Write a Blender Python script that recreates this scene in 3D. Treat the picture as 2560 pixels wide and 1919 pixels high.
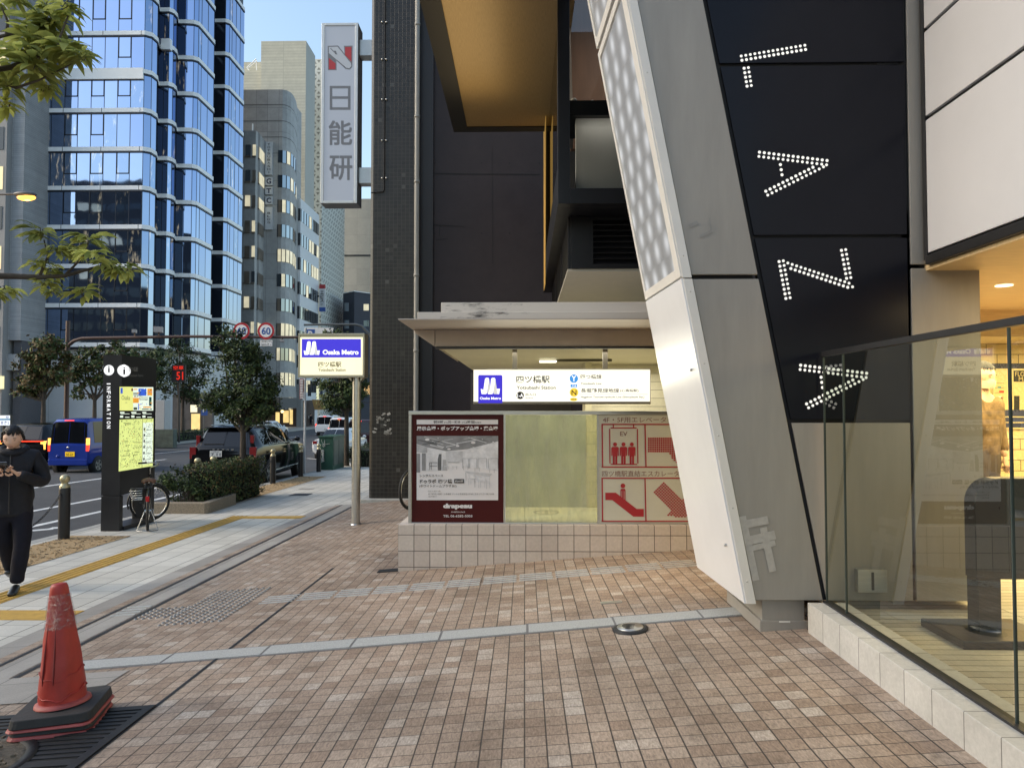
import bpy, bmesh, math, random
from mathutils import Vector, Matrix, noise
rad = math.radians
S = bpy.context.scene
COL = S.collection
for _o in list(bpy.data.objects):
    bpy.data.objects.remove(_o, do_unlink=True)
random.seed(11)

# ---------------------------------------------------------------- camera
FPX, PCX, PCY = 1750.0, 1280.0, 959.5          # focal length and centre in pixels of the 2560x1919 photograph
CAMZ = 1.45
YAW, PIT = math.atan(31 / 1750), math.atan(53 / 1750)
cd = bpy.data.cameras.new('camera')
cam = bpy.data.objects.new('camera', cd)
COL.objects.link(cam)
cd.sensor_width = 36
cd.lens = 36 * FPX / 2560
cd.clip_start = 0.05
cd.clip_end = 3000
cam.location = (0, 0, CAMZ)
cam.rotation_euler = (math.pi / 2 + PIT, 0, YAW)
S.camera = cam

# ---------------------------------------------------------------- sky, sun, exposure
SUN_ELEV, SUN_AZ = rad(30), rad(256)           # azimuth clockwise from +Y: low over the street to the left
w = bpy.data.worlds.new('World')
S.world = w
w.use_nodes = True
nt = w.node_tree
sky = nt.nodes.new('ShaderNodeTexSky')
sky.sky_type = 'NISHITA'
sky.sun_disc = False
sky.sun_elevation = SUN_ELEV
sky.sun_rotation = SUN_AZ
sky.air_density = 1.5
sky.dust_density = 2.3
sky.ozone_density = 1.6
bg = nt.nodes['Background']
bg.inputs['Strength'].default_value = 0.15
nt.links.new(sky.outputs[0], bg.inputs[0])
sd = bpy.data.lights.new('sun', 'SUN')
sd.energy = 0.72
sd.angle = rad(30)
sd.color = (1.0, 0.93, 0.84)
sun = bpy.data.objects.new('sun', sd)
COL.objects.link(sun)
sdir = Vector((math.sin(SUN_AZ) * math.cos(SUN_ELEV), math.cos(SUN_AZ) * math.cos(SUN_ELEV), math.sin(SUN_ELEV)))
sun.rotation_euler = sdir.to_track_quat('Z', 'Y').to_euler()
sun.location = (0, 0, 60)
S.view_settings.view_transform = 'Standard'
S.view_settings.look = 'None'
S.view_settings.exposure = 1.0
EK = 0.5 ** 1.0                                # lamps and lit signs are given as they show at this exposure
S.view_settings.gamma = 1
S.cycles.max_bounces = 8
S.cycles.transparent_max_bounces = 12
S.cycles.sample_clamp_indirect = 4
S.cycles.caustics_reflective = False
S.cycles.caustics_refractive = False

def lamp(name, kind, loc, energy, color, size=0.3, size_y=None, rot=(0, 0, 0), spot=None):
    d = bpy.data.lights.new(name, kind)
    d.energy = energy * EK * 1.6
    d.color = color
    if kind == 'AREA':
        d.size = size
        if size_y:
            d.shape = 'RECTANGLE'
            d.size_y = size_y
    else:
        d.shadow_soft_size = size
    o = bpy.data.objects.new(name, d)
    o.location = loc
    o.rotation_euler = rot
    COL.objects.link(o)
    return o

# ---------------------------------------------------------------- where a pixel of the photograph lies in the place
_F = Vector((-math.sin(YAW) * math.cos(PIT), math.cos(YAW) * math.cos(PIT), math.sin(PIT)))
_R = Vector((math.cos(YAW), math.sin(YAW), 0))
_U = _R.cross(_F)
def ray(px, py):
    return _F + _R * ((px - PCX) / FPX) + _U * ((PCY - py) / FPX)
def P(px, py, Y):
    d = ray(px, py)
    return Vector((0, 0, CAMZ)) + d * (Y / d.y)
def PXp(px, py, X):
    d = ray(px, py)
    return Vector((0, 0, CAMZ)) + d * (X / d.x)
XE = -4.08
def gz(x, y):
    yy = min(max(y, -4.0), 45.0)
    return -0.02 * yy + 0.078 * max(x, XE)
def G(px, py, dz=0.0):
    d = ray(px, py)
    t = 1.0
    for _ in range(60):
        p = Vector((0, 0, CAMZ)) + d * t
        h = p.z - gz(p.x, p.y) - dz
        t += h / max(0.02, -d.z + 0.03)
    return Vector((0, 0, CAMZ)) + d * t

# ---------------------------------------------------------------- materials
def _n(nt, t, **kw):
    n = nt.nodes.new(t)
    for k, v in kw.items():
        setattr(n, k, v)
    return n
def math_n(nt, op, a, b=None, clamp=False):
    n = _n(nt, 'ShaderNodeMath', operation=op)
    n.use_clamp = clamp
    for i, v in enumerate((a, b)):
        if v is None:
            continue
        if isinstance(v, (int, float)):
            n.inputs[i].default_value = v
        else:
            nt.links.new(v, n.inputs[i])
    return n.outputs[0]
def mixc(nt, fac, a, b, mode='MIX'):
    n = _n(nt, 'ShaderNodeMix', data_type='RGBA', blend_type=mode)
    for i, v in ((0, fac), (6, a), (7, b)):
        if isinstance(v, (int, float)):
            n.inputs[i].default_value = v
        elif isinstance(v, tuple):
            n.inputs[i].default_value = (*v[:3], 1)
        else:
            nt.links.new(v, n.inputs[i])
    return n.outputs[2]
def ramp(nt, fac, stops, interp='LINEAR'):
    n = _n(nt, 'ShaderNodeValToRGB')
    n.color_ramp.interpolation = interp
    el = n.color_ramp.elements
    while len(el) < len(stops):
        el.new(0.5)
    for e, (p, c) in zip(el, stops):
        e.position = p
        e.color = (*c[:3], 1)
    nt.links.new(fac, n.inputs[0])
    return n.outputs[0]
def objco(nt):
    return _n(nt, 'ShaderNodeTexCoord').outputs['Object']
def noise_n(nt, vec, scale, detail=4, rough=0.6, stretch=None):
    if stretch:
        m = _n(nt, 'ShaderNodeMapping')
        m.inputs['Scale'].default_value = stretch
        nt.links.new(vec, m.inputs[0])
        vec = m.outputs[0]
    n = _n(nt, 'ShaderNodeTexNoise')
    n.inputs['Scale'].default_value = scale
    n.inputs['Detail'].default_value = detail
    n.inputs['Roughness'].default_value = rough
    nt.links.new(vec, n.inputs['Vector'])
    return n.outputs[0]
def bump_n(nt, h, strength, dist=0.01):
    b = _n(nt, 'ShaderNodeBump')
    b.inputs['Strength'].default_value = strength
    b.inputs['Distance'].default_value = dist
    nt.links.new(h, b.inputs['Height'])
    return b.outputs[0]
_MATS = {}
def mat(name, col, rough=0.55, metal=0.0, emit=None, es=0.0, var=0.12, vs=6.0, bump=0.0, bs=40.0, spec=0.5, stretch=None, coat=0.0, big=0.0):
    """A painted, stone or metal surface: base colour broken up by two scales of noise, optional fine bump."""
    if name in _MATS:
        return _MATS[name]
    m = bpy.data.materials.new(name)
    m.use_nodes = True
    nt = m.node_tree
    b = nt.nodes['Principled BSDF']
    b.inputs['Roughness'].default_value = rough
    b.inputs['Metallic'].default_value = metal
    b.inputs['Specular IOR Level'].default_value = spec
    if coat:
        b.inputs['Coat Weight'].default_value = coat
        b.inputs['Coat Roughness'].default_value = 0.05
    co = objco(nt)
    if var:
        f = noise_n(nt, co, vs, 5, 0.65, stretch)
        lo = tuple(max(0, c * (1 - var)) for c in col)
        hi = tuple(min(1, c * (1 + var)) for c in col)
        c = ramp(nt, f, [(0.3, lo), (0.7, hi)])
        if big:
            f2 = noise_n(nt, co, vs * 0.15, 3)
            c = mixc(nt, math_n(nt, 'MULTIPLY', f2, big, True), c, tuple(x * 0.35 for x in col))
        nt.links.new(c, b.inputs['Base Color'])
        r = math_n(nt, 'ADD', math_n(nt, 'MULTIPLY', f, 0.2 * var / 0.12 * 0.6), rough - 0.06, True)
        nt.links.new(r, b.inputs['Roughness'])
    else:
        b.inputs['Base Color'].default_value = (*col, 1)
    if bump:
        nt.links.new(bump_n(nt, noise_n(nt, co, bs, 5), bump, 0.01), b.inputs['Normal'])
    if emit:
        b.inputs['Emission Color'].default_value = (*emit, 1)
        b.inputs['Emission Strength'].default_value = es
    _MATS[name] = m
    return m
def tile_mat(name, ax, su, sv, mortar, stops, mcol, rough=0.7, bump=0.4, grain=0.12, gscale=60, off=0.0, spec=0.4, stain=0.25, gst=None, gum=False):
    """Tiles of su x sv metres in the object's own axes AX (like 'xy'), each tile its own shade, dark joints, grain and stains."""
    m = bpy.data.materials.new(name)
    m.use_nodes = True
    nt = m.node_tree
    b = nt.nodes['Principled BSDF']
    b.inputs['Roughness'].default_value = rough
    b.inputs['Specular IOR Level'].default_value = spec
    co = objco(nt)
    sp = _n(nt, 'ShaderNodeSeparateXYZ')
    nt.links.new(co, sp.inputs[0])
    u = math_n(nt, 'DIVIDE', sp.outputs['xyz'.index(ax[0])], su)
    v = math_n(nt, 'DIVIDE', sp.outputs['xyz'.index(ax[1])], sv)
    if off:
        row = math_n(nt, 'FLOOR', v)
        u = math_n(nt, 'ADD', u, math_n(nt, 'MULTIPLY', math_n(nt, 'MODULO', row, 2.0), off))
    fu, fv = math_n(nt, 'FLOOR', u), math_n(nt, 'FLOOR', v)
    cb = _n(nt, 'ShaderNodeCombineXYZ')
    nt.links.new(fu, cb.inputs[0])
    nt.links.new(fv, cb.inputs[1])
    wn = _n(nt, 'ShaderNodeTexWhiteNoise', noise_dimensions='3D')
    nt.links.new(cb.outputs[0], wn.inputs[0])
    c = ramp(nt, wn.outputs[0], stops)
    def edge(t, size, mo):
        fr = math_n(nt, 'FRACT', t)
        d = math_n(nt, 'MULTIPLY', math_n(nt, 'MINIMUM', fr, math_n(nt, 'SUBTRACT', 1.0, fr)), size)
        return math_n(nt, 'DIVIDE', d, mo * 0.5, True)
    mo = mortar if isinstance(mortar, tuple) else (mortar, mortar)
    e = math_n(nt, 'MINIMUM', edge(u, su, mo[0]), edge(v, sv, mo[1]))
    e = math_n(nt, 'POWER', e, 3.0)
    g = noise_n(nt, co, gscale, 4, 0.7, gst)
    c = mixc(nt, 1.0, c, ramp(nt, g, [(0.25, (1 - grain * 2,) * 3), (0.75, (1 + grain,) * 3)]), 'MULTIPLY')
    if stain:
        s = noise_n(nt, co, 0.9, 5, 0.7)
        c = mixc(nt, 1.0, c, ramp(nt, s, [(0.35, (1 - stain,) * 3), (0.65, (1.06,) * 3)]), 'MULTIPLY')
    if gum:
        vo = _n(nt, 'ShaderNodeTexVoronoi')
        vo.inputs['Scale'].default_value = 1.7
        nt.links.new(co, vo.inputs['Vector'])
        d = math_n(nt, 'ADD', vo.outputs['Distance'], math_n(nt, 'MULTIPLY', g, .02))
        c = mixc(nt, ramp(nt, d, [(.028, (.55,) * 3), (.042, (0, 0, 0))]), c, (.07, .06, .055))
        s2 = noise_n(nt, co, 3.4, 6, 0.75)
        c = mixc(nt, 1.0, c, ramp(nt, s2, [(0.30, (.72, .70, .68)), (0.50, (1, 1, 1))]), 'MULTIPLY')
    c = mixc(nt, e, mcol, c)
    nt.links.new(c, b.inputs['Base Color'])
    h = math_n(nt, 'ADD', e, math_n(nt, 'MULTIPLY', g, 0.25))
    nt.links.new(bump_n(nt, h, bump, 0.006), b.inputs['Normal'])
    return m
def emis(name, col, s, var=0.0, vs=3.0):
    m = bpy.data.materials.new(name)
    m.use_nodes = True
    nt = m.node_tree
    b = nt.nodes['Principled BSDF']
    b.inputs['Base Color'].default_value = (*[c * 0.5 for c in col], 1)
    b.inputs['Roughness'].default_value = 0.3
    b.inputs['Emission Color'].default_value = (*col, 1)
    s *= EK
    b.inputs['Emission Strength'].default_value = s
    if var:
        f = noise_n(nt, objco(nt), vs, 2)
        nt.links.new(math_n(nt, 'MULTIPLY', math_n(nt, 'ADD', math_n(nt, 'MULTIPLY', f, 2 * var), 1 - var), s), b.inputs['Emission Strength'])
    return m
def glass(name, tint, refl=0.12, rough=0.0, opaq=0.0, ocol=(0.5, 0.55, 0.5)):
    """Architectural glass sheet: tinted see-through plus mirror reflection that grows at grazing angles."""
    m = bpy.data.materials.new(name)
    m.use_nodes = True
    nt = m.node_tree
    nt.nodes.remove(nt.nodes['Principled BSDF'])
    out = nt.nodes['Material Output']
    t = _n(nt, 'ShaderNodeBsdfTransparent')
    t.inputs[0].default_value = (*tint, 1)
    g = _n(nt, 'ShaderNodeBsdfGlossy')
    g.inputs['Roughness'].default_value = rough
    base = t.outputs[0]
    if opaq:
        d = _n(nt, 'ShaderNodeBsdfDiffuse')
        d.inputs[0].default_value = (*ocol, 1)
        f = noise_n(nt, objco(nt), 5.0, 6, 0.75, (1, 1, 0.25))
        mx = _n(nt, 'ShaderNodeMixShader')
        nt.links.new(math_n(nt, 'MULTIPLY', math_n(nt, 'SUBTRACT', f, 0.30), opaq * 5, True), mx.inputs[0])
        nt.links.new(base, mx.inputs[1])
        nt.links.new(d.outputs[0], mx.inputs[2])
        base = mx.outputs[0]
    fr = _n(nt, 'ShaderNodeLayerWeight')
    fr.inputs[0].default_value = 0.35
    fac = math_n(nt, 'ADD', math_n(nt, 'MULTIPLY', fr.outputs['Fresnel'], 0.85), refl * 0.5, True)
    mx = _n(nt, 'ShaderNodeMixShader')
    nt.links.new(fac, mx.inputs[0])
    nt.links.new(base, mx.inputs[1])
    nt.links.new(g.outputs[0], mx.inputs[2])
    nt.links.new(mx.outputs[0], out.inputs['Surface'])
    return m

# ---------------------------------------------------------------- mesh collecting
_TXT = {}
def text_shape(s, bold=0.0):
    k = (s, bold)
    if k not in _TXT:
        c = bpy.data.curves.new('lettering', 'FONT')
        c.body = s
        c.size = 1
        c.offset = bold
        c.resolution_u = 3
        o = bpy.data.objects.new('lettering', c)
        COL.objects.link(o)
        dg = bpy.context.evaluated_depsgraph_get()
        ev = o.evaluated_get(dg)
        me = ev.to_mesh()
        vs = [(v.co.x, v.co.y) for v in me.vertices]
        fs = [tuple(p.vertices) for p in me.polygons]
        ev.to_mesh_clear()
        bpy.data.objects.remove(o)
        bpy.data.curves.remove(c)
        if not vs:
            vs, fs = [(0, 0), (1, 0), (0, 1)], []
        xs, ys = [v[0] for v in vs], [v[1] for v in vs]
        _TXT[k] = (vs, fs, min(xs), max(xs), min(ys), max(ys))
    return _TXT[k]

ORG = {}
class MB:
    def __init__(self):
        self.v, self.f, self.m, self.s, self.mats = [], [], [], [], []
    def mi(self, m):
        if m not in self.mats:
            self.mats.append(m)
        return self.mats.index(m)
    def add(self, vs, fs, m, smooth=False):
        n = len(self.v)
        self.v += [Vector(q) for q in vs]
        i = self.mi(m)
        for f in fs:
            self.f.append(tuple(n + k for k in f))
            self.m.append(i)
            self.s.append(smooth)
        return self
    def quad(self, a, b, c, d, m):
        return self.add([a, b, c, d], [(0, 1, 2, 3)], m)
    def poly(self, pts, m):
        return self.add(pts, [tuple(range(len(pts)))], m)
    def box(self, x0, x1, y0, y1, z0, z1, m):
        v = [(x, y, z) for z in (z0, z1) for y in (y0, y1) for x in (x0, x1)]
        return self.add(v, [(0, 2, 3, 1), (4, 5, 7, 6), (0, 1, 5, 4), (2, 6, 7, 3), (0, 4, 6, 2), (1, 3, 7, 5)], m)
    def obox(self, c, size, rot, m):
        R3 = rot.to_3x3() if hasattr(rot, 'to_3x3') else rot
        v = [Vector(c) + R3 @ Vector((x * size[0] / 2, y * size[1] / 2, z * size[2] / 2)) for z in (-1, 1) for y in (-1, 1) for x in (-1, 1)]
        return self.add(v, [(0, 2, 3, 1), (4, 5, 7, 6), (0, 1, 5, 4), (2, 6, 7, 3), (0, 4, 6, 2), (1, 3, 7, 5)], m)
    def hexa(self, b, t, m, smooth=False):
        """Solid between two polygons of the same number of points."""
        n = len(b)
        return self.add(list(b) + list(t), [tuple(reversed(range(n))), tuple(range(n, 2 * n))] + [(i, (i + 1) % n, n + (i + 1) % n, n + i) for i in range(n)], m, smooth)
    def prism(self, pts, z0, z1, m):
        return self.hexa([(x, y, z0) for x, y in pts], [(x, y, z1) for x, y in pts], m)
    def tube(self, pts, r, m, n=8, caps=True):
        pts = [Vector(p) for p in pts]
        rs = r if isinstance(r, (list, tuple)) else [r] * len(pts)
        v, f = [], []
        up = None
        for i, p in enumerate(pts):
            d = (pts[min(i + 1, len(pts) - 1)] - pts[max(i - 1, 0)]).normalized()
            if up is None:
                up = Vector((0, 0, 1)) if abs(d.z) < 0.9 else Vector((1, 0, 0))
            a = d.cross(up)
            if a.length < 1e-5:
                a = d.orthogonal()
            a.normalize()
            b = a.cross(d)
            up = b
            for k in range(n):
                t = 2 * math.pi * k / n
                v.append(p + (a * math.cos(t) + b * math.sin(t)) * rs[i])
        for i in range(len(pts) - 1):
            for k in range(n):
                f.append((i * n + k, i * n + (k + 1) % n, (i + 1) * n + (k + 1) % n, (i + 1) * n + k))
        self.add(v, f, m, True)
        if caps:
            self.add(v[:n], [tuple(reversed(range(n)))], m)
            self.add(v[-n:], [tuple(range(n))], m)
        return self
    def lathe(self, prof, c, m, n=24, axis=None, smooth=True):
        """Profile of (radius, height) turned about the axis through c."""
        c = Vector(c)
        ax = Vector(axis or (0, 0, 1)).normalized()
        a = ax.orthogonal().normalized()
        b = ax.cross(a)
        v = [c + ax * h + (a * math.cos(2 * math.pi * k / n) + b * math.sin(2 * math.pi * k / n)) * r for r, h in prof for k in range(n)]
        f = [(i * n + k, i * n + (k + 1) % n, (i + 1) * n + (k + 1) % n, (i + 1) * n + k) for i in range(len(prof) - 1) for k in range(n)]
        return self.add(v, f, m, smooth)
    def disc(self, c, r, m, U=(1, 0, 0), V=(0, 0, 1), n=20, ry=None, r0=None):
        c, U, V = Vector(c), Vector(U), Vector(V)
        ry = ry or r
        o = [c + U * (r * math.cos(2 * math.pi * k / n)) + V * (ry * math.sin(2 * math.pi * k / n)) for k in range(n)]
        if r0 is None:
            return self.add(o, [tuple(range(n))], m)
        q = r0 / r
        i = [c + (p - c) * q for p in o]
        return self.add(o + i, [(k, (k + 1) % n, n + (k + 1) % n, n + k) for k in range(n)], m)
    def ball(self, c, r, m, n=14, sc=(1, 1, 1)):
        c = Vector(c)
        h = n // 2
        v = [c + Vector((math.sin(math.pi * i / h) * math.cos(2 * math.pi * k / n) * r * sc[0], math.sin(math.pi * i / h) * math.sin(2 * math.pi * k / n) * r * sc[1], math.cos(math.pi * i / h) * r * sc[2])) for i in range(h + 1) for k in range(n)]
        f = [(i * n + k, (i + 1) * n + k, (i + 1) * n + (k + 1) % n, i * n + (k + 1) % n) for i in range(h) for k in range(n)]
        return self.add(v, f, m, True)
    def text(self, s, A, B, C, m, bold=0.0):
        """Lettering fitted in the parallelogram A (bottom left), B (bottom right), C (top left)."""
        vs, fs, x0, x1, y0, y1 = text_shape(s, bold)
        A, B, C = Vector(A), Vector(B), Vector(C)
        return self.add([A + (B - A) * ((x - x0) / (x1 - x0)) + (C - A) * ((y - y0) / (y1 - y0)) for x, y in vs], fs, m)
    def tpx(self, s, x0, y0, x1, y1, Y, m, bold=0.0):
        return self.text(s, P(x0, y1, Y), P(x1, y1, Y), P(x0, y0, Y), m, bold)
    def rpx(self, x0, y0, x1, y1, Y, m):
        return self.quad(P(x0, y1, Y), P(x1, y1, Y), P(x1, y0, Y), P(x0, y0, Y), m)
    def ppx(self, pts, Y, m):
        return self.poly([P(x, y, Y) for x, y in pts], m)
    def lpx(self, x0, y0, x1, y1, wpx, Y, m):
        """A stripe of width wpx between two points of a sign's face."""
        a, b = Vector((x0, y0)), Vector((x1, y1))
        d = (b - a).normalized()
        q = Vector((-d.y, d.x)) * wpx / 2
        return self.ppx([a + q, b + q, b - q, a - q], Y, m)
    def build(self, name, parent=None, bevel=0.0, base=None, sub=0):
        if base is None:
            if parent:
                base = ORG.get(parent.name, Vector((0, 0, 0)))
            else:
                base = Vector((0, 0, 0))
        base = Vector(base)
        me = bpy.data.meshes.new(name)
        me.from_pydata([q - base for q in self.v], [], self.f)
        for m in self.mats:
            me.materials.append(m)
        me.polygons.foreach_set('material_index', self.m)
        me.polygons.foreach_set('use_smooth', self.s)
        me.update()
        o = bpy.data.objects.new(name, me)
        COL.objects.link(o)
        if parent:
            o.parent = parent
        else:
            o.location = base
        ORG[o.name] = base
        if bevel:
            md = o.modifiers.new('edge', 'BEVEL')
            md.width = bevel
            md.segments = 2
            md.limit_method = 'ANGLE'
        if sub:
            md = o.modifiers.new('round', 'SUBSURF')
            md.levels = md.render_levels = sub
        return o

def tag(o, label, cat, group=None):
    o['label'] = label
    o['category'] = cat
    if group:
        o['group'] = group
    return o
def thing(name, label, cat, loc=(0, 0, 0), group=None):
    o = bpy.data.objects.new(name, None)
    o.empty_display_size = 0.2
    o.location = loc
    COL.objects.link(o)
    ORG[o.name] = Vector(loc)
    return tag(o, label, cat, group)
def structure(o):
    o['kind'] = 'structure'
    return o
def stuff(o):
    o['kind'] = 'stuff'
    return o
def dup(root, loc, rotz=0.0, label=None, group=None, scale=None):
    """A copy of a thing with copies of its parts and sub-parts."""
    r = root.copy()
    COL.objects.link(r)
    r.location = loc
    r.rotation_euler = (0, 0, rotz)
    if scale:
        r.scale = (scale,) * 3
    if label:
        r['label'] = label
    if group:
        r['group'] = group
    for ch in list(root.children):
        c = ch.copy()
        COL.objects.link(c)
        c.parent = r
        for g in ch.children:
            d = g.copy()
            COL.objects.link(d)
            d.parent = c
    return r
def place(root, loc, rotz=0.0):
    root.location = loc
    root.rotation_euler = (0, 0, rotz)
    return root
# ================================================================ ground
M_BRICK = tile_mat('plaza_tile', 'xy', 0.0985, 0.0985, (0.0085, 0.0055),
                   [(0.0, (0.325, 0.235, 0.172)), (0.25, (0.39, 0.294, 0.220)), (0.65, (0.43, 0.333, 0.255)), (0.9, (0.465, 0.372, 0.292)), (1.0, (0.545, 0.47, 0.395))],
                   (0.045, 0.037, 0.032), 0.72, 0.6, 0.26, 110, stain=0.30, gst=(1, .3, 1), gum=True)
M_WHITE = tile_mat('pale_paving', 'xy', 0.3, 0.3, (0.016, 0.008), [(0, (0.53, 0.505, 0.44)), (1, (0.64, 0.612, 0.54))], (0.13, 0.125, 0.11), 0.75, 0.3, 0.08, 90, stain=0.12)
M_SLAB = tile_mat('grey_slab', 'xy', 0.6, 0.9, 0.008, [(0, (0.29, 0.27, 0.24)), (1, (0.39, 0.365, 0.33))], (0.1, 0.1, 0.09), 0.7, 0.3, 0.12, 120, stain=0.2)
M_GRANITE = mat('granite', (0.36, 0.365, 0.35), 0.65, var=0.30, vs=120, bump=0.25, bs=150)
M_KERB = mat('kerb_stone', (0.36, 0.35, 0.32), 0.8, var=0.2, vs=9, bump=0.3)
M_ASPH = mat('asphalt', (0.055, 0.057, 0.062), 0.85, var=0.3, vs=1.2, bump=0.5, bs=140, big=0.3)
M_LINE = mat('road_paint', (0.66, 0.66, 0.64), 0.7, var=0.2, vs=5)
M_BARK = mat('bark_chips', (0.40, 0.275, 0.14), 0.95, var=0.55, vs=80, bump=0.9, bs=90)
M_SOIL = mat('soil', (0.13, 0.105, 0.075), 0.95, var=0.5, vs=25, bump=0.9, bs=60)
M_BAR = mat('worn_steel_bar', (0.52, 0.52, 0.51), 0.42, 0.45, var=0.15, vs=30)
M_DARKSTEEL = mat('cast_iron', (0.035, 0.036, 0.038), 0.5, 0.6, var=0.25, vs=20, bump=0.2)
M_STEEL = mat('stainless_steel', (0.52, 0.52, 0.50), 0.32, 0.9, var=0.1, vs=8, stretch=(1, 1, 12))
M_YELLOW = mat('tactile_yellow', (0.50, 0.30, 0.055), 0.7, var=0.2, vs=10, bump=0.2)

def strip(name, x0, x1, y0, y1, dz, m, ny=None, nx=1, kindm=structure, zf=None):
    zf = zf or gz
    b = MB()
    ys = [y0]
    while ys[-1] < y1 - 1e-6:
        nxt = min(y1, ys[-1] + (ny or 5.0))
        for br in (-4.0, 45.0):
            if ys[-1] < br - 1e-6 < nxt:
                nxt = br
        ys.append(nxt)
    xs = [x0 + (x1 - x0) * i / nx for i in range(nx + 1)]
    if x0 < XE < x1 and nx == 1:
        xs = [x0, XE, x1]
    n = len(xs)
    b.add([(x, y, zf(x, y) + dz) for y in ys for x in xs],
          [(j * n + i, j * n + i + 1, (j + 1) * n + i + 1, (j + 1) * n + i) for j in range(len(ys) - 1) for i in range(n - 1)], m)
    o = b.build(name)
    return kindm(o) if kindm else o

KERB_X, FAR_X, FRONT_X = -7.0, -25.0, -29.0
big = MB()
big.quad((-1500, -1500, -1.6), (1500, -1500, -1.6), (1500, 1500, -1.6), (-1500, 1500, -1.6), M_ASPH)
structure(big.build('ground'))
strip('plaza_paving', -3.84, 3.2, -4, 14.25, 0.0, M_BRICK)
strip('plaza_edging', XE, -3.84, -4, 14.25, 0.0, M_SLAB)
strip('pavement', -7.0, XE, -8, 120, 0.0, M_WHITE)
strip('pavement_by_building', XE, -2.0, 14.25, 90, 0.0, M_WHITE, zf=lambda x, y: gz(XE, y))
ROADZ = lambda x, y: gz(XE, y)
strip('road', FAR_X, KERB_X - 0.16, -20, 420, -0.14, M_ASPH, zf=ROADZ)
strip('far_pavement', FRONT_X - 14, FAR_X - 0.16, 5, 160, 0.0, M_SLAB, zf=ROADZ)
def kerb(name, x0, x1, y0, y1):
    b = MB()
    ys = [y0, *[y for y in (-4, 45) if y0 < y < y1], y1]
    for a, c in zip(ys, ys[1:]):
        za, zc = gz(XE, a), gz(XE, c)
        b.hexa([(x0, a, za - .3), (x1, a, za - .3), (x1, c, zc - .3), (x0, c, zc - .3)],
               [(x0, a, za + .004), (x1, a, za + .004), (x1, c, zc + .004), (x0, c, zc + .004)], M_KERB)
    return structure(b.build(name))
kerb('kerb', KERB_X - 0.16, KERB_X, -8, 120)
kerb('far_kerb', FAR_X - 0.16, FAR_X, 5, 160)
strip('near_planting_strip', -6.86, -5.95, 4, 10.55, 0.006, M_BARK, kindm=structure)
strip('far_planting_strip', -6.9, -6.1, 15.8, 21.6, 0.006, M_BARK, kindm=structure)
# loose bark chips
b = MB()
for (xa, xb, ya, yb, n) in ((-6.86, -5.95, 4.5, 10.5, 900), (-6.9, -6.1, 16, 21.5, 300)):
    for _ in range(n):
        x, y = random.uniform(xa, xb), random.uniform(ya, yb)
        s = random.uniform(.008, .022)
        rot = Matrix.Rotation(random.uniform(0, 6.28), 3, 'Z') @ Matrix.Rotation(random.uniform(-.5, .5), 3, 'X')
        b.obox((x, y, gz(x, y) + .014), (s * 2, s * .6, .006), rot, M_BARK if random.random() < .7 else M_SOIL)
stuff(b.build('bark_chips'))
# painted lines on the road, each a sheet lying on it
def road_line(x, y0, y1, wd=0.15, dash=None):
    b = MB()
    y = y0
    while y < y1:
        e = min(y1, y + (dash[0] if dash else 6))
        for a, c in ([(y, e)] if not (y < 45 < e) else [(y, 45), (45, e)]):
            za, zc = gz(XE, a) - .136, gz(XE, c) - .136
            b.quad((x - wd / 2, a, za), (x + wd / 2, a, za), (x + wd / 2, c, zc), (x - wd / 2, c, zc), M_LINE)
        y = e + (dash[1] if dash else 0)
    return structure(b.build('road_marking'))
road_line(-8.75, 6, 22, .15)
road_line(-10.2, 6, 26, .15)
road_line(-13.6, 8, 90, .15, (5, 5))
road_line(-17.0, 8, 90, .15, (5, 5))
road_line(-20.4, 8, 90, .15, (5, 5))
road_line(-7.6, 22, 90, .15)
b = MB()
for x0, y0, x1, y1 in ((-8.75, 11.6, -8.2, 12.1), (-8.2, 12.1, -8.25, 12.3), (-9.6, 33, -8.2, 33.5), (-10.6, 34, -9.6, 33)):
    d = Vector((x1 - x0, y1 - y0, 0)).normalized()
    q = Vector((-d.y, d.x, 0)) * .08
    za, zc = gz(XE, y0) - .135, gz(XE, y1) - .135
    b.quad(Vector((x0, y0, za)) - q, Vector((x1, y1, zc)) - q, Vector((x1, y1, zc)) + q, Vector((x0, y0, za)) + q, M_LINE)
structure(b.build('road_arrow'))

# yellow tactile path: a sheet with raised ribs
def tact(name, pts, label):
    b = MB()
    for (x0, x1, y0, y1, along) in pts:
        b.hexa([(x0, y0, gz(x0, y0) - .01), (x1, y0, gz(x1, y0) - .01), (x1, y1, gz(x1, y1) - .01), (x0, y1, gz(x0, y1) - .01)],
               [(x0, y0, gz(x0, y0) + .005), (x1, y0, gz(x1, y0) + .005), (x1, y1, gz(x1, y1) + .005), (x0, y1, gz(x0, y1) + .005)], M_YELLOW)
        for k in range(4):
            if along == 'y':
                xa = x0 + (x1 - x0) * (k + .5) / 4
                b.hexa([(xa - .018, y0, gz(xa, y0)), (xa + .018, y0, gz(xa, y0)), (xa + .018, y1, gz(xa, y1)), (xa - .018, y1, gz(xa, y1))],
                       [(xa - .012, y0, gz(xa, y0) + .011), (xa + .012, y0, gz(xa, y0) + .011), (xa + .012, y1, gz(xa, y1) + .011), (xa - .012, y1, gz(xa, y1) + .011)], M_YELLOW)
    o = b.build(name)
    return tag(o, label, 'tactile paving')
tact('tactile_path', [(-5.33, -5.03, 0, 12.75, 'y')], 'long yellow ribbed tactile strip running along the pale pavement')
tact('tactile_path', [(-5.0, XE + .02, 6.15, 6.45, 'x')], 'short yellow tactile strip lying behind the red traffic cone')
tact('tactile_path', [(-5.03, XE + .1, 12.45, 12.75, 'x')], 'short yellow tactile strip crossing pavement towards the pole sign')

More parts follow.
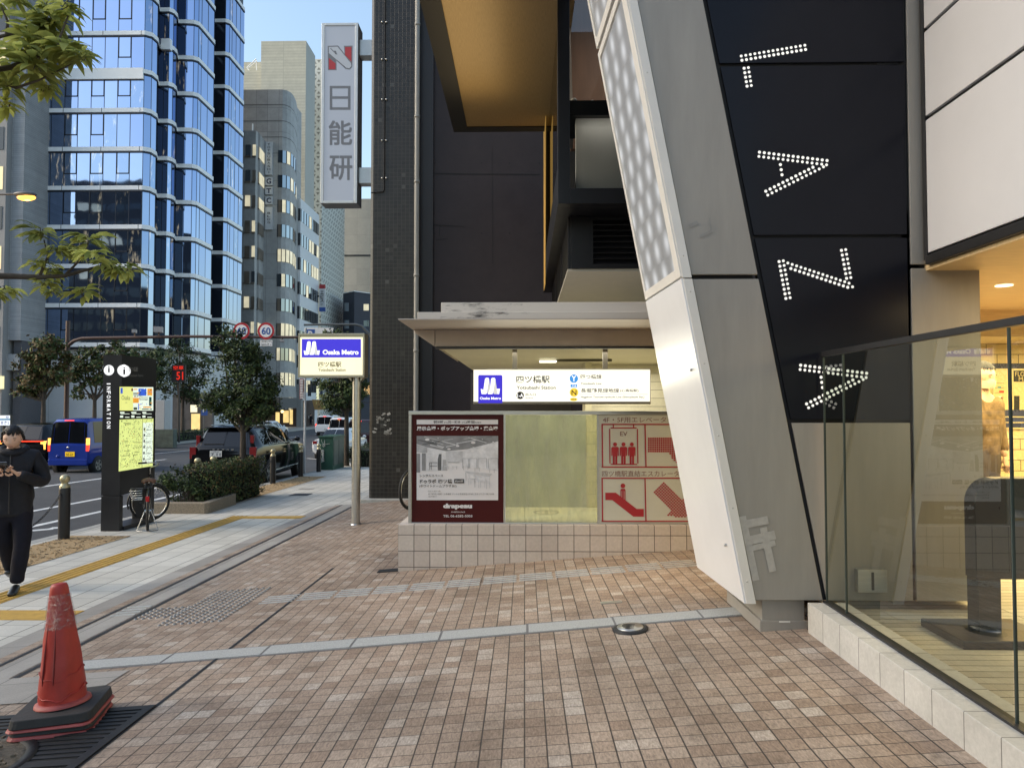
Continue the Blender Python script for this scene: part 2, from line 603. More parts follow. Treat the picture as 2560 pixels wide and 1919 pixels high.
# granite band in separate stones, drain slots and joints
grp = 'granite band stones across the plaza'
xs = [-3.25, -2.45, -1.78, -1.18, -0.58, 0.02, 0.62, 1.22, 1.62]
for i, (a, c) in enumerate(zip(xs, xs[1:])):
    y0 = 4.70 + .02 * i
    b = MB()
    b.hexa([(a + .008, y0, gz(a, y0) - .03), (c - .008, y0 + .02, gz(c, y0) - .03), (c - .008, y0 + .20, gz(c, y0 + .2) - .03), (a + .008, y0 + .19, gz(a, y0 + .2) - .03)],
           [(a + .008, y0, gz(a, y0) + .006), (c - .008, y0 + .02, gz(c, y0) + .006), (c - .008, y0 + .20, gz(c, y0 + .2) + .006), (a + .008, y0 + .19, gz(a, y0 + .2) + .006)], M_GRANITE)
    b.hexa([(a - .012, y0 - .02, gz(a, y0) - .03), (c + .012, y0, gz(c, y0) - .03), (c + .012, y0 + .22, gz(c, y0 + .2) - .03), (a - .012, y0 + .21, gz(a, y0 + .2) - .03)],
           [(a - .012, y0 - .02, gz(a, y0) + .003), (c + .012, y0, gz(c, y0) + .003), (c + .012, y0 + .22, gz(c, y0 + .2) + .003), (a - .012, y0 + .21, gz(a, y0 + .2) + .003)], mat('joint_grey', (0.15, 0.15, 0.15), 0.8))
    structure(b.build('granite_band'))
def slot(x, y0, y1, wd, m, name='drain_slot'):
    b = MB()
    n = 6
    for k in range(n):
        a, c = y0 + (y1 - y0) * k / n, y0 + (y1 - y0) * (k + 1) / n
        b.quad((x - wd / 2, a, gz(x, a) + .004), (x + wd / 2, a, gz(x, a) + .004), (x + wd / 2, c, gz(x, c) + .004), (x - wd / 2, c, gz(x, c) + .004), m)
    return structure(b.build(name))
slot(-3.70, -2, 14.2, .035, M_DARKSTEEL)
slot(-3.37, -2, 14.2, .035, M_DARKSTEEL)
slot(-2.07, -2, 7.6, .022, M_DARKSTEEL, 'paving_joint')
strip('drain_slabs', -3.66, -3.41, -2, 14.2, .004, M_SLAB)
strip('service_cover', -3.62, -2.6, 4.15, 4.62, .005, M_SLAB)

# metal tactile bars and studs let into the plaza
bar_m = M_BAR
x, k = -2.36, 0
while x < 1.45:
    yb = 6.22 + .02 * k
    b = MB()
    for q in range(4):
        yy = yb + q * .075
        b.hexa([(x, yy - .011, gz(x, yy) - .01), (x + .31, yy - .011, gz(x + .31, yy) - .01), (x + .31, yy + .011, gz(x + .31, yy) - .01), (x, yy + .011, gz(x, yy) - .01)],
               [(x + .006, yy - .008, gz(x, yy) + .007), (x + .304, yy - .008, gz(x + .31, yy) + .007), (x + .304, yy + .008, gz(x + .31, yy) + .007), (x + .006, yy + .008, gz(x, yy) + .007)], bar_m)
    tag(b.build('tactile_bar_set', base=(x + .15, yb + .11, gz(x, yb))), 'one set of four steel guide bars in the row leading to the pillar', 'tactile bar', 'steel tactile bar sets across the plaza')
    x += .33
    k += 1
b = MB()
for q in range(4):
    yy = 6.15 + q * .09
    b.hexa([(-3.64, yy - .012, gz(-3.64, yy) - .01), (-3.42, yy - .012, gz(-3.42, yy) - .01), (-3.42, yy + .012, gz(-3.42, yy) - .01), (-3.64, yy + .012, gz(-3.64, yy) - .01)],
           [(-3.64, yy - .008, gz(-3.64, yy) + .012), (-3.42, yy - .008, gz(-3.42, yy) + .012), (-3.42, yy + .008, gz(-3.42, yy) + .012), (-3.64, yy + .008, gz(-3.64, yy) + .012)], bar_m)
tag(b.build('tactile_bar_set', base=(-3.5, 6.3, gz(-3.5, 6.3))), 'short set of steel bars between the two dark drain lines', 'tactile bar')
st = MB()
st.lathe([(0.0, .006), (.011, .0055), (.017, 0), (.0185, -.004)], (0, 0, 0), mat('stud_steel', (.20, .20, .195), .45, .5, var=.1), 8)
stud0 = st.build('tactile_stud')
tag(stud0, 'small steel warning stud set in the brick paving', 'tactile stud', 'steel tactile studs at the end of the bar row')
first = True
for (x0, x1, y0, y1) in ((-3.32, -2.98, 5.98, 6.3), (-2.98, -2.44, 5.72, 6.85)):
    yy = y0
    r = 0
    while yy < y1:
        xx = x0
        while xx < x1:
            o = stud0 if first else stud0.copy()
            if not first:
                COL.objects.link(o)
            first = False
            o.location = (xx, yy, gz(xx, yy) + .004)
            xx += .062
        yy += .062
        r += 1

# drain, plates
b = MB()
c = G(1576, 1573)
c.z = gz(c.x, c.y)
ax = Vector((-0.078, 0.02, 1))
b.lathe([(.118, 0), (.118, .012), (.10, .018), (.088, .018)], c, M_DARKSTEEL, 28, ax)
b.lathe([(.088, .017), (.086, .022), (.0, .022)], c, M_STEEL, 28, ax)
for k in range(-2, 3):
    wd = .055 * math.sqrt(max(.1, 1 - (k / 3) ** 2))
    b.obox(c + Vector((0, k * .022, .0232)), (wd * 2, .009, .002), Matrix.Identity(3), M_DARKSTEEL)
tag(b.build('floor_drain', base=c), 'round steel floor drain with dark rubber rim in the brick paving', 'drain')
for (px, py, w_, d_, lab, m) in ((1528, 1506, .16, .05, 'small pale metal plate let into tiles near the pillar', M_STEEL), (972, 1426, .22, .14, 'dark hatch plate beside the end of the tiled plinth', M_DARKSTEEL), (752, 1236, .42, .45, 'dark square inspection cover in the pale pavement', M_DARKSTEEL), (766, 1222, .35, .2, 'smaller grey inspection cover farther along the pale pavement', M_SLAB)):
    c = G(px, py)
    b = MB()
    q = [(c.x - w_ / 2, c.y - d_ / 2), (c.x + w_ / 2, c.y - d_ / 2), (c.x + w_ / 2, c.y + d_ / 2), (c.x - w_ / 2, c.y + d_ / 2)]
    zz = lambda x, y: gz(x, y) if c.y < 14 else gz(XE, y)
    b.hexa([(x, y, zz(x, y) - .01) for x, y in q], [(x, y, zz(x, y) + .007) for x, y in q], m)
    tag(b.build('cover_plate', base=c), lab, 'cover plate')

# tree grate at the front left corner, round the trunk that stands just outside the picture
TX, TY = -2.72, 3.30
g = thing('tree_grate', 'square cast iron tree grate under the red traffic cone', 'tree grate', (TX, TY, gz(TX, TY)))
b = MB()
x0, x1, y0, y1 = TX - .65, TX + .65, TY - .65, TY + .65
def gbar(b, xa, xb, ya, yb, h=.012, m=M_DARKSTEEL):
    q = [(xa, ya), (xb, ya), (xb, yb), (xa, yb)]
    b.hexa([(x, y, gz(x, y) - .02) for x, y in q], [(x, y, gz(x, y) + h) for x, y in q], m)
for (xa, xb, ya, yb) in ((x0, x0 + .05, y0, y1), (x1 - .05, x1, y0, y1), (x0 + .05, x1 - .05, y0, y0 + .05), (x0 + .05, x1 - .05, y1 - .05, y1), (TX - .03, TX + .03, y0 + .05, TY - .33), (TX - .03, TX + .03, TY + .33, y1 - .05), (x0 + .05, TX - .33, TY - .03, TY + .03), (TX + .33, x1 - .05, TY - .03, TY + .03)):
    gbar(b, xa, xb, ya, yb)
for k in range(24):
    yy = y0 + .075 + k * .05
    dy = abs(yy - TY)
    ix = math.sqrt(max(0, .36 ** 2 - dy ** 2))
    for s in (-1, 1):
        a, c = (TX + ix, x1 - .05) if s > 0 else (x0 + .05, TX - ix)
        if abs(yy - TY) < .04:
            continue
        if ix > 0:
            gbar(b, a, c, yy - .013, yy + .013, .009)
        else:
            a, c = (TX + .03, x1 - .05) if s > 0 else (x0 + .05, TX - .03)
            gbar(b, a, c, yy - .013, yy + .013, .009)
b.lathe([(.31, -.02), (.31, .014), (.36, .014), (.36, -.02)], (TX, TY, gz(TX, TY)), M_DARKSTEEL, 32, ax)
b.build('grating', g)
b = MB()
b.hexa([(x, y, gz(x, y) - .2) for x, y in ((x0, y0), (x1, y0), (x1, y1), (x0, y1))], [(x, y, gz(x, y) + .0045) for x, y in ((x0, y0), (x1, y0), (x1, y1), (x0, y1))], mat('grate_pit', (0.012, 0.011, 0.01), 0.95))
b.build('pit', g)
b = MB()
b.lathe([(.31, 0), (.2, .02), (.0, .035)], (TX, TY, gz(TX, TY) + .006), M_SOIL, 24, ax)
for _ in range(60):
    a, r = random.uniform(0, 6.28), random.uniform(.05, .3)
    b.obox((TX + math.cos(a) * r, TY + math.sin(a) * r, gz(TX, TY) + .03 + .078 * math.cos(a) * r), (.02, .013, .01), Matrix.Rotation(a, 3, 'Z'), M_SOIL)
stuff(b.build('soil'))

# ================================================================ leaning pillar and entrance front
LEAN = 0.187
PY = 4.45
M_GREYP = mat('grey_metal_panel', (0.33, 0.312, 0.283), 0.5, 0.15, var=0.10, vs=2.6, spec=0.3, big=0.22, stretch=(2.4, 2.4, .35), bump=.06, bs=3)
M_TRIMW = mat('white_trim', (0.70, 0.68, 0.64), 0.4, var=0.04, vs=4)
M_WPANEL = mat('white_gloss_panel', (0.72, 0.73, 0.75), 0.30, 0.0, var=0.03, vs=2)
M_JOINT = mat('black_joint', (0.012, 0.012, 0.013), 0.8, var=0)
M_NAVY = mat('navy_gloss_panel', (0.009, 0.010, 0.0155), 0.22, var=0.1, vs=2, spec=0.16)
M_SIGNW = mat('white_sign_face', (0.60, 0.60, 0.62), 0.45, var=0.03, vs=1.5)
M_DKMET = mat('dark_metal', (0.05, 0.05, 0.053), 0.4, 0.6, var=0.1)
ZB, ZJ, ZT = 0.23, 2.265, 7.2
def lx(x, z):
    return x - LEAN * (z - ZB)
pil = thing('leaning_pillar', 'huge grey pillar leaning left with white edge and backlit side panel', 'pillar', (1.62, PY, ZB))
def slab(b, xa, xb, y0, y1, za, zb, m):
    b.hexa([(lx(xa, za), y0, za), (lx(xb, za), y0, za), (lx(xb, za), y1, za), (lx(xa, za), y1, za)],
           [(lx(xa, zb), y0, zb), (lx(xb, zb), y0, zb), (lx(xb, zb), y1, zb), (lx(xa, zb), y1, zb)], m)
core = MB()
core.hexa([(lx(1.40, ZB + .01), PY + .03, ZB + .01), (lx(1.84, ZB + .01), PY + .03, ZB + .01), (lx(1.84, ZB + .01), 5.40, ZB + .01), (lx(1.34, ZB + .01), 5.40, ZB + .01)],
          [(lx(1.40, ZT), PY + .03, ZT), (lx(1.84, ZT), PY + .03, ZT), (lx(1.84, ZT), 5.40, ZT), (lx(1.34, ZT), 5.40, ZT)], M_JOINT)
core.build('core', pil)
for za, zb in ((ZB, ZJ - .014), (ZJ + .014, ZT)):
    b = MB()
    slab(b, 1.447, 1.866, PY, PY + .025, za, zb, M_GREYP)
    b.build('front_panel', pil, bevel=.004)
    b = MB()
    slab(b, 1.385, 1.443, PY - .012, PY + .05, za - .02, zb, M_TRIMW)
    for q in range(5):
        z = za + .12 + (zb - za - .2) * q / 4
        if z < 6:
            b.lathe([(.006, 0), (.004, .003), (0, .003)], (lx(1.415, z), PY - .012, z), M_STEEL, 8, (0, -1, 0))
    b.build('edge_trim', pil, bevel=.003)
def side(b, t0, t1, za, zb, m, inset=0.0, th=.03):
    """A strip of the pillar's left face: t runs from the front edge (0) to the rear edge (1)."""
    def pt(t, z, o):
        x = 1.372 + (1.318 - 1.372) * t
        y = PY - .006 + (5.43 - PY) * t
        return (lx(x, z) + o, y, z)
    b.hexa([pt(t0, za, inset), pt(t1, za, inset), pt(t1, za, inset + th), pt(t0, za, inset + th)],
           [pt(t0, zb, inset), pt(t1, zb, inset), pt(t1, zb, inset + th), pt(t0, zb, inset + th)], m)
b = MB()
side(b, 0, 1, ZB - .02, ZJ - .012, M_WPANEL)
for q in (.32, 1.45):
    z = ZB + q
    b.lathe([(.011, 0), (.009, .012), (0, .014)], (lx(1.36, z), PY + .12, z), M_STEEL, 10, (-1, -.05, 0))
b.build('side_panel', pil, bevel=.003)
m = bpy.data.materials.new('backlit_spots')
m.use_nodes = True
nt = m.node_tree
bs = nt.nodes['Principled BSDF']
bs.inputs['Base Color'].default_value = (.26, .27, .285, 1)
bs.inputs['Roughness'].default_value = 0.3
co = objco(nt)
sp = _n(nt, 'ShaderNodeSeparateXYZ')
nt.links.new(co, sp.inputs[0])
yv = math_n(nt, 'DIVIDE', sp.outputs[1], 0.26)
zv = math_n(nt, 'DIVIDE', sp.outputs[2], 0.17)
zr = math_n(nt, 'FLOOR', zv)
jit = _n(nt, 'ShaderNodeTexWhiteNoise', noise_dimensions='1D')
nt.links.new(zr, jit.inputs['W'])
yv = math_n(nt, 'ADD', yv, math_n(nt, 'MULTIPLY', jit.outputs[0], 1.0))
dy = math_n(nt, 'MULTIPLY', math_n(nt, 'SUBTRACT', math_n(nt, 'FRACT', yv), 0.5), 0.26 / 0.058)
dz = math_n(nt, 'MULTIPLY', math_n(nt, 'SUBTRACT', math_n(nt, 'FRACT', zv), 0.5), 0.17 / 0.066)
r2 = math_n(nt, 'ADD', math_n(nt, 'MULTIPLY', dy, dy), math_n(nt, 'MULTIPLY', dz, dz))
gs = math_n(nt, 'POWER', 2.718, math_n(nt, 'MULTIPLY', r2, -1.0))
bs.inputs['Emission Color'].default_value = (.93, .96, 1, 1)
nt.links.new(math_n(nt, 'ADD', math_n(nt, 'MULTIPLY', gs, 0.42 * EK), 0.03 * EK), bs.inputs['Emission Strength'])
M_SPOTS = m
ZQ = 4.22
for za, zb in ((ZJ, ZQ - .02), (ZQ + .02, ZT)):
    b = MB()
    side(b, .10, .955, za + .06, zb - .05, M_SPOTS, .012, .012)
    b.build('backlit_panel', pil)
    b = MB()
    side(b, 0, .10, za, zb, M_TRIMW)
    side(b, .955, 1, za, zb, M_TRIMW)
    side(b, .10, .955, za, za + .06, M_TRIMW)
    side(b, .10, .955, zb - .05, zb, M_TRIMW)
    b.build('panel_frame', pil, bevel=.003)
b = MB()
b.box(1.50, 1.765, 4.49, 5.2, -.2, ZB - .004, M_GREYP)
b.box(1.482, 1.78, 4.475, 5.2, -.2, gz(1.6, 4.5) + .06, M_GREYP)
b.box(1.60, 1.67, 4.472, 4.475, .085, .095, M_TRIMW)
b.build('foot_block', pil, bevel=.004)
# remains of stuck-on tape on the pillar
b = MB()
M_TAPE = mat('old_tape', (0.385, 0.37, 0.345), 0.5, var=0.12, vs=20)
for x0, y0, x1, y1, wd in ((1862, 1310, 1920, 1299, 20), (1866, 1352, 1938, 1336, 22), (1856, 1290, 1890, 1450, 17), (1908, 1318, 1932, 1428, 18), (1870, 1372, 1938, 1356, 14)):
    b.lpx(x0, y0, x1, y1, wd, PY - .003 - .0006 * wd / 10, M_TAPE)
b.build('tape_remains', pil)
b = MB()
M_SMUDGE = mat('grey_smudge', (0.25, 0.24, 0.225), 0.5, var=0.1)
for x0, y0, x1, y1, wd in ((1722, 566, 1745, 556, 10), (1750, 592, 1780, 578, 8), (1774, 545, 1778, 575, 4)):
    b.lpx(x0, y0, x1, y1, wd, PY - .003, M_SMUDGE)
b.build('scuff_mark', pil)

fac = thing('entrance_front', 'navy and grey panelled entrance front beside the leaning pillar', 'building front', (2.3, PY, .23))
XR, XG = 2.425, 2.875
b = MB()
slab(b, 1.868, 2.9, PY + .02, PY + .06, ZB, ZT, M_JOINT)
b.box(2.40, XG - .003, PY + .02, 5.3, ZB, ZT, M_JOINT)
b.build('backing', fac)
def fpanel(name, za, zb, m, xr=XR):
    b = MB()
    b.hexa([(lx(1.893, za), PY, za), (xr, PY, za), (xr, PY + .018, za), (lx(1.893, za), PY + .018, za)],
           [(lx(1.893, zb), PY, zb), (xr, PY, zb), (xr, PY + .018, zb), (lx(1.893, zb), PY + .018, zb)], m)
    return b
M_DOT = emis('dot_lamp', (1.0, 0.97, 0.90), 0.85)
strokes = [((1854, 146), (2013, 119)), ((1862, 148), (1873, 215)), ((2067, 407), (1898, 386)), ((2067, 407), (1917, 483)), ((1949, 399), (1957, 450)),
           ((1953, 653), (1970, 745)), ((1957, 659), (2121, 713)), ((2109, 625), (2126, 718)), ((2166, 938), (2001, 918)), ((2166, 938), (2019, 1014)), ((2051, 930), (2058, 981))]
def segd(p, a, c):
    a, c, p = Vector(a), Vector(c), Vector(p)
    t = max(0, min(1, (p - a).dot(c - a) / (c - a).length_squared))
    return (a + (c - a) * t - p).length
dots = []
for si, (a_, c_) in enumerate(strokes):
    a_, c_ = Vector(a_), Vector(c_)
    d_ = (c_ - a_).normalized()
    n_ = max(1, round((c_ - a_).length / 11.8))
    for row in ((0,) if si in (4, 10) else (-5.4, 5.4)):
        for k in range(n_ + 1):
            p = a_ + (c_ - a_) * (k / n_) + Vector((-d_.y, d_.x)) * row
            if all((Vector(q_) - p).length > 7.6 for q_, _ in dots):
                dots.append((tuple(p), 3.9 if row >= 0 else 3.6))
bounds = [(1.35 + .012, 2.52 - .012), (2.52 + .012, 3.63 - .012), (3.63 + .012, ZT)]
for za, zb in bounds:
    b = fpanel('navy_panel', za, zb, M_NAVY)
    for p, r in dots:
        q = P(p[0], p[1], PY - .002)
        if za < q.z < zb:
            b.disc(q, r / 1750 * PY, M_DOT, n=10)
    b.build('navy_panel', fac)
fpanel('grey_panel', .23, 1.35 - .012, M_GREYP).build('grey_panel', fac, bevel=.003)
b = MB()
b.box(XR + .022, XG, PY, PY + .018, ZB, 2.315, M_GREYP)
b.box(XG - .018, XG, PY + .018, 5.3, ZB, 2.315, M_GREYP)
b.build('grey_panel', fac, bevel=.003)
b = MB()
b.box(XR + .022, XG, PY, PY + .018, 2.34, ZT, M_GREYP)
b.build('grey_panel', fac, bevel=.003)
b = MB()
c = P(2182, 1452, PY - .04)
b.box(c.x - .09, c.x + .09, PY - .04, PY, c.z - .07, c.z + .07, M_STEEL)
b.box(c.x - .008, c.x + .008, PY - .044, PY - .04, c.z - .055, c.z + .055, M_DKMET)
b.build('outlet_box', fac, bevel=.006)

# big pale sign wall hanging over the entrance, seen from its side
sw = thing('sign_wall', 'large blank pale grey sign wall jutting over the entrance', 'sign wall', (2.55, 3.4, 2.36))
SX = 2.52
def syz(y0, y1, za, zb, x0, x1, m, name, bev=0.0):
    b = MB()
    b.box(x0, x1, y0, y1, za, zb, m)
    return b.build(name, sw, bevel=bev)
for za, zb in ((2.40, 3.235), (3.262, 3.795), (3.82, 4.7), (4.73, 5.6)):
    syz(1.2, PY - .06, za, zb, SX, SX + .05, M_SIGNW, 'sign_panel', .004)
syz(1.2, PY - .03, 2.36, 5.65, SX + .02, SX + .6, M_DKMET, 'frame')
syz(1.2, PY - .045, 2.325, 2.385, SX - .012, SX + .10, M_DKMET, 'bottom_trim', .008)
syz(PY - .058, PY - .025, 2.36, 5.65, SX - .006, SX + .03, M_DKMET, 'end_trim')

# entrance hall behind the glass
M_WOOD = mat('pale_wood_ceiling', (0.62, 0.47, 0.27), 0.5, var=0.14, vs=5, stretch=(1, 14, 14))
M_DECK = tile_mat('hall_deck', 'xy', 3.0, 0.075, 0.008, [(0, (.42, .40, .35)), (1, (.52, .50, .44))], (.07, .065, .055), 0.6, 0.3, 0.06, 60, stain=.1)
M_YBRICK = tile_mat('yellow_wall_tile', 'xz', 0.21, 0.105, 0.009, [(0, (.62, .50, .27)), (1, (.70, .58, .34))], (.09, .07, .05), 0.4, 0.3, 0.05, 40, off=0.5, stain=.05)
b = MB()
b.box(SX + .02, 7.0, 0.5, 7.4, 2.30, 2.36, M_WOOD)
b.box(2.9, 7.0, 6.3, 7.4, 2.06, 2.30, M_WOOD)
structure(b.build('hall_ceiling'))
b = MB()
b.quad((1.93, -2, .17), (7, -2, .17), (7, 7.4, .17), (1.93, 7.4, .17), M_DECK)
structure(b.build('hall_floor'))
hw = thing('hall_wall', 'yellow tiled back wall of the entrance hall carrying the floor map', 'wall', (4.5, 7.05, .17))
b = MB()
b.box(2.0, 7.0, 7.05, 7.2, .17, 2.3, M_YBRICK)
b.build('tiled_face', hw)
b = MB()
b.box(6.9, 7.0, 0, 7.04, .17, 2.3, M_YBRICK)
b.build('side_face', hw)
M_INK = mat('black_ink', (0.02, 0.02, 0.022), 0.5, var=0)
M_NAVYP = mat('navy_print', (0.03, 0.035, 0.08), 0.5, var=0)
M_CREAMLIT = emis('floor_map_face', (1.0, 0.76, 0.30), 0.5)
YB = 7.02
b = MB()
pa, pb = P(2486, 1072, YB), P(2640, 908, YB)
b.box(pa.x, pb.x + .3, YB + .002, YB + .03, pa.z, pb.z, M_CREAMLIT)
def zb_(py):
    return P(2500, py, YB).z
b.box(pa.x - .01, pb.x + .3, YB - .003, YB + .001, zb_(921), zb_(908), M_NAVYP)
for ya, yb in ((1040, 1024), (1054, 1043), (1068, 1057)):
    b.box(pa.x - .01, pb.x + .3, YB - .003, YB + .001, zb_(ya), zb_(yb), M_NAVYP)
b.rpx(2534, 926, 2600, 954, YB - .001, M_INK)
b.tpx('FLOOR', 2538, 929, 2582, 940, YB - .003, M_CREAMLIT)
b.tpx('MAP', 2547, 942, 2577, 952, YB - .003, M_CREAMLIT)
b.tpx('1', 2535, 989, 2549, 1024, YB - .001, M_INK)
for k in range(5):
    b.rpx(2488, 957 + 12 * k, 2510, 957.8 + 12 * k, YB - .001, M_INK)
b.rpx(2494, 966, 2503, 970, YB - .0015, mat('teal_print', (.05, .25, .3), .5, var=0))
b.rpx(2498, 976, 2510, 981, YB - .0015, mat('red_print', (.5, .05, .03), .5, var=0))
b.build('floor_map_board', hw)
b = MB()
b.rpx(2507, 812, 2600, 838, YB, mat('crimson_print', (.30, .012, .02), .5, var=0))
b.tpx('大阪', 2512, 816, 2536, 832, YB - .002, M_CREAMLIT, .02)
b.rpx(2507, 841, 2600, 848, YB, M_INK)
b.build('notice_strip', hw)
for x in (3.4, 4.8):
    for y in (5.0, 6.0):
        b = MB()
        b.lathe([(.055, 0), (.055, -.006), (.04, -.006), (.04, -.002), (0, -.002)], (x, y, 2.299), emis('downlight_face', (1, .8, .5), 3.0) if not _MATS.get('dlf') else _MATS['dlf'], 16)
        _MATS['dlf'] = b.mats[0]
        tag(b.build('ceiling_downlight', base=(x, y, 2.3)), 'small round warm downlight in the wooden entrance ceiling', 'downlight', 'downlights in the entrance ceiling')
lamp('hall_light', 'AREA', (4.6, 5.6, 2.02), 120, (1.0, 0.72, 0.34), 2.6, 1.6)
lamp('hall_light', 'AREA', (4.2, 3.2, 2.27), 55, (1.0, 0.74, 0.38), 2.0, 1.6)

# dark stand in the hall
sb = thing('panel_stand', 'dark rounded panel on a heavy foot standing in the lit entrance', 'stand', (3.0, 3.95, .17))
M_BLKP = mat('charcoal_panel', (0.035, 0.036, 0.04), 0.3, var=0.1)
def rpoly(x0, x1, z0, z1, r, n=6, corners=(0, 0, 1, 1)):
    out = []
    for (cx, cz, a0, on) in ((x0 + r, z0 + r, 180, corners[0]), (x1 - r, z0 + r, 270, corners[1]), (x1 - r, z1 - r, 0, corners[2]), (x0 + r, z1 - r, 90, corners[3])):
        if on:
            out += [(cx + r * math.cos(rad(a0 + 90 * i / n)), cz + r * math.sin(rad(a0 + 90 * i / n))) for i in range(n + 1)]
        else:
            sx, sz = (-1 if a0 in (180, 90) else 1), (-1 if a0 in (180, 270) else 1)
            out.append((cx + sx * r, cz + sz * r))
    return out
b = MB()
pp = rpoly(2.47, 4.3, .50, 1.05, .14, 8, (0, 0, 1, 1))
b.hexa([(x, 3.9, z) for x, z in pp], [(x, 4.0, z) for x, z in pp], M_BLKP)
b.build('panel', sb, bevel=.004)
b = MB()
b.box(2.48, 2.60, 3.90, 4.0, .20, .5, M_BLKP)
b.build('post', sb)
b = MB()
b.box(2.30, 2.82, 3.75, 4.15, .17, .215, M_BLKP)
b.build('foot', sb, bevel=.006)

# glass balustrade on its stone plinth
M_PLINTH = tile_mat('pale_plinth_stone', 'yz', 0.22, 0.6, 0.007, [(0, (.47, .46, .43)), (1, (.58, .57, .54))], (.16, .15, .14), 0.7, 0.3, 0.08, 50, stain=.25)
b = MB()
b.box(1.75, 1.99, -1.5, 4.40, -.3, .232, M_PLINTH)
tag(b.build('stone_plinth', bevel=.004), 'low pale stone plinth under the glass balustrade', 'plinth')
gl = thing('glass_balustrade', 'tall clear glass balustrade with dark metal top rail on the pale plinth', 'balustrade', (1.87, 3, .232))
M_GLASS = glass('balustrade_glass', (0.79, 0.86, 0.79), 0.18)
M_GEDGE = mat('green_glass_edge', (0.05, 0.065, 0.06), 0.15, var=0)
for y0, y1 in ((-1.0, .55), (.565, 2.73), (2.745, 4.135), (4.15, 4.40)):
    b = MB()
    b.quad((1.87, y1, .236), (1.87, y0, .236), (1.87, y0, 1.75), (1.87, y1, 1.75), M_GLASS)
    b.box(1.864, 1.876, y1 - .004, y1 + .002, .234, 1.75, M_GEDGE)
    b.build('glass_pane', gl)
b = MB()
b.box(1.854, 1.886, -1.0, 4.40, 1.752, 1.784, M_DKMET)
b.build('top_rail', gl, bevel=.003)
b = MB()
b.box(1.845, 1.895, -1.0, 4.40, .2325, .244, M_DKMET)
b.build('base_channel', gl)
# ================================================================ station entrance with its tiled plinth
WY = 7.17
M_PTILE = tile_mat('plinth_tile', 'xz', 0.163, 0.163, 0.009, [(0, (.55, .48, .425)), (1, (.63, .56, .495))], (.10, .085, .075), 0.5, 0.5, 0.07, 35, stain=.12)
b = MB()
xl, xr = P(995, 1380, WY).x, 2.6
zt = P(1300, 1312, WY).z
b.box(xl, xr, WY, WY + .30, -.8, zt, M_PTILE)
b.box(xl, xl + .28, WY + .30, 10.5, -.9, zt - .004, M_PTILE)
o = b.build('tiled_plinth', bevel=.004, base=(xl, WY, zt - .163 * 6 + .06))
tag(o, 'low plinth of cream square tiles below the station poster panels', 'plinth')

st = thing('station_entrance', 'metro station entrance with dirty cream canopy over the stairs', 'station entrance', (.3, WY + .1, zt))
M_CREAM = mat('cream_metal', (0.55, 0.51, 0.45), 0.5, var=0.07, vs=4, big=0.18)
M_CREAM2 = mat('beige_fascia', (0.46, 0.41, 0.36), 0.5, var=0.07, vs=4, big=0.18)
M_SOFF = mat('soffit_cream', (0.62, 0.58, 0.42), 0.6, var=0.06, vs=3)
# stained canopy edge: black runs of dirt hanging from the joint
mm = bpy.data.materials.new('dirty_cream_edge')
mm.use_nodes = True
nt = mm.node_tree
bs = nt.nodes['Principled BSDF']
bs.inputs['Roughness'].default_value = .6
co = objco(nt)
f = noise_n(nt, co, 3.2, 8, 0.75, (1.0, 1, 4))
f2 = noise_n(nt, co, .9, 3, .5)
nt.links.new(mixc(nt, ramp(nt, math_n(nt, 'ADD', math_n(nt, 'MULTIPLY', f, .6), math_n(nt, 'MULTIPLY', f2, .5)), [(.61, (0, 0, 0)), (.70, (1, 1, 1))]), (.60, .55, .49), (.05, .042, .038)), bs.inputs['Base Color'])
M_DIRTY = mm
Y1, Y2 = 6.2, 7.0
xe = P(995, 799, Y1).x
XRR = 2.7
def zpx(py, Y):
    return P(1300, py, Y).z
b = MB()
z0 = zpx(799, Y1)
b.box(xe, XRR, Y1, 9.5, z0, z0 + .012, M_CREAM2)
b.box(P(1043, 790, Y1).x, XRR, Y1 + .01, Y1 + .16, z0 + .012, zpx(779, Y1), M_DIRTY)
b.box(P(1104, 768, Y1 + .2).x, XRR, Y1 + .16, Y1 + .40, z0 + .012, zpx(757, Y1 + .2), M_DIRTY)
b.box(xe + .3, XRR, Y1 + .4, 9.5, z0 + .012, z0 + .1, M_CREAM)
b.build('canopy_roof', st, bevel=.004)
b = MB()
zf1, zf0 = zpx(822, Y2), zpx(866, Y2)
xa, xb = P(1034, 822, Y2).x, P(1088, 864, Y2).x
b.hexa([(xb, Y2, zf0), (XRR, Y2, zf0), (XRR, Y2 + .05, zf0), (xb, Y2 + .05, zf0)], [(xb, Y2, z0 - .002), (XRR, Y2, z0 - .002), (XRR, Y2 + .05, z0 - .002), (xb, Y2 + .05, z0 - .002)], M_CREAM2)
b.hexa([(xe + .02, Y2, z0 - .03), (xb - .004, Y2, zf0), (xb - .004, 9.5, zf0), (xe + .02, 9.5, z0 - .03)], [(xe + .02, Y2, z0 - .002), (xb - .004, Y2, z0 - .002), (xb - .004, 9.5, z0 - .002), (xe + .02, 9.5, z0 - .002)], M_CREAM2)
b.box(xb, XRR, Y2 - .012, Y2 + .06, zf0 - .022, zf0 - .001, M_DKMET)
b.build('canopy_fascia', st, bevel=.004)
b = MB()
b.box(xb, XRR, Y2 + .06, 13.2, zf0 + .02, zf0 + .06, M_SOFF)
b.build('soffit', st)
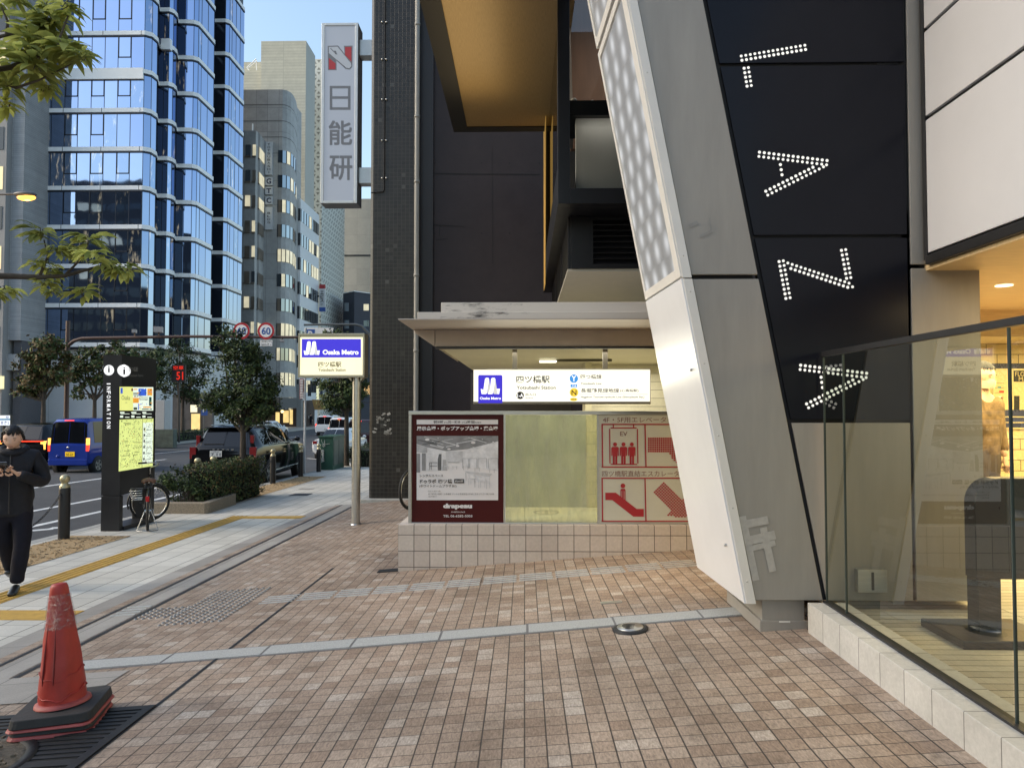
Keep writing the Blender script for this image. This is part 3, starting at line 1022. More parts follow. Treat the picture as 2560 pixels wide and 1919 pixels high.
# stair hall behind: boards at right, stairwell darkness put into the rear wall's colour
M_BOARD = tile_mat('pale_boards', 'yz', 4.0, 0.12, 0.008, [(0, (.58, .55, .44)), (1, (.64, .61, .50))], (.10, .09, .07), 0.5, 0.3, 0.04, 30, stain=.08)
M_STAIRDARK = mat('stair_darkness_wall', (0.05, 0.045, 0.045), 0.6, var=0.15)
b = MB()
b.box(2.25, 2.35, WY + .35, 13.2, -.5, zf0 + .02, M_BOARD)
b.build('boarded_wall', st)
b = MB()
b.box(.95, 2.25, 10.2, 10.35, -.5, zf0 + .02, M_BOARD)
b.box(.86, .949, 9.9, 10.4, -.5, zf0 + .02, M_SOFF)
b.build('side_return', st)
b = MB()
b.box(-1.0, .86, 13.0, 13.2, -.5, zf0 + .02, M_STAIRDARK)
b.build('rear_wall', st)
b = MB()
b.quad((xl + .3, WY + .3, zt - .01), (2.25, WY + .3, zt - .01), (2.25, 13, zt - .01), (xl + .3, 13, zt - .01),
       tile_mat('landing_tile', 'xy', .3, .3, .008, [(0, (.58, .54, .40)), (1, (.64, .60, .46))], (.25, .22, .14), .5, .2, .05, 40, stain=.1))
b.disc((.25, WY + .9, zt - .005), .15, mat('floor_ring', (.25, .23, .16), .6, var=0), (1, 0, 0), (0, 1, 0), 24, .15, .125)
b.box(.238, .246, WY + .79, WY + 1.01, zt - .006, zt - .004, mat('floor_ring', (.25, .23, .16), .6, var=0))
b.box(.256, .264, WY + .79, WY + 1.01, zt - .006, zt - .004, mat('floor_ring', (.25, .23, .16), .6, var=0))
b.build('landing', st)
b = MB()
M_GREYW = mat('grey_green_film', (.42, .43, .37), .4, var=.18, vs=6, stretch=(1, 1, .3))
b.box(-.75, .745, 8.5, 8.55, zt - .01, zt + 1.15, M_GREYW)
b.box(.745, 2.25, 8.48, 8.55, zt - .01, zt + 1.05, tile_mat('yellow_hall_tile', 'xz', .15, .15, .006, [(0, (.60, .55, .34)), (1, (.66, .60, .40))], (.3, .27, .17), .4, .2, .04, 30, stain=.06))
b.build('parapet', st)
b = MB()
ta, tb = P(1296, 893, 9.0), P(1490, 893, 9.0)
b.box(.2, 1.15, 9.2, 9.28, zf0 - .012, zf0 + .018, mat('lamp_channel', (.10, .09, .06), .5, var=0))
b.box(.2, .42, 9.17, 9.31, zf0 - .02, zf0 - .002, emis('tube_lamp', (1, .95, .75), 5.0))
b.build('ceiling_lamp', st)
lamp('stair_light', 'AREA', (.7, 8.0, zf0 - .03), 26, (1.0, .95, .80), 2.2, 1.6)
lamp('stair_light', 'AREA', (1.3, 9.6, zf0 - .1), 9, (1.0, .94, .74), 1.2, .8)

# cap rail, posts
b = MB()
YP = WY + .08
b.box(P(1022, 1034, YP).x, 2.6, YP - .02, YP + .08, P(1300, 1036, YP).z, P(1300, 1027, YP).z, M_STEEL)
b.box(P(1022, 1034, YP).x, P(1029, 1034, YP).x, YP - .01, YP + .07, zt - .002, P(1300, 1036, YP).z, M_STEEL)
b.box(P(1022, 1034, YP).x, 2.6, YP - .006, YP + .07, zt - .002, P(1300, 1306, YP).z, M_STEEL)
b.build('panel_rail', st, bevel=.003)

# ---- poster panel
M_MAROON = mat('maroon_print', (0.062, 0.011, 0.011), 0.35, spec=.15, var=0.05, vs=2)
M_PWHITE = mat('poster_white', (0.74, 0.72, 0.72), 0.35, var=0.02, vs=4)
po = thing('rental_poster', 'maroon and white rental space poster in the left bay above plinth', 'poster', P(1145, 1308, YP))
Yp = YP + .004
b = MB()
pa, pb = P(1029, 1307, Yp), P(1259, 1036, Yp)
b.box(pa.x, pb.x, Yp, Yp + .03, pa.z, pb.z, M_MAROON)
b.build('board', po, bevel=.003)
ox, oy, sc = 1020, 1030, .16892
def q(x, y):
    return ox + x * sc, oy + y * sc
def PR(b, x0, y0, x1, y1, m, k=1):
    return b.rpx(*q(x0, y0), *q(x1, y1), Yp - .0015 * k, m)
def PT(b, s, x0, y0, x1, y1, m, bold=0, k=2):
    return b.tpx(s, *q(x0, y0), *q(x1, y1), Yp - .0015 * k, m, bold)
def PP(b, pts, m, k=2):
    return b.ppx([q(*p) for p in pts], Yp - .0015 * k, m)
def PL(b, x0, y0, x1, y1, wd, m, k=3):
    return b.lpx(*q(x0, y0), *q(x1, y1), wd * sc, Yp - .0015 * k, m)
b = MB()
PR(b, 128, 110, 1332, 180, M_PWHITE)
PT(b, '朝9時', 378, 124, 525, 166, M_INK, .012)
PT(b, 'から', 532, 140, 588, 164, M_INK, .01)
PT(b, '同一料金', 596, 126, 780, 166, M_INK, .012)
PT(b, 'で', 790, 142, 822, 164, M_INK, .01)
PT(b, '12時間', 828, 126, 985, 166, M_INK, .012)
PT(b, '利用可', 990, 140, 1084, 164, M_INK, .01)
b.build('top_banner', po)
b = MB()
PT(b, '展示会場・ポップアップ会場・貸会場', 130, 208, 1330, 280, M_PWHITE, .035)
b.build('headline', po)
b = MB()
PT(b, 'drapeau', 520, 1350, 948, 1438, M_PWHITE, .07)
PT(b, 'EXHIBITION SPACE', 640, 1466, 842, 1484, M_PWHITE, .01)
PT(b, 'TEL 06-6282-5003', 520, 1518, 952, 1552, M_PWHITE, .012)
b.build('contact_lettering', po)
b = MB()
M_PG = [mat('print_grey_%s' % n, (v, v, v * 1.02), .4, var=.25, vs=9) for n, v in (('deep', .12), ('dark', .24), ('mid', .42), ('soft', .56), ('pale', .66))]
PR(b, 128, 350, 1334, 1300, M_PWHITE)
PP(b, [(128, 350), (1334, 350), (1334, 430), (880, 545), (560, 575), (290, 520), (128, 470)], M_PG[1])
PP(b, [(290, 520), (560, 575), (560, 860), (290, 870)], M_PG[4])
PP(b, [(128, 480), (285, 520), (285, 600), (128, 590)], M_PG[2])
PP(b, [(880, 545), (1334, 430), (1334, 870), (810, 800), (810, 575)], M_PG[4])
PP(b, [(560, 575), (810, 575), (810, 740), (560, 740)], M_PG[3])
PP(b, [(128, 610), (178, 612), (178, 890), (128, 890)], M_PG[1], 3)
PP(b, [(206, 605), (262, 605), (262, 865), (206, 865)], M_PG[1], 3)
PP(b, [(458, 618), (496, 618), (490, 860), (440, 860), (440, 700)], M_PG[0], 3)
PP(b, [(520, 700), (560, 700), (580, 860), (510, 860)], M_PG[2], 3)
rr = random.Random(4)
for k in range(26):
    x, y = rr.uniform(140, 1250), rr.uniform(360, 520)
    L = rr.uniform(80, 380)
    a = rr.choice((-.22, -.18, .25, .3, -.05))
    if y + a * L < 355 or y + a * L > 545 or x + L > 1330:
        continue
    PL(b, x, y, x + L, y + a * L, rr.uniform(5, 16), M_PG[rr.choice((2, 3, 4, 4, 0))], 4)
for x, y, r in ((285, 405, 34), (605, 545, 26), (965, 450, 34), (1135, 525, 26), (955, 575, 22), (735, 500, 26), (1100, 400, 10), (445, 385, 10), (1260, 440, 14)):
    b.disc(P(*q(x, y), Yp - .0075), r * sc / 1750 * Yp, M_PWHITE, n=12, ry=r * .5 * sc / 1750 * Yp)
for x0, x1, y0, y1 in ((320, 345, 745, 850), (345, 432, 745, 850)):
    for s in ((x0, y0, x1, y0), (x0, y0, x0, y1), (x0, (y0 + y1) / 2, x1, (y0 + y1) / 2)):
        PL(b, *s, 7, M_PG[0], 4)
for x0, x1 in ((810, 895), (912, 1018), (1036, 1165), (1192, 1330)):
    PL(b, x0, 684, x1, 684, 4, M_PG[1], 4)
    PL(b, x0, 684, x0, 830, 5, M_PG[1], 4)
    PL(b, x1, 684, x1, 830, 5, M_PG[1], 4)
PL(b, 590, 742, 760, 742, 8, M_PG[1], 4)
for x, y, s in ((575, 800, 1), (690, 800, 1), (850, 800, 1.2), (1020, 820, 1.2), (1240, 840, 1.2)):
    PL(b, x - 35 * s, y, x + 45 * s, y, 10, M_PG[4], 4)
    for d in (-25, 30):
        PL(b, x + d * s, y, x + d * s, y + 45 * s, 6, M_PG[2], 4)
PP(b, [(835, 870), (1245, 910), (1205, 950), (880, 900)], M_PG[3], 3)
for x, y0, y1 in ((855, 890, 1010), (985, 930, 1110), (1205, 940, 1120), (1160, 1000, 1140)):
    PL(b, x, y0, x + 4, y1, 11, M_PG[3], 4)
for x, y in ((930, 950), (1075, 985)):
    PP(b, [(x - 40, y - 40), (x + 60, y - 30), (x + 70, y + 40), (x - 30, y + 30)], M_PG[4], 5)
    for d in (-30, 0, 60):
        PL(b, x + d, y + 30, x + d, y + 130, 8, M_PG[3], 4)
PT(b, 'レンタルスペース', 176, 918, 520, 958, M_INK, .012, 6)
PT(b, 'ドゥラポ', 176, 990, 415, 1052, M_INK, .03, 6)
PT(b, '四ツ橋', 450, 990, 655, 1052, M_INK, .02, 6)
PR(b, 684, 988, 830, 1048, M_INK, 5)
PT(b, '約40坪', 698, 1002, 818, 1036, M_PWHITE, .012, 7)
PT(b, '(ホワイトドームプラザ B1)', 168, 1070, 716, 1116, M_INK, .012, 6)
PT(b, '当ビル地下1階、', 298, 1155, 490, 1178, M_PG[0], .0, 6)
PT(b, '地下鉄 四ツ橋駅・心斎橋駅 クリスタ長堀直結の天候に左右されない展示会場。', 298, 1196, 1280, 1222, M_PG[0], .0, 6)
PT(b, '※機材完備あり', 298, 1236, 425, 1256, M_PG[0], .0, 6)
b.build('room_picture', po)

# ---- grubby glass bay
M_DIRTYGL = glass('grubby_glass', (0.88, 0.90, 0.74), 0.10, 0.02, 0.16, (.62, .64, .55))
b = MB()
pa, pb = P(1264, 1305, Yp), P(1493, 1037, Yp)
b.box(pa.x, pb.x, Yp + .01, Yp + .018, pa.z, pb.z, M_DIRTYGL)
gp = b.build('glass_pane', st)
for x0, x1 in ((1259.5, 1263.5), (1493.5, 1497)):
    b = MB()
    a, c = P(x0, 1306, Yp), P(x1, 1037, Yp)
    b.box(a.x, c.x, Yp - .004, Yp + .03, a.z, c.z, M_STEEL)
    b.build('mullion', st)

# ---- lift and escalator panel
lp = thing('lift_sign_panel', 'cream panel with red lift, people and escalator pictograms', 'sign panel', P(1620, 1308, YP))
M_PCREAM = mat('panel_cream', (0.55, 0.56, 0.49), 0.3, var=0.03, vs=3)
M_RED = mat('pictogram_red', (0.36, 0.022, 0.03), 0.4, var=0.03)
b = MB()
pa, pb = P(1497.5, 1309, Yp), P(1800, 1037, Yp)
b.box(pa.x, pb.x, Yp, Yp + .02, pa.z, pb.z, M_PCREAM)
b.build('board', lp, bevel=.003)
ox, oy, sc = 1000, 1000, .34358
b = MB()
M_LET = mat('panel_lettering', (.20, .09, .08), .4, var=0)
PT(b, '4F・5F用エレベーター', 1476, 122, 1990, 163, M_LET, .0)
PT(b, '四ツ橋駅直結エスカレーター', 1470, 512, 2080, 555, M_LET, .0)
PT(b, 'EV', 1602, 228, 1655, 260, M_LET, .006)
for y0, y1 in ((176, 486), (567, 880)):
    PL(b, 1466, y0, 2140, y0, 9, M_RED)
    PL(b, 1466, y1, 2140, y1, 9, M_RED)
    PL(b, 1471, y0, 1474, y1, 10, M_RED)
    PL(b, 1783, y0, 1790, y1, 9, M_RED)
for s in ((1532, 202, 1722, 202), (1532, 466, 1726, 466), (1526, 208, 1528, 460), (1728, 208, 1731, 460), (1552, 178, 1552, 202), (1700, 178, 1700, 202)):
    PL(b, *s, 8, M_RED)
def man(x, y, s):
    """Pictogram figure: head, broad shoulders, straight arms and legs."""
    b.disc(P(*q(x, y), Yp - .0045), 14.5 * s * sc / 1750 * Yp, M_RED, n=16)
    PP(b, [(x - 27 * s, y + 24 * s), (x - 20 * s, y + 18 * s), (x + 20 * s, y + 18 * s), (x + 27 * s, y + 24 * s), (x + 27 * s, y + 84 * s), (x + 19 * s, y + 84 * s), (x + 17 * s, y + 36 * s), (x + 16 * s, y + 142 * s), (x + 2 * s, y + 142 * s), (x + 2 * s, y + 88 * s), (x - 2 * s, y + 88 * s), (x - 2 * s, y + 142 * s), (x - 16 * s, y + 142 * s), (x - 17 * s, y + 36 * s), (x - 19 * s, y + 84 * s), (x - 27 * s, y + 84 * s)], M_RED, 3)
for x in (1565, 1626, 1687):
    man(x, 321, 1.0)
b.disc(P(*q(1622, 622), Yp - .0045), 17 * sc / 1750 * Yp, M_RED, n=16)
PP(b, [(1604, 652), (1612, 644), (1634, 644), (1641, 652), (1641, 735), (1604, 700)], M_RED, 3)
PL(b, 1614, 660, 1614, 705, 3, M_PCREAM, 4)
PL(b, 1631, 660, 1631, 720, 3, M_PCREAM, 4)
PP(b, [(1494, 672), (1570, 672), (1722, 790), (1774, 790), (1774, 846), (1698, 846), (1545, 726), (1494, 726)], M_RED, 2)
for i in range(15):
    for j in range(12):
        x, y = 1804 + i * 15.6, 272 + j * 15.6
        if j < 7 and x < 2065 or (j >= 7 and 1955 < x < 2065 and abs(x - 2010) < (12 - j) * 12):
            PR(b, x, y, x + 12.5, y + 12.5, M_RED, 2)
for i in range(-14, 15):
    for j in range(-14, 15):
        u, v = i * 15.6, j * 15.6
        x, y = 1985 + (u - v) * .707, 735 + (u + v) * .707
        inb = (abs(v) < 52 and u < 40 and u > -150) or (40 <= u < 160 and abs(v) < (160 - u) * .95)
        if inb and x < 2110 and y < 850:
            PP(b, [(x - 8.5, y), (x, y - 8.5), (x + 8.5, y), (x, y + 8.5)], M_RED, 2)
b.build('pictogram', lp)

# ---- hanging lit station sign
sg = thing('station_sign', 'wide lit white station name sign hanging below the cream canopy', 'sign', P(1405, 965, 7.35))
YS = 7.3
M_LITW = emis('lit_white_face', (1.0, 0.965, 0.80), 1.15, .12, 2.2)
M_LITB = emis('lit_blue_face', (0.05, 0.03, 0.72), 0.75)
M_LITWH = emis('lit_white_mark', (1, 1, 1), 1.1)
M_LITGR = emis('lit_grey_mark', (.78, .78, .74), .7)
M_LITSKY = emis('lit_sky_blue', (.05, .33, .85), .8)
M_LITYEL = emis('lit_yellow', (1, .68, .06), .85)
M_FRAME = mat('sign_frame', (0.23, 0.21, 0.17), 0.4, 0.4, var=0.08)
b = MB()
pa, pb = P(1183, 1010, YS), P(1627, 921, YS)
b.box(pa.x, pb.x, YS + .01, YS + .16, pa.z, pb.z, M_FRAME)
b.build('housing', sg, bevel=.006)
for x in (1287, 1513):
    b = MB()
    c = P(x, 921, YS + .08)
    b.box(c.x - .025, c.x + .025, c.y - .02, c.y + .02, c.z - .01, zf0 + .02, M_FRAME)
    b.build('hanger', sg)
ox, oy, sc = 1170, 910, .21248
Yp = YS + .008
b = MB()
PR(b, 66, 66, 2142, 440, M_LITW, 0)
PP(b, [(120, 140), (132, 127), (394, 127), (405, 140), (405, 458), (120, 458)], M_LITB, 1)
def logo(f, k=2):
    """White folded-ribbon M."""
    for pts, m in (([(150, 290), (182, 300), (200, 172), (212, 160), (240, 160), (248, 175), (222, 340), (212, 352), (160, 352)], M_LITWH),
                   ([(248, 172), (272, 352), (236, 352), (226, 335)], M_LITGR),
                   ([(236, 352), (258, 300), (272, 172), (285, 160), (312, 160), (322, 175), (296, 340), (286, 352)], M_LITWH),
                   ([(322, 172), (348, 352), (306, 352), (299, 335)], M_LITGR),
                   ([(338, 290), (376, 288), (366, 352), (347, 352)], M_LITWH)):
        f(pts, m)
logo(lambda pts, m: PP(b, pts, m, 2))
PT(b, 'Osaka Metro', 140, 385, 388, 416, M_LITWH, .03, 2)
PT(b, '四ツ橋駅', 568, 135, 962, 222, M_INK, .014, 1)
PT(b, 'Yotsubashi Station', 572, 255, 1032, 294, M_INK, .016, 1)
b.disc(P(*q(614, 367), Yp - .0015), 44 * sc / 1750 * Yp, M_INK, n=24)
PT(b, '1-A', 580, 345, 650, 390, M_LITWH, .02, 2)
PT(b, '出入口', 676, 340, 796, 372, M_INK, .014, 1)
PT(b, 'Entrance', 678, 388, 764, 402, M_INK, .014, 1)
b.disc(P(*q(1245, 170), Yp - .0015), 50 * sc / 1750 * Yp, M_LITSKY, n=24)
PT(b, 'Y', 1220, 136, 1272, 204, M_LITWH, .02, 2)
PR(b, 1206, 236, 1286, 271, M_LITSKY, 1)
PT(b, 'Y14', 1222, 244, 1272, 264, M_LITWH, .02, 2)
b.disc(P(*q(1247, 332), Yp - .0015), 51 * sc / 1750 * Yp, M_LITYEL, n=24)
PT(b, 'N', 1218, 304, 1276, 364, M_INK, .012, 2)
b.disc(P(*q(1243, 414), Yp - .0015), 44 * sc / 1750 * Yp, M_LITYEL, n=20, ry=20 * sc / 1750 * Yp)
PT(b, 'N15', 1218, 405, 1270, 424, M_INK, .012, 2)
PT(b, '四つ橋線', 1324, 122, 1572, 172, M_INK, .014, 1)
PL(b, 1305, 190, 2112, 190, 4, M_LITSKY, 1)
PT(b, 'Yotsubashi Line', 1326, 216, 1570, 240, M_INK, .014, 1)
PT(b, '長堀鶴見緑地線', 1328, 285, 1778, 334, M_INK, .014, 1)
PT(b, '(心斎橋駅)', 1790, 292, 2006, 332, M_INK, .014, 1)
PL(b, 1305, 354, 2112, 354, 3, M_FRAME, 1)
PT(b, 'Nagahori Tsurumi-ryokuchi Line (Shinsaibashi Sta.)', 1328, 374, 2074, 404, M_INK, .014, 1)
b.build('lit_face', sg)
lamp('sign_light', 'AREA', (P(1405, 965, YS - .05)), 5, (1, .95, .7), 1.7, .3, (rad(-90), 0, 0))

# ================================================================ neighbour: dark tiled building, its pipe, cable and hanging sign
TYB = 14.8
tb_ = thing('tiled_building', 'tall building in small dark brown tiles behind the station', 'building', P(980, 1250, TYB))
M_DTILE = tile_mat('small_dark_tile', 'xz', 0.085, 0.085, 0.010, [(0, (.016, .0135, .011)), (.7, (.026, .022, .0185)), (.985, (.032, .028, .023)), (1, (.10, .095, .085))], (.055, .05, .042), 0.35, 0.4, 0.1, 30, stain=.35)
M_PURP = mat('dark_aubergine_render', (0.040, 0.031, 0.033), 0.5, spec=.25, var=0.14, vs=2.5, bump=0.15, bs=3, big=.25)
x0, x1 = P(921, 1250, TYB).x, P(1043, 1250, TYB).x
zg = gz(XE, TYB) - .1
b = MB()
b.box(x0 + .06, x1, TYB, TYB + 9, zg, 19, M_DTILE)
b.hexa([(x0, TYB + .06, zg), (x0 + .06, TYB, zg), (x0 + .06, TYB + .4, zg), (x0, TYB + .4, zg)], [(x0, TYB + .06, 19), (x0 + .06, TYB, 19), (x0 + .06, TYB + .4, 19), (x0, TYB + .4, 19)], M_DTILE)
b.box(x0, x0 + .06, TYB + .4, TYB + 9, zg, 19, M_DTILE)
b.build('tiled_wall', tb_)
b = MB()
b.box(x1, x1 + .30, TYB + .10, TYB + 9, zg, 19, mat('dark_recess', (.015, .0125, .014), .5, var=.15))
b.box(x1 + .30, 6, TYB + .18, TYB + 9, zg, 19, M_PURP)
for (pa, pb, wd) in (((1072, 434), (1350, 436), 2), ((1076, 562), (1160, 566), 2), ((1100, 565), (1098, 590), 2), ((1090, 600), (1120, 596), 2), ((1230, 370), (1232, 660), 1.2)):
    b.lpx(*pa, *pb, wd, TYB + .172, M_JOINT)
for px in (1083, 1200, 1270, 1344):
    for py in (408, 583):
        b.disc(P(px + (py % 7) * 2, py, TYB + .172), .018, M_JOINT, n=8)
b.build('rendered_wall', tb_)
b = MB()
xp = P(1042, 800, TYB).x
b.tube([(xp, TYB - .07, zg), (xp, TYB - .07, 19)], .052, mat('grey_pipe', (.30, .29, .26), .45, var=.1, vs=3), 12)
for z in (0.9, 2.6, 4.2, 6.2, 7.6, 9.6, 11.2):
    b.lathe([(.053, -.03), (.060, -.028), (.060, .028), (.053, .03)], (xp, TYB - .07, z), mat('grey_pipe', (.30, .29, .26), .45), 12)
b.build('drain_pipe', tb_)
b = MB()
xc = P(961, 400, TYB).x
zc = P(961, 475, TYB).z
b.tube([(xc, TYB - .02, 14), (xc, TYB - .02, zc), (xc - .02, TYB - .02, zc - .04), (x0 + .02, TYB - .03, zc - .07)], .014, M_JOINT, 8)
for py in (57, 150, 250, 352, 446):
    c = P(961, py, TYB)
    for d in (-.045, .045):
        b.ball((c.x + d, TYB - .02, c.z), .022, M_STEEL, 8)
b.build('wall_cable', tb_)
b = MB()
for (x, y, s) in ((955, 1060, 26), (962, 1040, 12), (950, 1046, 10), (968, 1078, 9)):
    c = P(x, y, TYB)
    rr = random.Random(x)
    for k in range(7):
        dx, dz = rr.uniform(-1, 1) * s * .0075, rr.uniform(-1, 1) * s * .0075
        b.obox((c.x + dx, TYB - .003, c.z + dz), (rr.uniform(.02, .08), .003, rr.uniform(.02, .05)), Matrix.Rotation(rr.uniform(-.5, .5), 3, 'Y'), mat('torn_paper', (.42, .40, .36), .7))
b.build('torn_sticker', tb_)
b = MB()
b.box(x0 - .12, x1 + .6, TYB - .22, TYB + 3, zg - .3, gz(XE, TYB) + .10, M_KERB)
b.build('base_step', tb_, bevel=.01)

ns = thing('hanging_sign', 'tall white vertical sign with red N on the dark tiled building', 'sign', P(853, 509, 15.5))
YN = 15.45
M_SALU = mat('sign_aluminium', (.62, .63, .62), .4, .3, var=.05)
M_NFACE = emis('pale_sign_face', (.52, .57, .66), .32)
b = MB()
pa, pb = P(801, 509, YN), P(896, 58, YN)
b.box(pa.x, pb.x, YN + .01, YN + .42, pa.z, pb.z, mat('sign_box_side', (.24, .235, .24), .5, var=.08))
for (xa, xb, za, zb) in ((pa.x, pa.x + .07, pa.z, pb.z), (pb.x - .07, pb.x, pa.z, pb.z), (pa.x + .07, pb.x - .07, pa.z, pa.z + .06), (pa.x + .07, pb.x - .07, pb.z - .06, pb.z)):
    b.box(xa, xb, YN - .02, YN + .01, za, zb, M_SALU)
b.build('box_frame', ns, bevel=.008)
ox, oy, sc = 560, 0, .36199
Yp = YN + .004
b = MB()
PR(b, 686, 178, 914, 1386, M_NFACE, 0)
M_NGR = mat('sign_grey_letter', (.19, .20, .22), .5, var=0)
M_NRED = mat('sign_red', (.50, .04, .05), .5, var=0)
PP(b, [(716, 318), (788, 316), (832, 372), (828, 318), (888, 316), (886, 462), (868, 482), (840, 478), (776, 420), (778, 486), (718, 486)], M_NGR, 1)
PP(b, [(836, 326), (880, 325), (880, 428), (836, 382)], M_NRED, 2)
PP(b, [(724, 400), (770, 440), (770, 480), (724, 480)], M_NRED, 2)
PP(b, [(724, 326), (784, 324), (878, 440), (880, 458), (866, 474), (846, 470), (724, 368)], mat('sign_pale', (.58, .61, .66), .5, var=0), 3)
PL(b, 735, 335, 775, 375, 5, M_NGR, 4)
PP(b, [(758, 352), (772, 352), (782, 378), (768, 376)], M_NGR, 5)
def frame(x0, y0, x1, y1, t):
    PR(b, x0, y0, x1, y0 + t, M_NGR, 1)
    PR(b, x0, y1 - t, x1, y1, M_NGR, 1)
    PR(b, x0, y0 + t, x0 + t, y1 - t, M_NGR, 1)
    PR(b, x1 - t, y0 + t, x1, y1 - t, M_NGR, 1)
frame(730, 594, 874, 760, 18)
PR(b, 748, 666, 856, 684, M_NGR, 1)
for i_, (dx_, dy_) in enumerate(((-3, -3), (3, -3), (0, 0), (-3, 3), (3, 3))):
    PT(b, '能', 726 + dx_, 836 + dy_, 882 + dx_, 1000 + dy_, M_NGR, 0.0, 1 + .15 * i_)
for i_, (dx_, dy_) in enumerate(((-3, -3), (3, -3), (0, 0), (-3, 3), (3, 3))):
    PT(b, '研', 730 + dx_, 1078 + dy_, 884 + dx_, 1242 + dy_, M_NGR, 0.0, 1 + .15 * i_)
b.build('sign_face', ns)
for py0, py1 in ((105, 145), (422, 462)):
    b = MB()
    a, c = P(900, py1, YN + .2), P(921, py0, YN + .2)
    b.box(pb.x, x0 + .02, YN + .1, YN + .36, a.z, c.z, M_SALU)
    b.build('bracket', ns, bevel=.01)

# ================================================================ overhanging box with showcase and amber canopy ceiling
am = thing('amber_canopy', 'black edged canopy with glowing amber ceiling high on the dark wall', 'canopy', P(1200, 322, 12.0))
ZC = P(1200, 322, 12.0).z
xa, xb2 = P(1146, 322, 12.0).x, P(1354, 322, 12.0).x
m = bpy.data.materials.new('amber_ceiling')
m.use_nodes = True
nt = m.node_tree
bs = nt.nodes['Principled BSDF']
bs.inputs['Roughness'].default_value = .5
f = noise_n(nt, objco(nt), 8, 4, .6, (14, 1, 1))
nt.links.new(ramp(nt, f, [(.3, (.24, .165, .075)), (.7, (.32, .225, .11))]), bs.inputs['Base Color'])
M_AMBER = m
b = MB()
b.box(xa + .16, xb2 + .3, 3.5, 11.9, ZC, ZC + .05, M_AMBER)
b.build('ceiling', am)
b = MB()
b.box(xa - .09, xa + .16, 3.2, 12.1, ZC - .02, ZC + .5, M_JOINT)
b.box(xa + .16, xb2 + .3, 11.9, 12.1, ZC - .02, ZC + .5, M_JOINT)
b.build('fascia', am)
lamp('showcase_light', 'AREA', (1.2, 7.63, 4.62), .5, (1, .95, .86), 1.1, .06, (rad(40), 0, 0))
lamp('showcase_light', 'AREA', (1.1, 7.9, 6.6), 10, (1, .93, .82), .5, .5)
lamp('canopy_light', 'AREA', (-.80, 9.0, ZC - .45), 7, (1.0, .76, .40), .9, 3.4, (math.pi, 0, 0))

bx = thing('glass_showcase', 'black framed glass showcase box above the station canopy with louvres', 'showcase', P(1395, 509, 7.5))
M_BLK = mat('black_cladding', (.010, .0095, .011), .35, spec=.3, var=.15, vs=3)
c0 = P(1395, 509, 7.5)
BX0, BZ0, BY0 = c0.x, c0.z, 7.5
BX1 = 2.6
fw = P(1425, 509, 7.5).x - BX0
b = MB()
# frame: corner post, sill, rear framing
b.box(BX0, BX0 + fw, BY0, BY0 + .16, BZ0, 10, M_BLK)
b.box(BX0 + fw, BX1, BY0, BY0 + .16, BZ0, P(1500, 470, BY0).z, M_BLK)
b.box(BX0, BX1, BY0 + .16, 13.5, BZ0, BZ0 + .1, M_BLK)
b.box(BX0, BX0 + .12, 12.4, 13.5, BZ0 + .1, 10, M_BLK)
b.box(BX0, BX0 + .1, BY0 + .16, 12.4, BZ0 + .1, BZ0 + .45, M_BLK)
b.build('frame', bx, bevel=.004)
b = MB()
M_SHOWW = mat('showcase_grey', (.60, .60, .57), .45, var=.08, vs=2, stretch=(1, 1, .3))
zs = P(1500, 268, BY0 + .4).z
b.box(P(1440, 400, BY0 + .3).x, BX1, BY0 + .3, BY0 + .4, BZ0 + .12, P(1500, 295, BY0 + .3).z, M_SHOWW)
b.box(BX0 + fw + .01, BX1, BY0 + .22, BY0 + .9, P(1500, 296, BY0 + .3).z, zs, M_BLK)
b.build('plinth_box', bx)
b = MB()
M_BRN = mat('brown_interior', (.30, .16, .095), .5, var=.2, vs=1.5, stretch=(3, 1, .4))
b.hexa([(.62, 9.2, zs), (BX1, 8.6, zs), (BX1, 8.7, zs), (.62, 9.3, zs)], [(.35, 9.8, 10), (BX1, 9.4, 10), (BX1, 9.5, 10), (.35, 9.9, 10)], M_BRN)
b.box(BX0 + .12, BX1, 11.5, 11.6, BZ0 + .1, 10, mat('showcase_back', (.11, .095, .085), .5))
b.hexa([(.50, 8.75, zs), (.62, 8.7, zs), (.64, 9.2, zs), (.52, 9.2, zs)], [(.40, 8.9, 10), (.50, 8.9, 10), (.46, 9.8, 10), (.38, 9.8, 10)], mat('showcase_column', (.30, .27, .25), .4))
b.build('interior_panel', bx)
b = MB()
rr = random.Random(3)
for k in range(34):
    x = P(1425 + k * 2.9, 265, BY0 + .3).x
    b.ball((x, BY0 + .24 + rr.uniform(0, .25), zs + .012), rr.uniform(.016, .034), mat('white_pebble', (.55, .53, .48), .6), 8, (1.2, 1, .8))
b.build('pebbles', bx)
bx.children[-1]['kind'] = 'stuff'
b = MB()
M_SGL = glass('showcase_glass', (.72, .72, .70), .12)
b.quad((BX0 + fw, BY0 + .08, BZ0 + .15), (BX1, BY0 + .08, BZ0 + .15), (BX1, BY0 + .08, 10), (BX0 + fw, BY0 + .08, 10), M_SGL)
b.build('front_glass', bx)
b = MB()
b.quad((BX0 + .05, BY0 + .16, BZ0 + .45), (BX0 + .05, 12.4, BZ0 + .45), (BX0 + .05, 12.4, 10), (BX0 + .05, BY0 + .16, 10), M_SGL)
b.build('side_glass', bx)
b = MB()
M_AMGL = emis('amber_glow_strip', (.85, .50, .12), .26)
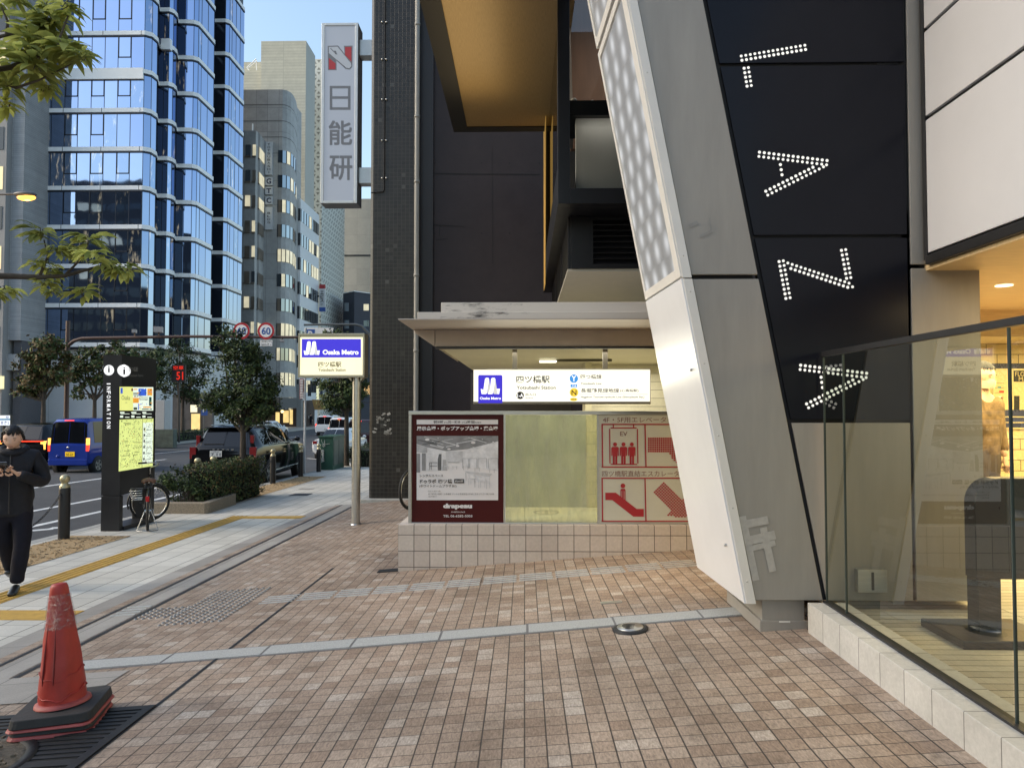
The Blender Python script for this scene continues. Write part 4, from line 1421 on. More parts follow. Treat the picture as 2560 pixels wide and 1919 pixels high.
b.hexa([(BX0 - .012, 11.9, BZ0 - .1), (BX0 - .002, 11.9, BZ0 - .1), (BX0 - .002, 12.6, BZ0 - .1), (BX0 - .012, 12.6, BZ0 - .1)], [(BX0 - .012, 10.9, 10), (BX0 - .002, 10.9, 10), (BX0 - .002, 12.6, 10), (BX0 - .012, 12.6, 10)], M_AMGL)
b.build('amber_strip', bx)
# louvred plant box hanging below
lv = thing('louvre_box', 'dark louvred ventilation box hanging under the glass showcase', 'vent box', P(1440, 660, 8.0))
LX0, LZ0, LZ1 = P(1428, 640, 8.0).x, P(1440, 671, 8.0).z, BZ0 - .002
b = MB()
b.box(LX0 + .02, BX1, 8.07, 13.0, LZ0, LZ1, mat('louvre_dark', (.010, .010, .011), .6, var=0))
b.build('body', lv)
b = MB()
xv = P(1483, 600, 8.0).x
b.box(LX0, xv, 8.0, 8.07, LZ0, LZ1, M_BLK)
b.box(xv, BX1, 8.0, 8.07, LZ0, P(1480, 660, 8.0).z, M_BLK)
b.box(xv, BX1, 8.0, 8.07, P(1480, 540, 8.0).z, LZ1, M_BLK)
for k in range(8):
    z = P(1480, 655 - k * 14.3, 8.0).z
    b.obox(((xv + BX1) / 2, 8.035, z), (BX1 - xv, .008, .075), Matrix.Rotation(rad(-40), 3, 'X'), M_BLK)
b.build('front_louvre', lv)
b = MB()
for k in range(16):
    z = LZ0 + .03 + k * (LZ1 - LZ0 - .06) / 15
    b.obox((LX0 - .005, 10.5, z), (.05, 4.8, .008), Matrix.Rotation(rad(35), 3, 'Y'), M_BLK)
for y in (8.1, 9.6, 11.2, 12.9):
    b.box(LX0 - .03, LX0 + .02, y - .04, y + .04, LZ0, LZ1, M_BLK)
b.build('side_louvre', lv)
b = MB()
z1 = P(1500, 672, 8.0).z
b.box(LX0 - .04, BX1, 8.02, 12.6, LZ0 - .03, LZ0 - .002, mat('beige_underside', (.40, .36, .29), .5, var=.06))
b.build('underside', lv)
# ================================================================ street furniture
M_BLKM = mat('black_painted_metal', (.024, .024, .026), .38, .2, var=.12, vs=5)
M_GOLD = mat('gold_paint', (.46, .40, .24), .35, .5, var=.1, vs=20)
M_WMARK = mat('white_print', (.75, .75, .75), .5, var=0)

# information pillar
YK = 11.0
kx0, kx1 = P(251, 1328, YK).x, P(297.5, 1328, YK).x
kz0, kzs, kz1 = gz(-6.5, YK), P(275, 1238, YK).z, P(275, 887, YK).z
kd = PXp(391, 900, kx1).y
ki = thing('information_pillar', 'tall black information pillar with lit yellow map facing the pavement', 'information pillar', ((kx0 + kx1) / 2, (YK + kd) / 2, kz0))
b = MB()
b.box(kx0, kx1, YK, kd, kzs, kz1, M_BLKM)
Yf = YK - .002
c = P(272.3, 925, Yf)
M_LITI = emis('lit_info_mark', (1, 1, 1), .9)
b.disc(c, 13.2 / 1750 * YK, M_LITI, n=28)
b.rpx(270.2, 919, 274.2, 930.5, Yf - .002, M_INK)
b.rpx(270.4, 914.5, 274, 917.5, Yf - .002, M_INK)
for i_, ch in enumerate('INFORMATION'):
    ya_ = 955.5 + i_ * 10.75
    hh = 2.6 if ch == 'I' else 7.4
    b.text(ch, P(266.8, ya_ + (2.4 if ch == 'I' else 0), Yf), P(266.8, ya_ + (2.4 if ch == 'I' else 0) + hh, Yf), P(276.5, ya_ + (2.4 if ch == 'I' else 0), Yf), M_LITI, .02)
Xk = kx1 + .002
def K(u, v, o=0.0):
    return PXp(270 + u * .15674, 930 + v * .15674, Xk + o)
def KQ(b, u0, v0, u1, v1, m, o=.001):
    b.quad(K(u0, v1, o), K(u1, v1, o), K(u1, v0, o), K(u0, v0, o), m)
def KT(b, s, u0, v0, u1, v1, m, o=.003, bold=0):
    b.text(s, K(u0, v1, o), K(u1, v1, o), K(u0, v0, o), m, bold)
b.disc(PXp(310.3, 926.5, Xk), .19, M_LITI, (0, 1, 0), (0, 0, 1), 28, .095)
b.disc(PXp(310.3, 926.5, Xk), .10, M_LITI, (0, 1, 0), (0, 0, 1), 28)
b.text('i', PXp(307.5, 936, Xk + .002), PXp(313.5, 936, Xk + .002), PXp(307.5, 917, Xk + .002), M_INK, .02)
M_DIMW = mat('dim_lettering', (.32, .31, .29), .5, var=0)
b.text('四つ橋駅', PXp(322.5, 928.5, Xk), PXp(345, 928.5, Xk), PXp(322.5, 917, Xk), M_DIMW, .01)
b.text('Yotsubashi Station', PXp(322.5, 941, Xk), PXp(358, 941, Xk), PXp(322.5, 935, Xk), M_DIMW, .0)
b.build('body', ki, bevel=.006)
b = MB()
b.box(kx0, kx1, YK, YK + .10, kz0 - .05, kzs - .012, M_BLKM)
b.box(kx0 + .02, kx1 - .02, YK + .01, YK + .09, kzs - .012, kzs, M_JOINT)
b.build('leg', ki, bevel=.006)
b = MB()
b.box(kx0, kx1, kd - .16, kd, kz0 - .06, kzs, M_BLKM)
b.build('leg', ki, bevel=.006)
b = MB()
b.box(kx0 - .02, kx1 + .02, YK + .1, kd - .16, kz0 - .05, gz(-6.5, YK) + .06, M_BLKM)
b.build('base_plate', ki)
b = MB()
M_MAPY = emis('lit_map_yellow', (.93, .96, .30), .80, .10, 4)
M_MAPL = emis('lit_map_lime', (.80, .90, .30), .88, .15, 6)
M_MAPW = emis('lit_map_white', (.86, .98, .82), .9)
M_MAPB = emis('lit_map_blue', (.05, .14, .75), .8)
M_MAPO = emis('lit_map_orange', (.95, .40, .05), .8)
M_MAPR = mat('map_red', (.5, .05, .04), .5, var=0)
M_MAPG = mat('map_grey', (.20, .26, .14), .5, var=0)
def skew(u, v):
    """The screen's lower edge is level in the place; follow it."""
    return u, v
KQ(b, 172, 222, 728, 1530, M_BLKM, .0005)
KQ(b, 184, 232, 400, 612, M_MAPY, .0012)
KQ(b, 400, 238, 722, 612, M_MAPW, .0012)
KQ(b, 190, 622, 710, 745, M_INK, .0012)
zt_, zb_k = K(300, 752).z, K(180, 1580).z
def KY(u):
    return K(u, 900).y
def KV(b, u0, u1, za, zb2, m, o):
    b.quad((Xk + o, KY(u0), za), (Xk + o, KY(u1), za), (Xk + o, KY(u1), zb2), (Xk + o, KY(u0), zb2), m)
KV(b, 180, 548, zb_k, zt_, M_MAPL, .0012)
KV(b, 554, 722, zb_k, zt_, M_MAPL, .0012)
KV(b, 556, 716, zb_k + .05, zb_k + .75, M_MAPW, .0018)
KT(b, 'Osaka', 218, 372, 352, 442, M_MAPG)
KT(b, '大阪', 272, 475, 305, 495, M_MAPG)
rr = random.Random(5)
for u0, v0, u1, v1, m in ((486, 262, 612, 375, M_MAPB), (400, 410, 490, 490, M_MAPO), (628, 262, 705, 372, M_MAPO), (655, 395, 695, 535, mat('map_teal', (.03, .25, .25), .5, var=0)), (402, 330, 484, 344, M_INK), (402, 352, 484, 362, M_INK), (410, 385, 480, 392, M_INK), (495, 400, 640, 408, M_INK), (500, 430, 640, 440, M_INK), (480, 500, 492, 600, M_MAPB), (505, 505, 540, 515, M_MAPB), (372, 262, 400, 300, M_MAPR), (408, 265, 470, 280, M_MAPO), (560, 548, 690, 566, M_MAPO), (540, 580, 700, 596, M_MAPG), (408, 560, 465, 600, M_MAPG), (200, 250, 235, 340, M_MAPB)):
    KQ(b, u0, v0, u1, v1, m, .003)
for k in range(46):
    u, v = rr.uniform(405, 690), rr.uniform(250, 590)
    KQ(b, u, v, u + rr.uniform(6, 34), v + rr.uniform(4, 16), rr.choice((M_MAPG, M_INK, M_MAPO, M_MAPL, M_MAPB, M_MAPW)), .004)
for u in (192, 372, 548):
    KQ(b, u, 632, u + rr.uniform(60, 90), 655, M_MAPW, .003)
    KQ(b, u + 10, 660, u + 150, 668, M_MAPW, .003)
    KQ(b, u, 690, u + 50, 725, M_MAPW, .003)
    KQ(b, u + 80, 712, u + 150, 724, M_MAPW, .003)
ztop = K(300, 770).z
def spot(u, t):
    return (Xk + .003, KY(u), ztop + (zb_k + .03 - ztop) * t)
for k in range(620):
    u = rr.uniform(190, 715)
    if 535 < u < 560:
        continue
    t = rr.random()
    s = rr.uniform(2, 9)
    y, z = spot(u, t)[1:]
    du = KY(u + s) - KY(u)
    m = rr.choice((M_MAPG, M_MAPG, M_MAPG, M_INK, M_MAPR, M_MAPY))
    b.quad((Xk + .0035, y, z), (Xk + .0035, y + du, z), (Xk + .0035, y + du, z + rr.uniform(.006, .022)), (Xk + .0035, y, z + rr.uniform(.006, .022)), m)
for k in range(12):
    u, t = rr.uniform(190, 420), rr.random()
    y, z = spot(u, t)[1:]
    y2 = KY(u + rr.uniform(60, 130))
    b.quad((Xk + .003, y, z), (Xk + .003, y2, z), (Xk + .003, y2, z + .008), (Xk + .003, y, z + .008), rr.choice((M_MAPG, M_MAPY)))
for k in range(6):
    KV(b, 566, 590, zb_k + .12 + k * .1, zb_k + .16 + k * .1, M_INK, .003)
    KV(b, 600, 690, zb_k + .12 + k * .1, zb_k + .128 + k * .1, M_MAPG, .003)
b.build('map_screen', ki)

# lit pole sign of the metro
YM = 10.95
pm = thing('pole_sign', 'lit blue and cream metro sign box on a stainless pole', 'sign', (P(885, 1313, YM).x, YM, gz(-2.66, YM)))
b = MB()
cx = P(885, 1313, YM).x
zb0 = P(885, 943, YM).z
b.lathe([(.068, gz(cx, YM) - .05), (.068, zb0 + .01)], (cx, YM + .12, 0), M_STEEL, 24)
b.lathe([(.085, gz(cx, YM) - .02), (.085, gz(cx, YM) + .012), (.069, gz(cx, YM) + .014)], (cx, YM + .12, 0), M_STEEL, 24)
b.build('pole', pm)
b = MB()
pa, pb = P(745, 943, YM), P(912, 833, YM)
M_CHAMP = mat('champagne_frame', (.40, .37, .28), .35, .6, var=.06)
b.box(pa.x, pb.x, YM + .012, YM + .26, pa.z, pb.z, M_CHAMP)
for x0, x1, z0, z1 in ((pa.x, pb.x, pb.z - .03, pb.z), (pa.x, pb.x, pa.z, pa.z + .03), (pa.x, pa.x + .03, pa.z + .03, pb.z - .03), (pb.x - .03, pb.x, pa.z + .03, pb.z - .03)):
    b.box(x0, x1, YM - .008, YM + .012, z0, z1, M_CHAMP)
for s in (-1, 1):
    b.hexa([(cx + s * .07, YM + .05, zb0), (cx + s * .13, YM + .05, zb0), (cx + s * .13, YM + .19, zb0), (cx + s * .07, YM + .19, zb0)], [(cx + s * .066, YM + .05, zb0 - .06), (cx + s * .075, YM + .05, zb0 - .06), (cx + s * .075, YM + .19, zb0 - .06), (cx + s * .066, YM + .19, zb0 - .06)], M_CHAMP)
b.build('box_frame', pm, bevel=.005)
b = MB()
ox, oy, sc = 440, 560, .32561
Yp = YM + .004
M_LITCR = emis('lit_cream_face', (1.0, .93, .62), 1.0, .12, 3)
PR(b, 952, 868, 1438, 1158, M_LITCR, 0)
PR(b, 966, 882, 1420, 1024, M_LITB, 1)
def ms(p):
    return (980 + (p[0] - 150) / 226 * 124, 900 + (p[1] - 160) / 192 * 104)
logo(lambda pts, m: PP(b, [ms(p) for p in pts], m, 2))
PT(b, 'Osaka Metro', 1126, 964, 1402, 1002, M_LITWH, .035, 2)
M_GOLDINK = mat('ochre_ink', (.16, .12, .03), .5, var=0)
PT(b, '四ツ橋駅', 1092, 1056, 1270, 1098, M_GOLDINK, .016, 2)
PT(b, 'Yotsubashi Station', 1092, 1106, 1302, 1130, M_GOLDINK, .016, 2)
b.build('lit_face', pm)

# bollards and chains
bo = thing('bollard', 'black bollard with gold ball top nearest the walking man', 'bollard', (0, 0, 0))
b = MB()
b.lathe([(.078, -.04), (.076, .74), (.074, .755), (.0, .755)], (0, 0, 0), M_BLKM, 20)
b.lathe([(.012, 0), (.012, .03)], (0, -.075, .66), M_BLKM, 8, (0, -1, 0))
b.build('post', bo)
b = MB()
b.lathe([(.072, .752), (.073, .775), (.058, .80), (.040, .818), (.046, .83)] + [(.068 * math.sin(t), .885 - .068 * math.cos(t)) for t in [.75 + .24 * i for i in range(11)]], (0, 0, 0), M_GOLD, 20)
b.build('cap', bo)
BX = -6.80
bys = [(8.3, None), (10.28, bo['label']), (14.75, 'left one of two gold ball tops over the clipped hedge'), (15.5, 'right one of two gold ball tops over the clipped hedge'), (19.2, 'black gold topped bollard in front of the black car rear wheel'), (21.6, 'black gold topped bollard beside the black car front wheel'), (23.5, 'black gold topped bollard just right of the thin white pole'), (33.0, 'distant dark bollard next to the dark tiled building')]
for i, (y, lab) in enumerate(bys):
    x = BX - (.12 if y > 14 else 0) - (.1 if y > 30 else 0)
    if i == 1:
        place(bo, (x, y, gz(x, y)))
    elif lab:
        dup(bo, (x, y, gz(x, y)), 0, lab)
for y in (10.28, 19.2):
    bpy.data.objects[bo.name]['group'] = 'gold topped bollards along the kerb'
for o in COL.objects:
    if o.name.startswith('bollard'):
        o['group'] = 'gold topped bollards along the kerb'
def chain(p, q, sag, lab):
    b = MB()
    p, q = Vector(p), Vector(q)
    n = int((q - p).length / .045)
    for k in range(n):
        t = (k + .5) / n
        c = p.lerp(q, t) - Vector((0, 0, sag * 4 * t * (1 - t)))
        t2 = t + .01
        c2 = p.lerp(q, t2) - Vector((0, 0, sag * 4 * t2 * (1 - t2)))
        d = (c2 - c).normalized()
        sd_ = Vector((1, 0, 0)) if k % 2 else d.cross(Vector((1, 0, 0))).normalized()
        pts = [c + d * (.030 * math.cos(a)) + sd_ * (.014 * math.sin(a)) for a in [math.pi * 2 * j / 8 for j in range(9)]]
        b.tube(pts, .006, M_BLKM, 5, False)
    tag(b.build('chain', base=p), lab, 'chain', 'chains between the bollards')
zc_ = lambda y: gz(BX, y) + .66
chain((BX, 8.38, zc_(8.3)), (BX, 10.18, zc_(10.2)), .42, 'black chain sagging from the bollard behind the man')
chain((BX - .12, 16.6, zc_(16.6)), (BX - .12, 19.1, zc_(19.2)), .35, 'black chain between the hedge and the bollard by the black car')

# planter wall, hedge
M_PSTONE = mat('brown_granite_kerb', (.27, .225, .165), .75, var=.35, vs=45, bump=.35, bs=60)
def zz(x, y):
    return gz(x, y)
b = MB()
pc = [(-7.0, 13.05), (-5.98, 13.05), (-5.93, 13.12), (-5.99, 14.5), (-6.13, 14.5), (-6.10, 13.25), (-7.0, 13.22)]
b.hexa([(x, y, zz(x, y) - .1) for x, y in pc], [(x, y, zz(x, 13.05) + .2) for x, y in pc], M_PSTONE)
tag(b.build('planter_wall', bevel=.012, base=(-6.3, 13.1, zz(-6.3, 13.1))), 'low brown granite planter wall in front of the hedge', 'planter')
b = MB()
b.quad((-7, 13.2, zz(0, 0) * 0 + zz(-7, 13) + .12), (-6.1, 13.2, zz(-7, 13) + .12), (-6.1, 16.2, zz(-7, 16) + .10), (-7, 16.2, zz(-7, 16) + .10), M_SOIL)
structure(b.build('planter_soil'))

def leafmat(name, col, var=.45):
    m = mat(name, col, .55, var=var, vs=3.5, spec=.35)
    return m
L_DK = leafmat('leaf_dark', (.030, .048, .020))
L_MID = leafmat('leaf_mid', (.055, .085, .028))
L_LT = leafmat('leaf_light', (.10, .135, .040))
L_BR = leafmat('leaf_russet', (.125, .085, .032))
def leaf_glow(name, col):
    m = leafmat(name, col)
    nt = m.node_tree
    bs = nt.nodes['Principled BSDF']
    tl = _n(nt, 'ShaderNodeBsdfTranslucent')
    nt.links.new(bs.inputs['Base Color'].links[0].from_socket, tl.inputs[0])
    mx = _n(nt, 'ShaderNodeMixShader')
    mx.inputs[0].default_value = .55
    nt.links.new(bs.outputs[0], mx.inputs[1])
    nt.links.new(tl.outputs[0], mx.inputs[2])
    nt.links.new(mx.outputs[0], nt.nodes['Material Output'].inputs['Surface'])
    return m
L_OL = leaf_glow('leaf_olive', (.36, .385, .105))
L_OL2 = leaf_glow('leaf_olive_shade', (.24, .27, .07))
M_TRUNK = mat('tree_bark', (.075, .06, .047), .9, var=.4, vs=14, bump=.8, bs=25, stretch=(1, 1, .3))
def leafset(b, spots, size, mats, rng, shape=(1, .5)):
    for (c, nrm) in spots:
        m = rng.choice(mats)
        n = (nrm + Vector((rng.gauss(0, .55), rng.gauss(0, .55), rng.gauss(0, .55)))).normalized()
        u = n.cross(Vector((rng.gauss(0, 1), rng.gauss(0, 1), rng.gauss(0, 1)))).normalized()
        v = n.cross(u)
        s = size * rng.uniform(.6, 1.25)
        L, W = s * shape[0], s * shape[1]
        b.add([c - u * L * .5, c + v * W * .5 - n * s * .06, c + u * L * .5 - n * s * .12, c - v * W * .5 - n * s * .06], [(0, 1, 2, 3)], m)
def blob_spots(blobs, n, rng, shell=.55):
    out = []
    tot = sum(r[0] * r[1] * r[2] for _, r in blobs)
    for c, r in blobs:
        k = int(n * (r[0] * r[1] * r[2]) / tot)
        # sub-clumps on each blob
        sub = []
        for _ in range(max(5, k // 55)):
            d = Vector((rng.gauss(0, 1), rng.gauss(0, 1), rng.gauss(0, 1))).normalized()
            q = rng.uniform(shell, 1.0)
            sub.append((Vector((c[0] + d.x * r[0] * q, c[1] + d.y * r[1] * q, c[2] + d.z * r[2] * q)), d))
        for _ in range(k):
            sc_, d = rng.choice(sub)
            rr_ = min(r) * .34
            e = Vector((rng.gauss(0, 1), rng.gauss(0, 1), rng.gauss(0, .8))) * rr_ * .6
            out.append((sc_ + e, (d + Vector((0, 0, .4))).normalized()))
    return out
def street_tree(loc, h_trunk, blobs, n, size, mats, label, name='street_tree', r=.07, seed=1, group=None, lean=(0, 0)):
    rng = random.Random(seed)
    t = thing(name, label, 'tree', loc, group)
    L = Vector(loc)
    b = MB()
    top = L + Vector((lean[0], lean[1], h_trunk))
    b.tube([L - Vector((0, 0, .2)), L + Vector((lean[0] * .2, 0, h_trunk * .35)), L + Vector((lean[0] * .7, lean[1] * .5, h_trunk * .7)), top], [r * 1.25, r, r * .85, r * .7], M_TRUNK, 10)
    for c, rr_ in blobs:
        c = Vector(c)
        mid = top.lerp(c, .5) + Vector((rng.uniform(-.1, .1), rng.uniform(-.1, .1), -.08)) * (r / .07)
        b.tube([top - Vector((0, 0, h_trunk * .12)), mid, c], [r * .5, r * .32, r * .12], M_TRUNK, 6)
        for _ in range(4):
            d = Vector((rng.gauss(0, 1) * rr_[0], rng.gauss(0, 1) * rr_[1], rng.gauss(0, 1) * rr_[2])) * .55
            b.tube([mid.lerp(c, .6), c + d * .6, c + d], [r * .2, r * .12, r * .05], M_TRUNK, 5)
    b.build('trunk', t)
    b = MB()
    leafset(b, blob_spots(blobs, n, rng), size, mats, rng)
    b.build('crown', t)
    return t
def hedge(name, x0, x1, y0, y1, zt, n, size, mats, label, seed=1, cat='hedge'):
    rng = random.Random(seed)
    b = MB()
    sp = []
    g0 = gz(x0, (y0 + y1) / 2) if y0 < 100 else -1.2
    h = zt - g0
    A = [('t', (x1 - x0) * (y1 - y0)), ('f', (x1 - x0) * h), ('r', (y1 - y0) * h), ('l', (y1 - y0) * h * .5)]
    tot = sum(a for _, a in A)
    for kind_, a in A:
        for _ in range(int(n * a / tot)):
            x, y, z = rng.uniform(x0, x1), rng.uniform(y0, y1), rng.uniform(g0 + .05, zt)
            d = abs(rng.gauss(0, .05)) + .14 * max(0, noise.noise(Vector((x * 4, y * 4, z * 4)))) - .03
            if kind_ == 't':
                sp.append((Vector((x, y, zt - d)), Vector((0, 0, 1))))
            elif kind_ == 'f':
                sp.append((Vector((x, y0 + d, z)), Vector((0, -1, .3))))
            elif kind_ == 'r':
                sp.append((Vector((x1 - d, y, z)), Vector((1, 0, .3))))
            else:
                sp.append((Vector((x0 + d, y, z)), Vector((-1, 0, .3))))
    leafset(b, sp, size, mats, rng, (1, .6))
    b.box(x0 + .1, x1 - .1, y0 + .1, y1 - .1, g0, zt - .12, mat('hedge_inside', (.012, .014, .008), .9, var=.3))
    for k in range(14):
        x, y = rng.uniform(x0 + .08, x1 - .06), y0 + rng.uniform(.02, .1)
        b.tube([(x, y, g0), (x + rng.uniform(-.06, .06), y + .03, g0 + h * .5)], .008, M_TRUNK, 5)
    return tag(b.build(name, base=((x0 + x1) / 2, (y0 + y1) / 2, g0)), label, cat)
zt_h = P(560, 1152, 15).z
hedge('clipped_hedge', -6.75, -6.05, 13.7, 16.3, zt_h, 7600, .055, [L_DK, L_DK, L_MID, L_LT, L_BR], 'clipped dark green box hedge behind the granite planter wall', 3)
rng = random.Random(9)
b = MB()
blobs = [((-6.75, 13.5, -.12), (.38, .30, .38)), ((-6.45, 13.45, -.28), (.30, .2, .26)), ((-6.9, 13.35, .02), (.25, .25, .3)), ((-6.2, 13.4, -.36), (.22, .18, .2))]
leafset(b, blob_spots(blobs, 2600, rng, .2), .06, [L_MID, L_DK, L_MID, L_DK, L_LT], rng, (1, .5))
for k in range(16):
    x = rng.uniform(-6.85, -6.2)
    b.tube([(x, 13.4, -.6), (x + rng.uniform(-.1, .1), 13.42, -.2)], .007, M_TRUNK, 5)
tag(b.build('shrub', base=(-6.55, 13.4, -.5)), 'looser green shrub at the left front of the planter by the bicycle', 'shrub')

# trees on the near kerb
def B_(px, py, Y, r):
    c = P(px, py, Y)
    return ((c.x, c.y, c.z), r)
Yt = 15.9
street_tree((P(607, 1153, Yt).x, Yt, -.55), 1.55, [B_(605, 905, Yt, (.50, .5, .45)), B_(575, 850, Yt, (.34, .4, .35)), B_(553, 835, Yt, (.22, .3, .22)), B_(640, 960, Yt, (.5, .55, .4)), B_(560, 985, Yt, (.42, .5, .42)), B_(610, 1025, Yt, (.60, .6, .34)), B_(655, 1010, Yt, (.42, .5, .32)), B_(535, 1010, Yt, (.28, .4, .30)), B_(640, 885, Yt, (.28, .3, .3))],
            12000, .085, [L_DK, L_DK, L_MID, L_MID, L_LT], 'bushy dark evergreen tree rising from the clipped hedge by the black car', r=.075, seed=2)
Yt = 26.5
street_tree((P(866, 1120, Yt).x, Yt, gz(-6.6, Yt)), 2.2, [B_(850, 990, Yt, (.75, .7, .6)), B_(885, 955, Yt, (.6, .6, .7)), B_(815, 950, Yt, (.45, .5, .5)), B_(840, 880, Yt, (.7, .6, .8)), B_(830, 838, Yt, (.35, .4, .25)), B_(895, 1000, Yt, (.4, .4, .4))],
            7000, .13, [L_DK, L_MID, L_MID, L_LT], 'small green tree half hidden behind the lit pole sign', r=.10, seed=5)
hedge('low_hedge', -6.55, -5.6, 25.9, 29.5, P(880, 1118, 26).z, 1500, .07, [L_DK, L_DK, L_MID], 'low dark hedge right of the green utility cabinet', 6)
# trees across the road
fx = -25.6
for i, (px, py0, Y, bl, n, mats_, lab) in enumerate([
    (108, 1060, 37.0, [(110, 880, 1.0), (85, 910, .9), (140, 905, .9), (75, 960, .8), (125, 855, .7), (150, 935, .7), (60, 985, .6), (100, 940, .9)], 3000, [L_BR, L_BR, L_MID, L_LT], 'russet leaved street tree across the road behind the blue van'),
    (236, 1050, 41.2, [(215, 905, 1.0), (240, 925, 1.1), (190, 945, .8), (200, 980, .7), (255, 890, .7), (300, 885, 1.0), (340, 890, .9)], 3000, [L_DK, L_MID, L_MID, L_BR, L_LT], 'green street tree across the road right of the brown mast pole'),
    (456, 1085, 52.3, [(455, 900, 1.5), (420, 925, 1.2), (490, 930, 1.2), (440, 960, 1.4), (480, 975, 1.2), (410, 970, 1.0), (515, 900, .9), (445, 870, 1.0), (500, 1000, .8)], 3600, [L_DK, L_DK, L_MID], 'dark round street tree across the road left of the bushy evergreen'),
    (375, 1085, 49.0, [(385, 930, .9), (360, 900, .9), (400, 890, .7)], 1500, [L_DK, L_MID], 'smaller dark tree across the road just behind the information pillar')]):
    c = P(px, py0, Y)
    street_tree((c.x, Y, gz(XE, Y)), max(1.5, P(px, 985, Y).z - gz(XE, Y)), [B_(x, y, Y, (r, r, r * .8)) for x, y, r in bl], int(n * 1.7), .22, mats_, lab, r=.13, seed=20 + i)
hedge('far_hedge', -26.2, -25.4, 44.5, 62, P(470, 1082, 48).z, 1800, .16, [L_DK, L_MID], 'long clipped hedge on the far kerb behind the black car', 8)

# foreground tree: trunk just left of the picture, two limbs of drooping leaves reaching in
ft = thing('foreground_tree', 'tree reaching in from the left with drooping olive green leaves', 'tree', (-3.0, 3.35, gz(-3.0, 3.35)))
rng = random.Random(12)
b = MB()
b.tube([(-2.98, 3.35, gz(-3, 3.35) - .1), (-2.97, 3.36, .8), (-3.0, 3.42, 1.6), (-3.02, 3.5, 2.6), (-2.98, 3.6, 3.8)], [.085, .07, .062, .05, .03], M_TRUNK, 12)
def limb(pts, r0, r1):
    n = len(pts)
    b.tube(pts, [r0 + (r1 - r0) * i / (n - 1) for i in range(n)], M_TRUNK, 8)
limb([(-3.01, 3.46, 2.0), P(-40, 690, 3.6), P(20, 690, 3.62), P(98, 693, 3.65), P(160, 690, 3.7), P(240, 668, 3.75), P(300, 676, 3.8)], .022, .004)
limb([P(98, 693, 3.65), P(120, 640, 3.66), P(110, 600, 3.68)], .008, .003)
limb([P(160, 690, 3.7), P(210, 640, 3.7), P(222, 600, 3.7)], .007, .003)
limb([(-3.0, 3.46, 2.7), P(-40, 180, 3.6), P(30, 168, 3.62), P(70, 150, 3.65), P(140, 120, 3.65), P(170, 40, 3.68)], .02, .004)
limb([P(-30, 100, 3.6), P(0, 92, 3.6), P(50, 80, 3.62)], .012, .006)
limb([P(16, 90, 3.6), P(20, 55, 3.6), P(4, 20, 3.6)], .009, .004)
limb([P(-20, 200, 3.6), P(40, 220, 3.62), P(100, 200, 3.6), P(180, 160, 3.65)], .010, .003)
b.build('trunk', ft)
b = MB()
def leaf(b, c, d, L, W, m, rng):
    """One drooping pointed leaf: starts at c heading d, bends down."""
    d = d.normalized()
    side_ = d.cross(Vector((0, 0, 1)))
    if side_.length < .05:
        side_ = Vector((1, 0, 0))
    side_ = (side_.normalized() + Vector((0, 0, rng.uniform(-.5, .5)))).normalized()
    p = [c]
    v = d.copy()
    for k in range(4):
        p.append(p[-1] + v * (L / 4))
        v = (v + Vector((0, 0, -.34))).normalized()
    ws = [.12, .85, 1.0, .62, 0]
    vs = []
    for q_, w_ in zip(p, ws):
        vs += [q_ + side_ * W * w_ * .5, q_ - side_ * W * w_ * .5]
    b.add(vs, [(2 * k, 2 * k + 1, 2 * k + 3, 2 * k + 2) for k in range(4)], m, True)
clusters = [(x * .3257, 560 + y * .3257, r * .3257) for x, y, r in ((300, 110, 110), (430, 230, 100), (680, 160, 110), (720, 280, 110), (560, 240, 80), (960, 390, 110), (880, 370, 70), (380, 390, 90), (350, 480, 90), (400, 540, 60), (650, 560, 105), (50, 540, 90), (-30, 560, 80), (300, 330, 80), (800, 340, 80))]
clusters += [(x * .386, y * .386, r * .386) for x, y, r in ((90, 20, 80), (430, 80, 90), (330, 170, 110), (250, 230, 130), (200, 320, 140), (110, 380, 140), (420, 350, 120), (540, 400, 80), (230, 490, 120), (290, 590, 90), (50, 590, 90), (40, 710, 80), (330, 320, 120), (180, 440, 130), (-20, 480, 130), (480, 380, 90), (-30, 20, 90), (300, 60, 60))]
for (px, py, r) in clusters:
    Y = 3.65 + rng.uniform(-.12, .18)
    c = P(px, py - r * .35, Y)
    R_ = r / 1750 * Y
    for k in range(29):
        a = rng.uniform(0, 6.283)
        el = rng.uniform(-.35, .55)
        d = Vector((math.cos(a) * math.cos(el), math.sin(a) * math.cos(el), math.sin(el)))
        o = c + d * R_ * rng.uniform(0, .45) + Vector((0, 0, rng.uniform(-.3, .3) * R_))
        leaf(b, o, d, R_ * rng.uniform(1.0, 1.75), R_ * rng.uniform(.34, .52), rng.choice((L_OL, L_OL, L_OL, L_OL2, L_OL2)), rng)
    for k in range(3):
        o = c + Vector((rng.uniform(-.3, .3), rng.uniform(-.3, .3), rng.uniform(0, .4))) * R_
        b.tube([o, o + Vector((rng.uniform(-.3, .3), rng.uniform(-.3, .3), -.4)) * R_], .0022, M_TRUNK, 4)
b.build('crown', ft)

